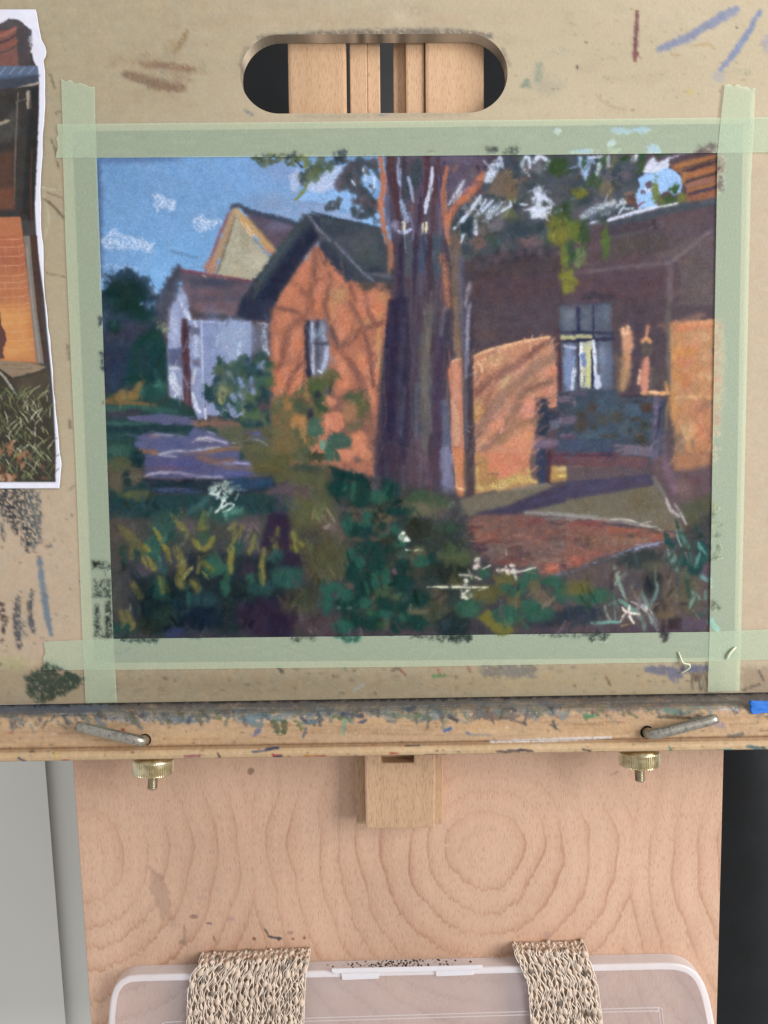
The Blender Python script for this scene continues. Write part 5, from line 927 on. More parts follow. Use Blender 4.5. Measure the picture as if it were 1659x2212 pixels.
def ledge_marks():
    """y is measured straight along the ledge (the tilt is taken out before sampling)"""
    c = Canvas(-260, 1470, 1920, 1660, 0.55, '#c0966c', 33)
    st, po, el, dabs = c.st, c.po, c.el, c.dabs
    for k in range(150):
        el(('#cda06c', '#bb8a58', '#c7986c', '#d2aa78', '#b78c62', '#c29a6e')[k % 6], c.rng.uniform(-250, 1900), c.rng.uniform(1530, 1650), c.rng.uniform(60, 320), c.rng.uniform(6, 26), soft=10, a=.5, grain=.06)
    for k in range(60):
        x = c.rng.uniform(-200, 1800); st('#9a6c44', 2.5, [(x, y := c.rng.uniform(1550, 1632)), (x + c.rng.uniform(40, 160), y + c.rng.uniform(-2, 2))], a=.35, grain=.2)
    st('#8f6440', 7, '-260,1606 300,1605 800,1607 1400,1606 1900,1606', soft=4, a=.75)
    # dust and pastel on the upper edge; shade of the board gap painted in
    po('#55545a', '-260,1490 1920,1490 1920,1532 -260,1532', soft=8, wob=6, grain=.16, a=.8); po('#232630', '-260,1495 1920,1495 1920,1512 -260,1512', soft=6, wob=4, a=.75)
    po('#5d6a80', '-260,1508 240,1508 240,1532 -260,1532', soft=10, wob=6, grain=.1, a=.8); po('#6c6c6e', '240,1518 1920,1518 1920,1540 240,1540', soft=8, wob=10, grain=.3, a=.9); po('#6a5a54', '1250,1510 1900,1510 1900,1545 1250,1545', soft=8, wob=8, grain=.2, a=.7)
    st('#b7b4ac', 6, '270,1527 420,1530', grain=.45); st('#b5b2ae', 5, '100,1530 330,1532', grain=.5); st('#b0aca4', 4, '500,1524 700,1528 1000,1526', grain=.55); st('#8c8480', 6, '1000,1526 1600,1524', grain=.45)
    dabs(['#6e7880', '#7a8084', '#5f6c74', '#8a857c'], 60, '240,1530 1200,1528 1200,1552 800,1546 240,1550', (8, 26), (1, 3), (-20, 20), grain=.25, a=.75)
    for q, w, p_ in (('#6d7d86', 24, '365,1545 420,1550'), ('#647c84', 30, '520,1540 600,1545'), ('#68828a', 30, '530,1550 560,1562'), ('#56603c', 22, '590,1555 600,1574'), ('#4c5a34', 22, '615,1556 612,1578'), ('#646c3c', 18, '640,1556 650,1570'), ('#6f6c88', 20, '560,1572 550,1584'), ('#56707a', 18, '655,1560 680,1556'), ('#4e5c70', 10, '662,1570 655,1590'), ('#5f6a3c', 24, '720,1545 760,1550'), ('#7c9c80', 18, '745,1556 742,1582'), ('#474a66', 12, '774,1560 790,1556'), ('#4a4a58', 20, '735,1542 780,1546'), ('#6a6e58', 14, '820,1542 900,1550'), ('#5e6c44', 22, '900,1546 930,1552'), ('#5a4830', 8, '898,1552 900,1562'), ('#403c48', 22, '970,1548 985,1556'), ('#3460a0', 12, '960,1582 972,1576'), ('#3c5c94', 7, '1008,1586 1014,1588'), ('#6c5c56', 34, '1030,1548 1110,1552'), ('#4a4a4c', 14, '1195,1566 1200,1580'), ('#5a9464', 16, '1265,1551 1290,1554'), ('#4a8454', 20, '1268,1556 1282,1554'), ('#cf8474', 5, '1345,1552 1342,1572'), ('#5c4c38', 8, '1420,1558 1500,1564'), ('#4c4030', 5, '1440,1556 1490,1560'), ('#86887a', 18, '1430,1545 1500,1548'), ('#6e9084', 10, '1480,1538 1540,1540'), ('#56786c', 22, '1440,1544 1480,1552'), ('#b8b0b0', 16, '1555,1542 1590,1544'), ('#a88a84', 30, '1520,1570 1560,1580'), ('#8f887c', 8, '1010,1590 1060,1592')):
        st(q, w, p_, grain=.12, soft=2.5, taper=.5)
    st('#d9d2d2', 7, '1060,1606 1200,1604 1320,1601', grain=.2, soft=2); st('#5c4a38', 4, '1640,1592 1700,1590', a=.6); el('#74665a', 1592, 1600, 40, 10, rot=-8, a=.9); st('#a8744c', 4, '200,1588 330,1594', a=.5); el('#4a3830', 70, 1612, 14, 6, grain=.3); el('#a03c34', 265, 1570, 9, 12)
    for k in range(260):
        x = c.rng.uniform(-240, 1900); y = 1530 + abs(c.rng.normal(0, 12))
        q = ('#5d6668', '#6b6f5a', '#4a4e58', '#7a7464', '#5a5048', '#6f7c80', '#58603e', '#474450')[k % 8]
        st(q, c.rng.uniform(6, 18), [(x, y), (x + c.rng.uniform(-14, 20), y + c.rng.uniform(2, 18))], grain=c.rng.uniform(.15, .45), a=.75, soft=3)
    for k in range(90):
        x = c.rng.uniform(-240, 1900); y = c.rng.uniform(1540, 1600)
        st('#94683f', c.rng.uniform(3, 9), [(x, y), (x + c.rng.uniform(20, 90), y + c.rng.uniform(-3, 3))], grain=.3, a=.35, soft=3)
    po('#15161a', '-260,1500 400,1502 1000,1500 1920,1500 1920,1511 1000,1513 400,1511 -260,1512', soft=4, wob=5, grain=.12, a=.85)  # black joint against the board: charcoal plus painted gap shadow
    for k in range(70): el(('#b08a62', '#a8906c', '#8c7a64', '#c0a078')[k % 4], c.rng.uniform(-240, 1900), c.rng.uniform(1516, 1540), c.rng.uniform(14, 70), c.rng.uniform(4, 10), grain=.35, a=.6, soft=4)
    # specks along the lower bead
    po('#cfab78', '-260,1612 1920,1612 1920,1634 -260,1634', soft=5, wob=3, a=.6, grain=.1)
    for q, w, p_ in (('#c0392c', 9, '135,1632 148,1633'), ('#b93a34', 9, '590,1628 604,1629'), ('#c4752c', 9, '660,1630 690,1632'), ('#b84038', 8, '845,1627 860,1628'), ('#44445c', 9, '575,1615 600,1612'), ('#505068', 6, '545,1620 575,1617'), ('#4a4440', 5, '875,1612 905,1612'), ('#5c4c5c', 6, '40,1625 55,1632'), ('#dcb848', 6, '120,1615 124,1625'), ('#3c4058', 8, '590,1634 608,1630'), ('#54483c', 6, '920,1633 960,1634'), ('#6a5450', 9, '1075,1628 1130,1626'), ('#4e4044', 7, '1120,1624 1150,1628'), ('#5c4c44', 6, '1260,1626 1275,1630'), ('#c88078', 9, '1710,1618 1740,1624'), ('#4e8058', 8, '1445,1622 1450,1634'), ('#5f8a80', 8, '1550,1634 1580,1632'), ('#566e70', 12, '1615,1626 1650,1630'), ('#e6e4e2', 14, '1668,1628 1700,1632'), ('#a8a05c', 14, '1700,1618 1740,1616'), ('#a05c5c', 10, '400,1628 430,1626'), ('#c8503c', 8, '690,1632 702,1630'), ('#5a4a3c', 6, '470,1620 474,1630'), ('#d07068', 8, '1720,1624 1760,1628'), ('#4c4434', 6, '1290,1634 1330,1635')):
        st(q, w, p_, grain=.1, soft=2)
    for k in range(170): el(('#5c4838', '#3e3a3c', '#8c5c40', '#6c7480', '#a0482c', '#d8c8b0')[k % 6], c.rng.uniform(-200, 1850), c.rng.uniform(1545, 1636), c.rng.uniform(2, 8), c.rng.uniform(1.5, 4), a=.6)
    c.tone(.76, .965); return c

def print_picture():
    """the printed reference picture: chimney, eaves, sunlit brick, grass"""
    c = Canvas(-330, 0, 150, 1080, 0.6, '#d5d4e4', 44)
    st, po, el, dabs = c.st, c.po, c.el, c.dabs
    c.full()
    po('#2a2725', '-330,60 60,60 72,130 82,150 84,180 84,240 80,300 78,340 74,420 78,500 84,560 95,640 102,720 110,800 115,860 118,920 121,980 119,1042 -330,1040', soft=1.5, wob=0)
    c.tile(0, 0, 1.952)
    po('#d5d4e4', '-900,40 235,40 240,130 250,240 245,330 180,330 200,200 100,120 0,140 -900,140', soft=4, wob=10)
    po('#3a3336', '-900,150 0,150 60,120 120,125 200,190 205,290 190,330 185,420 -900,420', soft=5, wob=5); po('#6c403a', '-900,210 60,190 100,165 105,260 120,420 -900,430', soft=6, wob=4); st('#8c5040', 22, '-300,240 0,225 100,180'); st('#3a2c2c', 14, '-300,290 0,270 110,215'); st('#7a4438', 26, '-300,320 0,300 110,260'); st('#3c2e2e', 10, '-300,350 0,335 110,290'); st('#c9c8d0', 30, '190,260 215,330', grain=.45); st('#cfcedc', 40, '200,230 230,300', grain=.4)
    po('#495873', '-900,425 240,418 245,475 -900,620', soft=5, wob=3)
    for k in range(9): st('#8090ac', 8, f'{-300 + 60 * k},470 {-260 + 60 * k},425', soft=3, a=.8)
    st('#38445c', 24, '-300,540 0,500 245,478', soft=8, a=.8); po('#2c3240', '-900,620 245,478 245,535 -900,700', soft=6, wob=4); st('#9a8b7e', 20, '-300,640 0,595 130,560 245,528', soft=4)
    po('#262220', '-900,680 245,540 240,900 215,1400 -900,1400', soft=6, wob=3); po('#3c3a36', '0,780 110,700 120,820 60,900 -900,1000 -900,880', soft=30, wob=8, a=.7); st('#a3947f', 30, '183,585 186,680', taper=.05); st('#6e675e', 8, '100,650 160,630'); st('#8c7c66', 18, '-60,800 0,785 60,765'); st('#544a42', 12, '115,590 100,900 88,1290', taper=.05); po('#43291f', '-900,1100 80,960 90,1300 -900,1390', soft=24, wob=6); po('#5c3222', '-900,1220 85,1200 90,1330 -900,1390', soft=20, wob=6)
    po('#141414', '190,560 245,550 232,1000 205,1420 140,1350 170,900', soft=14, wob=4, a=.8); st('#4a241c', 10, '205,950 195,1200 205,1560', a=.8)
    po('#a65c38', '-900,1392 130,1378 160,1600 -900,1600', soft=4, wob=3)
    c.tile(0, 800, 2.458)
    po('#9c5034', '-1000,-80 175,-80 195,0 292,935 30,925 -1000,880', soft=5, wob=3); po('#a8603a', '-1000,200 220,200 250,560 -1000,560', soft=80, wob=4, a=.8); po('#c17d40', '-1000,500 240,480 292,935 30,925 -1000,880', soft=90, wob=4, a=.95); el('#b87040', 130, 700, 240, 120, soft=60, a=.5)
    for k, y in enumerate((-60, 0, 75, 150, 228, 285, 335, 400, 465, 500, 545, 610, 680, 755, 830)):
        x1 = 185 + y * .105
        st('#c88c58', 5, f'-900,{y + 6} 60,{y + 10} {x1},{y - 8}', soft=2, a=.75, taper=0)
        for j in range(8):
            xx = -700 + j * 110 + (k % 2) * 52 + 30
            if xx < x1 - 8: st('#c48856', 4, f'{xx},{y + 8} {xx + 4},{y + 66}', soft=2, a=.6, taper=0)
    po('#4a2a28', '-60,520 0,540 10,640 45,700 50,760 25,820 35,910 -60,900', soft=6, wob=8)
    po('#6b635c', '188,-80 240,-80 262,200 300,560 365,945 292,932', soft=4, wob=2); st('#4c4642', 18, '232,180 240,320', soft=14, a=.8); st('#8c847a', 16, '215,0 245,330 290,700 320,930', soft=8, a=.6); po('#38221c', '240,-80 296,-80 316,200 340,600 372,945 352,945 300,560 262,180', soft=3, wob=2)
    po('#7f6850', '-1000,900 30,918 200,932 372,968 300,1010 100,1058 0,985 -1000,960', soft=5, wob=4)
    for k in range(14): st(('#5c4838', '#9a8468', '#6c543f')[k % 3], 6, f'{20 + 8 * k},{940 + k * 5} {140 + 14 * k},{950 + k * 3}', soft=3, a=.6)
    po('#2b261c', '-1000,960 0,985 100,1058 372,985 385,1200 400,1300 430,1500 445,1890 -1000,1890', soft=5, wob=4); po('#41372a', '100,1070 370,1000 380,1190 190,1250', soft=30, wob=8, a=.8); st('#8a8478', 20, '-60,960 40,1060 130,1190', soft=5)
    for k in range(900):
        x, y = c.rng.uniform(-760, 440), c.rng.uniform(1190, 1880)
        if x > 375 + (y - 1100) * .085: continue
        L, an = c.rng.uniform(30, 130), c.rng.uniform(-1.1, 1.1)
        st(('#566236', '#7a7c4c', '#424c2e', '#a3a070', '#262a1c', '#6a7440', '#343d24', '#bdbb9c')[c.rng.integers(8) if c.rng.random() < .8 else 4], c.rng.uniform(4, 9), [(x, y), (x + math.sin(an) * L * .5, y - L * .5), (x + math.sin(an) * L + 10 * an, y - L * .8)], soft=2, wob=1, a=.8)
    dabs(['#8a5a3c', '#a87858', '#5c3c2c', '#b98c68', '#3a2c20', '#6c4c34'], 150, '-760,1500 60,1520 260,1690 420,1850 440,1885 -760,1885', (16, 46), (1, 2.4), grain=.15)
    po('#d8d7e6', '-1000,1892 448,1892 448,1960 -1000,1960', soft=2, wob=0)
    c.full(); po('#d8d7e6', '-330,0 -182,0 -182,1080 -330,1080', soft=2, wob=0)
    c.c = np.clip(c.c, 0, 1) ** .88; c.tone(.9, 1.03); return c
# ------------------------------------------------------------------ materials in use
M_BOARD = m_painted('hardboard', 420, 0.93, 1.07, 0.25, 0.8, 0.2)
M_PASTEL = m_painted('pastel_on_paper', 1100, 0.94, 1.06, 0.3, 0.95, 0.0)
M_TAPE = m_painted('masking_tape', 520, 0.92, 1.07, 0.45, 0.75, 0.2, alpha=True)
M_PRINT = m_painted('photo_print', 300, 0.98, 1.02, 0.05, 0.45, 0.35)
M_LEDGE = m_painted('stained_ledge_wood', 260, 0.86, 1.12, 0.6, 0.62, 0.3)
m, c_ = m_wood('beech', '#d3b291', '#c39e7b', 0.32); M_BEECH = m.fin(c_, 0.55, 0.3)
m, c_ = m_wood('beech_block', '#c6a688', '#b69473', 0.36); M_BLOCK = m.fin(c_, 0.55, 0.3)
m, c_ = m_wood('beech_veneer', '#d1af96', '#c7a289', 0.26)
c_ = m.mix('MULTIPLY', 1.0, c_, m.attr('Col').outputs['Color']); M_VENEER = m.fin(c_, 0.5, 0.35)
def m_plain(name, col, rough, spec=0.3, metal=0.0, ns=60, amp=0.1):
    m = N(name)
    f = m.ramp(m.noise(ns, 4, 0.6, m.obj()), [(0.3, (1 - amp,) * 3), (0.7, (1 + amp,) * 3)])
    c = m.mix('MULTIPLY', 1.0, lin(hx(col)), f)
    return m.fin(c, rough, spec, metal)
M_WALL = m_plain('wall_paint', '#e5e3db', 0.9, 0.1, 0, 3, 0.03)
m = N('worn_steel'); f = m.noise(260, 5, 0.7, m.obj())
M_STEEL = m.fin(m.ramp(f, [(0.35, lin(hx('#8a8478'))), (0.55, lin(hx('#b5b0a4'))), (0.7, lin(hx('#6c6a68')))]), 0.36, 0.5, 0.9)
m.bump(m.noise(500, 3, 0.6, m.obj()), 0.15, 0.0003)
m = N('brass'); f = m.noise(120, 4, 0.6, m.obj())
M_BRASS = m.fin(m.ramp(f, [(0.32, lin(hx('#b09c70'))), (0.6, lin(hx('#e2d8b8')))]), 0.28, 0.5, 1.0)
M_BOLT = m_plain('bolt_steel', '#b8b09c', 0.35, 0.5, 0.9, 300, 0.15)
m = N('black_cloth'); f = m.noise(24, 5, 0.65, m.obj())
c_ = m.ramp(f, [(0.3, lin(hx('#121314'))), (0.62, lin(hx('#191a1c'))), (0.9, lin(hx('#22252a')))])
c_ = m.mix('MIX', m.ramp(m.noise(34, 1, 0.4, m.obj((1, 1, 0.6))), [(0.76, (0,) * 3), (0.79, (1,) * 3)]), c_, lin(hx('#5f5848')))
M_BLACK = m.fin(c_, 0.5, 0.35)
def m_plastic(name, opac, col, rough=0.28):
    m = N(name)
    tr = m.n('ShaderNodeBsdfTransparent'); mx = m.n('ShaderNodeMixShader')
    f = m.noise(16, 3, 0.6, m.obj())
    r = m.ramp(f, [(0.3, (opac - .05,) * 3), (0.7, (opac + .05,) * 3)])
    m.l(r, mx.inputs[0]); m.l(tr.outputs[0], mx.inputs[1]); m.l(m.b.outputs[0], mx.inputs[2])
    m.l(mx.outputs[0], m.out.inputs['Surface'])
    return m.fin(lin(hx(col)), rough, 0.5)
M_CLEAR = m_plastic('frosted_clear_plastic', 0.36, '#d2c8cc')
M_RIM = m_plastic('frosted_plastic_edge', 0.66, '#efebef')
M_SIDE = m_plastic('frosted_plastic_wall', 0.66, '#e8e2e4')
M_RIDGE = m_plastic('plastic_ridge', 0.45, '#e6dede')
m = N('slub_cotton'); a = m.attr('Col')
f = m.ramp(m.noise(900, 3, 0.6, m.obj()), [(0.3, (0.88,) * 3), (0.7, (1.08,) * 3)])
M_COTTON = m.fin(m.mix('MULTIPLY', 1.0, a.outputs['Color'], f), 0.85, 0.15)
m.bump(m.noise(1200, 3, 0.6, m.obj()), 0.4, 0.0004)

# ------------------------------------------------------------------ setting: what shows behind the easel
def quad_sheet(name, pts, mat, nx=2, ny=2, fn=None):
    pts = [np.array(p, float) for p in pts]
    u = np.linspace(0, 1, nx)[None, :, None]; v = np.linspace(0, 1, ny)[:, None, None]
    g = (1 - v) * ((1 - u) * pts[0] + u * pts[1]) + v * ((1 - u) * pts[3] + u * pts[2])
    if fn is not None: g = fn(g)
    o = link(name, raw_mesh(name, g.reshape(-1, 3), grid_faces(ny, nx)), mat)
    o['kind'] = 'structure'; return o
yw = 0.24
def on(px, py, y): return V(px, py, y)
a0, a1 = on(97 - .0794 * 900, 745, yw), on(97 + .0794 * 900, 2545, yw)
quad_sheet('wall', [on(-700, 745, yw), a0, a1, on(-700, 2545, yw)], M_WALL)
b0, b1 = on(97 - .0794 * 900, 745, yw + .010), on(97 + .0794 * 900, 2545, yw + .010)
quad_sheet('wall_shade_strip', [b0 - Vector((.01, 0, 0)), b0 + Vector((.13, 0, 0)), b1 + Vector((.13, 0, 0)), b1 - Vector((.01, 0, 0))], M_WALL)  # added strip, set back behind the wall plane so it comes out shaded
def folds(g):
    g = g.copy(); g[..., 1] += 0.020 * np.sin(g[..., 0] * 22 + .6) + 0.003 * np.sin(g[..., 0] * 61 + 1.3 + 2 * g[..., 2])
    return g
quad_sheet('dark_backdrop', [(-.75, .36, 2.1), (1.0, .36, 2.1), (1.0, .36, .35), (-.75, .36, .35)], M_BLACK, 200, 12, folds)

# ------------------------------------------------------------------ drawing board with hand slot
BT = 0.0115
def slot_sdf(px, py):
    # rounded slot between two round ends
    ax, ay, bx, by, r = 604.0, 160.0, 1011.0, 158.0, 85.5
    t = np.clip(((px - ax) * (bx - ax) + (py - ay) * (by - ay)) / ((bx - ax) ** 2 + (by - ay) ** 2), 0, 1)
    dx, dy = px - ax - t * (bx - ax), py - ay - t * (by - ay)
    d = np.hypot(dx, dy); return d - r, dx / (d + 1e-9), dy / (d + 1e-9)
def build_board():
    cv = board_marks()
    cell = 4.2
    nx, ny = int(2100 / cell), int(1660 / cell)
    px, py = bilin([(-230, -130), (1890, -142), (1870, 1500), (-215, 1524)], nx, ny)
    sd, gx, gy = slot_sdf(px, py)
    k = np.abs(sd) < cell * .75
    px = np.where(k, px - sd * gx, px); py = np.where(k, py - sd * gy, py)
    sd2 = slot_sdf(px, py)[0]
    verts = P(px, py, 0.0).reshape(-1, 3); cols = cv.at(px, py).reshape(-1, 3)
    fs = grid_faces(ny, nx)
    keep = ~(sd2.ravel()[fs].min(1) < -0.3)
    fs = fs[keep]
    # outer edge of the board and wall of the slot
    rim = np.concatenate([np.arange(nx), np.arange(1, ny) * nx + nx - 1, (ny - 1) * nx + np.arange(nx - 2, -1, -1), np.arange(ny - 2, 0, -1) * nx])
    n0 = len(verts); back = verts[rim].copy(); back[:, 1] += BT
    j = np.arange(len(rim)); j2 = np.roll(j, -1)
    f2 = np.stack([rim[j], rim[j2], n0 + j2, n0 + j], -1)
    th = np.linspace(0, 2 * np.pi, 240, endpoint=False)
    ox, oy = 807.5, 159.0
    # walk out from the middle to the outline
    lx, ly = [], []
    for tt in th:
        lo, hi = 0.0, 420.0
        for _ in range(40):
            mid = (lo + hi) / 2
            if slot_sdf(np.array(ox + mid * math.cos(tt)), np.array(oy + mid * math.sin(tt)))[0] < 0: lo = mid
            else: hi = mid
        lx.append(ox + hi * math.cos(tt)); ly.append(oy + hi * math.sin(tt))
    front = P(np.array(lx), np.array(ly), 0.0); rear = front.copy(); rear[:, 1] += BT
    mid_ = (front + rear) / 2
    n1 = n0 + len(back); m_ = len(th); q = np.arange(m_); q2 = np.roll(q, -1)
    f3 = np.concatenate([np.stack([n1 + q, n1 + m_ + q, n1 + m_ + q2, n1 + q2], -1), np.stack([n1 + m_ + q, n1 + 2 * m_ + q, n1 + 2 * m_ + q2, n1 + m_ + q2], -1)])
    r = np.random.default_rng(3); nz = vnoise(1, m_, 6, r)[0][:, None]
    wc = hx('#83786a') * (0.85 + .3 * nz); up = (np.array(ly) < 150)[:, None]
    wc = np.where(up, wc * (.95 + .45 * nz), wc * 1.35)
    back_c = np.tile(hx('#a08860'), (len(back), 1))
    verts = np.concatenate([verts, back, front, mid_, rear]); cols = np.concatenate([cols, back_c, wc, wc, wc])
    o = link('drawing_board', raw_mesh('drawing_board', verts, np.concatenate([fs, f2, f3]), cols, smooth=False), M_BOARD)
    tag(o, 'tan hardboard drawing board with long rounded hand slot and smeared pastel marks', 'drawing board')
build_board()

# ------------------------------------------------------------------ easel
B0 = P(830, 1510, 0.0)
easel = empty('easel', Vector((0, 0.02, float(P(830, 2450, .05)[2]))), 'beech wood studio easel with posts behind the board, stained ledge and wide veneered panel', 'easel')
def bar(name, x0, x1, py_ref, y0, y1, zt, zb, mat, bev, parent):
    a, b = P(x0, py_ref, y0), P(x1, py_ref, y0)
    bm = bmesh.new(); box(bm, a[0], b[0], y0, y1, zb, zt, bev)
    return bm_obj(name, bm, mat, parent)
zt, zb = float(P(830, -190, 0.01)[2]), float(P(830, 1490, 0.01)[2])
bar('post', 622, 748, 165, BT + .001, BT + .022, zt, zb, M_BEECH, .0022, easel)
bar('post', 919, 1046, 165, BT + .001, BT + .022, zt, zb, M_BEECH, .0022, easel)
bar('rail', 756, 793, 165, BT + .004, BT + .026, zt, zb, M_BEECH, .0008, easel)
bar('rail', 793.6, 821, 165, BT + .0055, BT + .026, zt, zb, M_BEECH, .0008, easel)
bar('rail', 850, 876, 165, BT + .011, BT + .026, zt, zb, M_BEECH, .0008, easel)
bar('rail', 876.6, 917, 165, BT + .004, BT + .026, zt, zb, M_BEECH, .0015, easel)

# wide veneered panel below the ledge
TILT = math.tan(math.radians(3.0))
def yp(py): return 0.024 + (np.asarray(py, float) - 1640) / 3000 * TILT
def build_panel():
    ny, nx = 400, 560
    py = np.repeat(np.linspace(1500, 2460, ny)[:, None], nx, 1)
    L = 158 + .0705 * (py - 1640); R = 1561.5 - .026 * (py - 1640)
    px = L + (R - L) * np.linspace(0, 1, nx)[None, :]
    verts = P(px, py, yp(py))
    r = np.random.default_rng(8)
    # growth rings, as a rotary-cut veneer shows them
    def nz(cx, cy, seed):
        g = np.random.default_rng(seed); H = vnoise(1100, 1500, cx, g); 
        return H[np.clip((py - 1450), 0, 1099).astype(int), np.clip(px + 20, 0, 1499).astype(int)]
    fib = vnoise(1, 1700, 3.2, r)[0][np.clip(px + 20, 0, 1699).astype(int)]
    wob = (nz(90, 0, 1) - .5) * 30 + (nz(34, 0, 2) - .5) * 9
    yy = py + (fib - .5) * 13
    d1 = np.hypot((px - 178) * 1.0, (yy - 1842) * (1.0 - .08 * (yy > 1842)))
    d2 = np.hypot((px - 1049) * 1.0, (yy - 1832) * .95)
    d3 = np.hypot((px - 1935) * 1.0, (yy - 1860) * .95)
    f = np.minimum(np.minimum(d1, d2 - 129), d3 - 379) + wob * 0.8
    ph = f / 49.0; ph = ph + .10 * np.sin(ph * 1.7)
    fr = ph - np.floor(ph); idx = np.floor(ph).astype(int)
    strength = 0.78 + .22 * np.sin(idx * 2.7 + 1) ** 2
    line = (.46 * np.clip((fr - .30) / .6, 0, 1) ** 1.5 + .62 * np.clip((fr - .80) / .15, 0, 1) ** 1.5) * np.clip((1 - fr) / .05, 0, 1)
    fade = np.clip((py - 1560) / 170, .22, 1) * (.42 + .75 * nz(80, 0, 5))
    # rings show as soft steps above the centres and as crisp lines below them
    below = np.clip((yy - 1680) / 150, .4, 1)
    dark = line * strength * fade * below * (np.minimum(d1, d2) > 66)
    col = np.ones(px.shape + (3,)) * (1 - .035 * (fr < .3))[..., None]
    col = col * (1 - dark[..., None] * np.array([.30, .42, .50]))
    col = col * (1 + (nz(120, 0, 6) - .5)[..., None] * np.array([.05, .07, .09]))
    seam = np.exp(-((px - (538 + .012 * (py - 1640))) / 1.6) ** 2) * (py < 1890); col = col * (1 - .0 * seam[..., None]) + seam[..., None] * .10
    # dribbles and smudges
    def spot(x, y, rx, ry, c, a, rot=0.0):
        nonlocal col
        ca, sa = math.cos(rot), math.sin(rot); X, Y = px - x, py - y
        X, Y = X * ca + Y * sa, -X * sa + Y * ca
        q = np.hypot(X / rx, Y / ry) + (nz(9, 0, 12) - .5) * .7
        al = np.clip((1.15 - q) / .3, 0, 1)[..., None] * a
        col = col * (1 - al) + np.array(c) * al
    spot(348, 1938, 18, 62, (.62, .60, .62), .55, -.32); spot(338, 1895, 16, 12, (.66, .62, .64), .4)
    spot(420, 1980, 10, 6, (.42, .43, .48), .8); spot(451, 1994, 8, 4, (.38, .38, .52), .85); spot(500, 1986, 7, 5, (.72, .68, .95), .7); spot(436, 1940, 12, 5, (.76, .72, .9), .4)
    spot(396, 2035, 8, 5, (.45, .46, .46), .7); spot(399, 2015, 4, 18, (.55, .55, .54), .6); spot(463, 2028, 3, 8, (.4, .38, .36), .7, -.4); spot(542, 1665, 7, 8, (.38, .36, .36), .85); spot(549, 2028, 5, 4, (.35, .22, .2), .9); spot(591, 2025, 16, 3.2, (.16, .2, .3), .95, .18); spot(576, 2014, 3, 9, (.2, .24, .32), .9, -.5); spot(602, 2027, 5, 5, (.12, .18, .3), .95)
    spot(627, 2015, 7, 4, (.45, .45, .5), .6); spot(632, 2028, 4, 2.5, (.4, .3, .28), .8); spot(657, 2026, 3, 4, (.3, .2, .2), .85); spot(961, 1826, 4, 2.4, (1.25, 1.2, 1.25), .9); spot(967, 1826, 3, 2.4, (1.25, 1.2, 1.25), .9); spot(1182, 2018, 7, 7, (.68, .66, .85), .6); spot(1329, 1671, 8, 3, (.6, .5, .45), .5, -.6)
    cols = col.reshape(-1, 3)
    # raw_mesh stores linear light, so hand it the sRGB form of these multipliers
    s = np.clip(cols, 0, 1.3); s = np.where(s <= .0031308, s * 12.92, 1.055 * np.maximum(s, 1e-9) ** (1 / 2.4) - .055)
    fs = grid_faces(ny, nx); v = verts.reshape(-1, 3)
    rim = np.concatenate([np.arange(nx), np.arange(1, ny) * nx + nx - 1, (ny - 1) * nx + np.arange(nx - 2, -1, -1), np.arange(ny - 2, 0, -1) * nx])
    cen = v.mean(0); n0 = len(v)
    out = v[rim] - cen; out[:, 1] = 0; out /= np.linalg.norm(out, axis=1)[:, None]
    r1 = v[rim] + np.array([0, .0012, 0]) + np.sign(out) * np.array([.0009, 0, .0009]); r2 = r1 + np.array([0, .012, 0])
    j = np.arange(len(rim)); j2 = np.roll(j, -1); k = len(rim)
    f2 = np.concatenate([np.stack([rim[j], rim[j2], n0 + j2, n0 + j], -1), np.stack([n0 + j, n0 + j2, n0 + k + j2, n0 + k + j], -1)])
    verts = np.concatenate([v, r1, r2]); s = np.concatenate([s, np.full((2 * k, 3), 1.0)])
    me = raw_mesh('front_panel', verts, np.concatenate([fs, f2]), np.clip(s, 0, 1.0), smooth=False)
    link('front_panel', me, M_VENEER, easel)
build_panel()

# sliding block under the ledge
def prism(name, pts, y0, y1, mat, bev, parent):
    bm = bmesh.new()
    f = [bm.verts.new(V(x, y, y0)) for x, y in pts]
    b = [bm.verts.new(v.co + Vector((0, y1 - y0, 0))) for v in f]
    n = len(f)
    bm.faces.new(f); bm.faces.new(b[::-1])
    for i in range(n): bm.faces.new((f[i], b[i], b[(i + 1) % n], f[(i + 1) % n]))
    bmesh.ops.recalc_face_normals(bm, faces=bm.faces[:])
    if bev: bmesh.ops.bevel(bm, geom=[e for e in bm.edges if e.verts[0] in f and e.verts[1] in f or True], offset=bev, segments=2, affect='EDGES', profile=.6)
    return bm_obj(name, bm, mat, parent)
prism('slide_block', [(786, 1570), (823, 1570), (823, 1648), (894, 1648), (894, 1570), (942, 1570), (940, 1790), (790, 1790)], .0015, .0125, M_BLOCK, .0016, easel)
prism('slide_plate', [(764, 1570), (958, 1570), (957, 1781), (770, 1781)], .0132, .0255, M_BLOCK, .0010, easel)

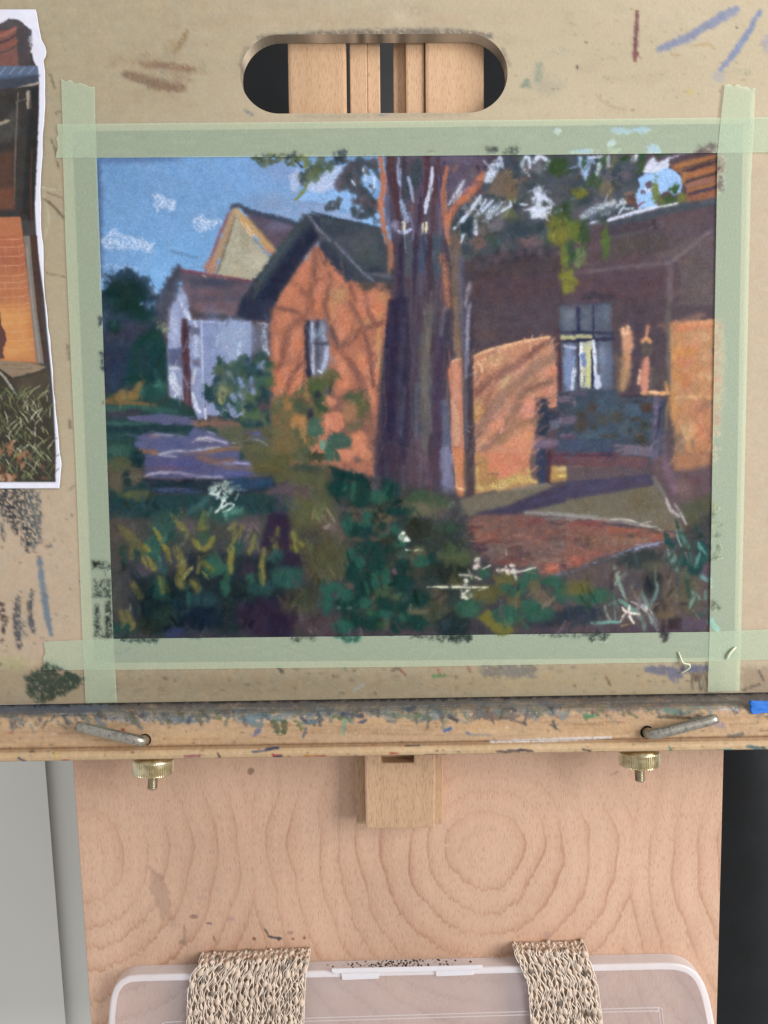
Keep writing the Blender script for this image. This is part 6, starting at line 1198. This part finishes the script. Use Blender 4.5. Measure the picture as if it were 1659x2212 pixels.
# the ledge the board stands on
LA = 0.0063                                     # the ledge sits a touch out of level
def build_ledge():
    cv = ledge_marks()
    zq = lambda q, y: float(P(829.5, q, y)[2])
    z0 = zq(1509, -.0008); zb = zq(1633, -.030)
    prof = [(-.0008, z0), (-.012, z0 - .0002), (-.0235, z0 - .0004), (-.0270, z0 - .0010), (-.0290, z0 - .0024), (-.030, z0 - .0048)]
    prof += [(-.030, zq(q, -.030)) for q in (1556, 1600)]
    prof += [(-.0296, zq(1604, -.03)), (-.0286, zq(1607, -.03)), (-.0286, zq(1610, -.03)), (-.0305, zq(1612.5, -.03)), (-.0318, zq(1617, -.03)), (-.0322, zq(1622, -.03)), (-.0316, zq(1628, -.03)), (-.0300, zq(1632, -.03)), (-.0275, zb - .0006), (-.0008, zb - .0006)]
    prof = np.array(prof); seg = np.linalg.norm(np.diff(prof, axis=0), axis=1); s = np.concatenate([[0], np.cumsum(seg)])
    t = np.unique(np.concatenate([s, np.linspace(0, s[-1], 110)]))
    Y, Z = np.interp(t, s, prof[:, 0]), np.interp(t, s, prof[:, 1])
    nx = 1000; X = np.linspace(-.40, .40, nx)
    g = np.empty((len(t), nx, 3)); g[..., 0] = X[None]; g[..., 1] = Y[:, None]; g[..., 2] = Z[:, None] + X[None] * LA
    holes = [(313.5, 1598.0, 13.0), (1397.0, 1581.5, 14.0)]
    px, py = PX(g); drop = np.zeros(px.shape, bool)
    facing = np.abs(g[..., 1] + .030) < 2e-4
    for hx_, hy_, hr in holes:
        d = np.hypot(px - hx_, py - hy_)
        k = facing & (np.abs(d - hr) < 1.3)
        nxp = hx_ + (px - hx_) * hr / d; nyp = hy_ + (py - hy_) * hr / d
        g[k] = P(nxp, nyp, -.030)[k]
        drop |= facing & (d < hr - 1.3)
    px, py = PX(g)
    cols = cv.at(px, py + .0164 * (px - 829.5)).reshape(-1, 3)
    fs = grid_faces(len(t), nx); keep = ~drop.ravel()[fs].any(1); fs = fs[keep]
    V_, C_, F_ = [g.reshape(-1, 3)], [cols], [fs]; n = g.size // 3
    for hx_, hy_, hr in holes:                                    # dark bore
        th = np.linspace(0, 2 * np.pi, 40, endpoint=False)
        ring = P(hx_ + (hr + .4) * np.cos(th), hy_ + (hr + .4) * np.sin(th), -.0299)
        deep = ring.copy(); deep[:, 1] += .018
        j = np.arange(40); j2 = np.roll(j, -1)
        V_ += [ring, deep]; C_ += [np.tile(hx('#3c2a1c'), (40, 1)), np.tile(hx('#140e0a'), (40, 1))]
        F_.append(np.stack([n + j, n + j2, n + 40 + j2, n + 40 + j], -1)); n += 80
        V_.append(deep.mean(0)[None]); C_.append(hx('#0c0806')[None])
        F_.append(np.stack([n - 40 + j, n - 40 + j2, np.full(40, n), np.full(40, n)], -1)[:, :4]); n += 1
    F_ = [f if (f[:, 2] != f[:, 3]).all() else None for f in F_]
    F_ = [f for f in F_ if f is not None]
    me = raw_mesh('ledge', np.concatenate(V_), np.concatenate(F_), np.concatenate(C_))
    link('ledge', me, M_LEDGE, easel)
    return zb - .0006
ZLEDGE = build_ledge()
def rod(pts):
    w = [V(x, y, d) for x, y, d in pts]
    p = catmull(np.array([list(v) for v in w]), 8)
    # smooth() is unsuited to 3-D lists of two, so the path above is already dense
    rr = np.full(len(p), .0036); rr[-1] *= .82; rr[0] *= .9
    bm = bmesh.new(); tube_bm(bm, p, rr, 18)
    return bm_obj('clamp_rod', bm, M_STEEL, easel, True)
rod([(313, 1598, -.0225), (312, 1599, -.0310), (304, 1600, -.0358), (285, 1596, -.0375), (240, 1586, -.0378), (165, 1568, -.0380)])
rod([(1397, 1582, -.0225), (1399, 1583, -.0310), (1409, 1585, -.0358), (1432, 1582, -.0375), (1480, 1570, -.0378), (1549, 1552, -.0380)])
def knob(px, pyw, tilt):
    w = V(px, pyw, -.0155); x = w.x
    top = ZLEDGE + x * LA - .0002
    R = float(P(px + 43, pyw, -.0155)[0] - P(px, pyw, -.0155)[0])
    bm = bmesh.new()
    ax = Matrix.Rotation(math.radians(tilt), 3, 'Y') @ Matrix.Rotation(math.radians(-4), 3, 'X')
    prof = [(R * .55, 0), (R * .80, .0006), (R * .92, .0020), (R * .97, .0036), (R * .995, .0042), (R, .0048), (R, .0128), (R * .97, .0135), (R * .6, .0140), (R * .34, .0142)]
    lathe_bm(bm, prof, 216, Vector((x, -.0155, top)), ax, .045, (5, 6))
    k = bm_obj('clamp_knob', bm, M_BRASS, easel, True)
    for p in k.data.polygons: p.use_smooth = p.center.z > top - .0046 or p.center.z < top - .0133
    bm = bmesh.new(); r0 = R * .245; pr = []
    for i in range(23): pr.append((r0 * (1.0 if i % 2 else .84), .0130 + i * .00056))
    pr.append((r0 * .7, .0130 + 23 * .00056))
    lathe_bm(bm, pr, 28, Vector((x, -.0155, top)), ax)
    b = bm_obj('bolt', bm, M_BOLT, None, False)
    b.parent = k; b.matrix_parent_inverse = Matrix.Identity(4)
    # the knob carries the easel's offset already
    b.matrix_parent_inverse = Matrix.Identity(4)
    return k
k1 = knob(333, 1660, 2.5); k2 = knob(1379, 1640, -1.5)

# ------------------------------------------------------------------ the pastel picture on its sheet
def in_quad(px, py, q):
    r = np.ones(px.shape, bool)
    for i in range(4):
        (ax, ay), (bx, by) = q[i], q[(i + 1) % 4]
        r &= (bx - ax) * (py - ay) - (by - ay) * (px - ax) >= 0
    return r
SHEET = [(157, 284), (1605, 267), (1586, 1420), (205, 1432)]
PICT = [(209, 342.5), (1549.5, 330.5), (1533.5, 1366), (245.5, 1380.5)]
def sheet_skirt(v, nx, ny, dy):
    rim = np.concatenate([np.arange(nx), np.arange(1, ny) * nx + nx - 1, (ny - 1) * nx + np.arange(nx - 2, -1, -1), np.arange(ny - 2, 0, -1) * nx])
    b = v[rim].copy(); b[:, 1] += dy; n = len(v); j = np.arange(len(rim)); j2 = np.roll(j, -1)
    return rim, b, np.stack([rim[j], rim[j2], n + j2, n + j], -1)
def build_picture():
    cv = paint_picture()
    nx, ny = 990, 800
    px, py = bilin(SHEET, nx, ny)
    cols = cv.at(px, py)
    q = PICT
    cols = np.where(in_quad(px, py, [(q[0][0] - 3, q[0][1] - 3), (q[1][0] + 3, q[1][1] - 3), (q[2][0] + 3, q[2][1] + 3), (q[3][0] - 3, q[3][1] + 3)])[..., None], cols, hx('#50434b'))
    v = P(px, py, -.0006).reshape(-1, 3); c = cols.reshape(-1, 3)
    rim, b, f2 = sheet_skirt(v, nx, ny, .0005)
    o = link('pastel_painting', raw_mesh('pastel_painting', np.concatenate([v, b]), np.concatenate([grid_faces(ny, nx), f2]), np.concatenate([c, c[rim]])), M_PASTEL)
    tag(o, 'pastel painting of brick houses, a big tree and a garden, taped to the drawing board', 'painting')
build_picture()

# ------------------------------------------------------------------ tape
def build_tapes():
    cv = tape_marks()
    def strip(e1, e2, n1, n2, y, label, ends=(0, 0), seed=1):
        """e1, e2: the two long edges as matching point lists"""
        r = np.random.default_rng(seed)
        a, b = np.array(e1, float), np.array(e2, float)
        def along(p):
            s = np.concatenate([[0], np.cumsum(np.linalg.norm(np.diff(p, axis=0), axis=1))]); t = np.linspace(0, s[-1], n1)
            return np.stack([np.interp(t, s, p[:, 0]), np.interp(t, s, p[:, 1])], -1)
        A, B = along(a), along(b)
        u = np.linspace(0, 1, n2)[None, :, None]
        g = A[:, None] * (1 - u) + B[:, None] * u
        # slightly ragged torn ends
        d0 = A[1] - A[0]; d0 = d0 / np.linalg.norm(d0)
        for i, am in ((0, ends[0]), (-1, ends[1])):
            if am: g[i] += d0 * (vnoise(1, n2, 5, r)[0][:, None] - .5) * am
        px, py = g[..., 0], g[..., 1]
        cov = cv.cover(px, py); col = cv.at(px, py)
        al = np.clip(.50 + .50 * cov * 1.3, 0, 1)
        lift = (vnoise(n1, n2, 16, r) - .5) * .00012
        v = P(px, py, y + lift).reshape(-1, 3)
        me = raw_mesh('masking_tape', v, grid_faces(n1, n2), col.reshape(-1, 3), alpha=al.ravel())
        o = link('masking_tape', me, M_TAPE)
        tag(o, label, 'tape', 'pale green masking tape holding the painting')
    strip([(132, 170), (135, 260), (136, 342), (142, 531), (163, 990), (178, 1375), (185, 1519)], [(205, 188), (206, 260), (209, 343), (217, 560), (234, 1070), (245, 1380), (253, 1517)], 620, 36, -.0010, 'pale green masking tape strip down the picture side next to the photo print', (7, 0), 1)
    strip([(125, 268), (600, 264), (1200, 258), (1760, 252)], [(123, 341), (600, 339), (1200, 334), (1760, 328)], 780, 36, -.0013, 'pale green masking tape strip along the top edge of the painting, below the hand slot', (6, 0), 2)
    strip([(98, 1386), (245, 1380), (900, 1373), (1533, 1365), (1760, 1355)], [(94, 1447), (245, 1447), (900, 1440), (1533, 1429), (1760, 1421)], 780, 34, -.0013, 'pale green masking tape strip along the bottom edge of the painting, above the ledge', (5, 0), 3)
    strip([(1566, 179), (1558, 250), (1550, 331), (1541, 870), (1533, 1366), (1529, 1495)], [(1632, 192), (1627, 300), (1622, 400), (1612, 870), (1603, 1285), (1598, 1492)], 620, 36, -.0017, 'pale green masking tape strip down the picture side under the chimney and sunlit wall', (8, 0), 4)
build_tapes()
# loose ends
def curl(name, pts, r, mat, label, cat):
    p = catmull(np.array([list(V(*q)) for q in pts]), 8)
    bm = bmesh.new(); tube_bm(bm, p, r * (1 - .5 * np.abs(np.linspace(-1, 1, len(p))) ** 3), 8)
    o = bm_obj(name, bm, mat, None, True); tag(o, label, cat)
M_THREAD = m_plain('pale_tape_fibre', '#dde2c4', 0.8, 0.2, 0, 200, 0.06)
curl('tape_fibre', [(1466, 1408, -.0022), (1470, 1420, -.0024), (1476, 1432, -.0030), (1489, 1436, -.0036), (1488, 1444, -.0030), (1472, 1454, -.0012)], .0007, M_THREAD, 'thin curled sliver of pale tape hanging off the bottom tape strip', 'fibre')
curl('tape_fibre', [(1570, 1424, -.0024), (1575, 1414, -.0030), (1583, 1404, -.0030), (1590, 1398, -.0024)], .0009, M_THREAD, 'pale sliver of tape lying across the corner where two tape strips cross', 'fibre')

# blue scrap stuck on the ledge
def blue_scrap():
    r = np.random.default_rng(5); n1, n2 = 26, 16
    px, py = bilin([(1621, 1517), (1700, 1510), (1698, 1536), (1622, 1542)], n1, n2)
    px = px + (vnoise(n2, n1, 3, r) - .5) * 5 * (np.linspace(1, 0, n1)[None] ** 2); py = py + (vnoise(n2, n1, 4, r) - .5) * 5
    v = P(px, py, -.0312 - .0012 * vnoise(n2, n1, 4, r)).reshape(-1, 3)
    rim, b, f2 = sheet_skirt(v, n1, n2, .0022)
    me = raw_mesh('blue_tape_scrap', np.concatenate([v, b]), np.concatenate([grid_faces(n2, n1), f2]))
    o = link('blue_tape_scrap', me, m_plain('blue_tape', '#2f6ec4', 0.6, 0.3, 0, 300, 0.12))
    tag(o, 'torn scrap of bright blue tape stuck on the stained ledge', 'tape')
blue_scrap()

# ------------------------------------------------------------------ printed reference picture
def build_print():
    cv = print_picture()
    edge = [(20, 77), (30, 80), (44, 82), (85, 89), (100, 97), (112, 100), (122, 98), (130, 93), (153, 97), (238, 97), (289, 92), (340, 91), (408, 87), (493, 89), (531, 93), (604, 94), (636, 97), (700, 103), (731, 108), (801, 113), (849, 116), (917, 124), (963, 127), (1003, 132), (1030, 130), (1055, 128)]
    e = np.array(edge, float); ny, nx = 420, 180
    py0 = np.linspace(20, 1055, ny)[:, None]; R = np.interp(py0, e[:, 0], e[:, 1])
    R = R + (vnoise(ny, 1, 9, np.random.default_rng(2)) - .5) * 1.6
    px = -195 + (R + 195) * np.linspace(0, 1, nx)[None]; py = np.repeat(py0, nx, 1) + (px - 100) * -.0012
    r = np.random.default_rng(4)
    lift = .0009 * vnoise(ny, nx, 70, r) + .0006 * np.linspace(0, 1, nx)[None] ** 8 * vnoise(ny, 1, 40, r)
    v = P(px, py, -.0008 - lift).reshape(-1, 3); c = cv.at(px, py).reshape(-1, 3)
    rim, b, f2 = sheet_skirt(v, nx, ny, .0003)
    o = link('photo_print', raw_mesh('photo_print', np.concatenate([v, b]), np.concatenate([grid_faces(ny, nx), f2]), np.concatenate([c, np.tile(hx('#d5d4e4'), (len(b), 1))])), M_PRINT)
    tag(o, 'white-bordered photo print of a chimney, sunlit brick wall and grass, hand-cut wavy edge', 'photo print')
build_print()

# ------------------------------------------------------------------ clear plastic box
BD = .0125
def yf(py): return yp(py) - BD
def build_box():
    out = [(226, 2420), (229, 2330), (232, 2250), (236, 2180), (240, 2152), (247, 2132), (259, 2117), (277, 2108), (300, 2106), (330, 2105), (400, 2103.5), (700, 2097), (1100, 2088), (1370, 2081.5), (1430, 2080), (1462, 2081), (1488, 2088), (1508, 2103), (1521, 2124), (1530, 2150), (1538, 2185), (1545, 2225), (1554, 2300), (1562, 2420)]
    o = []
    for p, q in zip(out, out[1:]):
        for t in np.linspace(0, 1, 5, endpoint=False): o.append((p[0] + (q[0] - p[0]) * t, p[1] + (q[1] - p[1]) * t))
    o = np.array(o + [out[-1], (1552, 2440), (1530, 2452), (260, 2454), (234, 2440)], float)
    for _ in range(3): o[1:-5] = o[1:-5] * .5 + (o[:-6] + o[2:-4]) * .25
    box_o = empty('plastic_box', Vector((0.03, float(yf(2300)), float(P(900, 2452, .02)[2]))), 'shallow clear frosted plastic box strapped to the panel by two woven bands', 'box')
    n = len(o)
    front = P(o[:, 0], o[:, 1], yf(o[:, 1]))
    mid_px = np.array([890, 2270.0])
    def inset(d):
        s = []
        for i in range(n):
            t = o[(i + 1) % n] - o[i - 1]; t = t / np.linalg.norm(t); nn = np.array([-t[1], t[0]])
            if np.dot(nn, mid_px - o[i]) < 0: nn = -nn
            s.append(o[i] + nn * d)
        return np.array(s)
    def loops(name, rings, mat, fill=None):
        bm = bmesh.new(); vv = [[bm.verts.new(p) for p in r] for r in rings]
        for a_, b_ in zip(vv, vv[1:]):
            for i in range(n):
                j = (i + 1) % n; bm.faces.new((a_[i], a_[j], b_[j], b_[i]))
        if fill is not None: bm.faces.new(vv[fill])
        bmesh.ops.recalc_face_normals(bm, faces=bm.faces[:])
        return bm_obj(name, bm, mat, box_o, fill is None)
    i1, i2 = inset(4.0), inset(14.0)
    loops('lid', [P(i2[:, 0], i2[:, 1], yf(i2[:, 1]) - .0009), P(i2[:, 0], i2[:, 1], yf(i2[:, 1]) - .0010)], M_CLEAR, 1)
    loops('rim', [P(i2[:, 0], i2[:, 1], yf(i2[:, 1]) - .0008), P(i1[:, 0], i1[:, 1], yf(i1[:, 1]) - .0010), front + np.array([0, -.0002, 0]), front + np.array([0, .0012, 0])], M_RIM)
    loops('side_wall', [front + np.array([0, .0013, 0]), front + np.array([0, BD - .0012, 0])], M_SIDE)
    for off in (0, 7):
        q = [(352 + off, 2440), (353 + off, 2240), (358 + off, 2216), (380 + off, 2207 + off), (700, 2198 + off), (1100, 2186 + off), (1395, 2177 + off), (1420 - off, 2181 + off), (1432 - off, 2202), (1440 - off, 2440)]
        q = catmull(np.array(q, float), 6); pth = P(q[:, 0], q[:, 1], yf(q[:, 1]) - .0011)
        vs, fs, _ = tube(pth, .00045, 6, cap=False); link('lid_ridge', raw_mesh('lid_ridge', vs, fs), M_RIDGE, box_o)
    for nm, pts, d in (('latch_bar', [(716, 2092), (1043, 2084), (1042, 2092), (1022, 2093), (1020, 2096), (724, 2103), (716, 2099)], .0016), ('latch_tab', [(737, 2102), (819, 2100), (819, 2114), (739, 2117)], .0012), ('latch_tab', [(941, 2097), (1024, 2095), (1024, 2106), (942, 2109)], .0012)):
        bm = bmesh.new()
        fr = [bm.verts.new(V(x, y, float(yf(y)) - .0014 - d)) for x, y in pts]; bb = [bm.verts.new(V(x, y, float(yf(y)) - .0013)) for x, y in pts]
        bm.faces.new(fr); bm.faces.new(bb[::-1])
        for i in range(len(pts)): bm.faces.new((fr[i], bb[i], bb[(i + 1) % len(pts)], fr[(i + 1) % len(pts)]))
        bmesh.ops.recalc_face_normals(bm, faces=bm.faces[:]); bmesh.ops.bevel(bm, geom=bm.edges[:], offset=.0004, segments=2, affect='EDGES')
        bm_obj(nm, bm, M_RIM, box_o)
    # soot specks on the upper wall
    bm = bmesh.new(); r = random.Random(4)
    ztop = lambda x: float(P(x, 2088 - (x - 1100) * .0225, float(yf(2090)))[2])
    for k in range(170):
        x = r.gauss(875, 62); dy = r.uniform(.0008, BD - .002); w = r.uniform(.7, 2.4) / 3000
        c = V(x, 2094, float(yf(2094))); c = Vector((c.x, float(yf(2094)) + dy, ztop(x) + .0002))
        q = [c + Vector((w * math.cos(t) * r.uniform(.6, 1.5), w * 1.6 * math.sin(t) * r.uniform(.6, 1.3), 0)) for t in (0, 1.3, 2.5, 3.9, 5.2)]
        bm.faces.new([bm.verts.new(p) for p in q])
    d = bm_obj('soot_specks', bm, m_plain('soot', '#3a3638', 0.9, 0.1), box_o); d['kind'] = 'stuff'
build_box()

# ------------------------------------------------------------------ woven slub-cotton bands round the box
def build_strap(Le, Re, n, label, seed):
    r = np.random.default_rng(seed)
    Le, Re = np.array(Le, float), np.array(Re, float)
    t0 = (Le[0, 0] + Re[0, 0]) / 2
    xm = (Le[0, 1] + Re[0, 1]) / 2
    root = empty('strap', V(xm, t0, float(yf(t0)) - .002), label, 'strap', 'woven cotton bands round the plastic box')
    def base(s, u):
        """s: 0..1 across, u: distance (picture units) along, negative = over the top of the box"""
        top = Le[0, 0] * (1 - s) + Re[0, 0] * s
        py = top + np.maximum(u, 0)
        x = np.interp(py, Le[:, 0], Le[:, 1]) * (1 - s) + np.interp(py, Re[:, 0], Re[:, 1]) * s
        w = P(x, py, yf(py) - .0034)
        back = np.clip(-u, 0, None) / 3000.0
        w[..., 1] += np.minimum(back, BD + .0012); w[..., 2] += .0012 * np.sin(np.clip(back / .004, 0, 1) * math.pi / 2)
        near = np.clip(1 - np.maximum(u, 0) / 14, 0, 1); w[..., 1] += .0016 * near ** 2 * (u > 0)
        return w
    U = np.arange(-46, 330, 1.9)
    # plain ground of the weave, seen only between the yarns
    uu = np.linspace(-44, 330, 120); ss = np.linspace(.015, .985, 40)
    g = np.stack([base(np.full_like(uu, s), uu) for s in ss], 1); g[..., 1] += .0016 + .0005 * r.random(g.shape[:2])
    col = np.tile(hx('#ae947e'), (g.size // 3, 1)) * (.8 + .35 * r.random((g.size // 3, 1)))
    link('ground_weave', raw_mesh('ground_weave', g.reshape(-1, 3), grid_faces(g.shape[0], g.shape[1]), col), M_COTTON, root)
    wpx = (Re[2, 1] - Le[2, 1]) / n
    for i in range(n):
        s0 = (i + .5) / n
        slub = np.zeros_like(U); tone = np.ones_like(U); u = U[0] + r.uniform(0, 20)
        while u < U[-1]:
            big = r.random()
            h, L = (r.uniform(5.6, 8.2), r.uniform(5, 8)) if big > .66 else (r.uniform(2.6, 4.4), r.uniform(3.5, 7))
            k = np.exp(-(np.abs(U - u) / L) ** 2.6)
            slub = np.maximum(slub, h * k); tone = tone * (1 - k * (r.uniform(.30, .5) if r.random() < .10 else r.uniform(-.05, .08)))
            u += L * 2 + r.uniform(4, 15)
        lat = np.interp(U, np.arange(-60, 360, 14), r.uniform(-.2, .2, 30)) * wpx + .8 * np.sin(U / 3.1 + i)
        p = base(np.clip(s0 + lat / (wpx * n), 0.004, .996), U)
        rad = (1.15 + slub * (wpx / 15.5)) / 3000.0
        p[:, 1] -= rad * .25
        vs, fs, cap = tube(p, rad, 8, cap=False)
        cc = hx('#ead3be')[None] * (np.repeat(tone, 8)[:, None] * (1.0 - .12 * np.repeat(np.clip(slub / 6, 0, 1), 8)[:, None]) * (.93 + .12 * r.random((len(vs), 1))))
        link('cord', raw_mesh('cord', vs, fs, cc), M_COTTON, root)
    for i in range(n + 1):                        # fine threads zig-zagging between the cords
        for k in range(2):
            am = r.uniform(.2, .42) * wpx; f = r.uniform(5, 9); ph = r.uniform(0, 6)
            lat = am * np.sin(U / f + ph) + np.interp(U, np.arange(-60, 360, 18), r.uniform(-.3, .3, 24)) * wpx
            p = base(np.clip(i / n + lat / (wpx * n), .002, .998), U); p[:, 1] += .0004 * np.cos(U / f + ph) - .0008
            vs, fs, cap = tube(p, r.uniform(.7, 1.15) / 3000, 5, cap=False)
            cc = np.tile(hx('#f8ebdc'), (len(vs), 1)) * (.9 + .12 * r.random((len(vs), 1)))
            link('thread', raw_mesh('thread', vs, fs, cc), M_COTTON, root)
build_strap([(2087, 426), (2104, 413), (2132, 406), (2212, 403), (2460, 398)], [(2075, 668), (2100, 662), (2130, 660), (2212, 657), (2460, 650)], 21, 'wider of the two cream woven cotton bands round the clear box', 3)
build_strap([(2064, 1112), (2090, 1126), (2125, 1140), (2212, 1147), (2460, 1150)], [(2060, 1270), (2090, 1280), (2120, 1290), (2212, 1302), (2460, 1330)], 13, 'narrower of the two cream woven cotton bands round the clear box', 9)
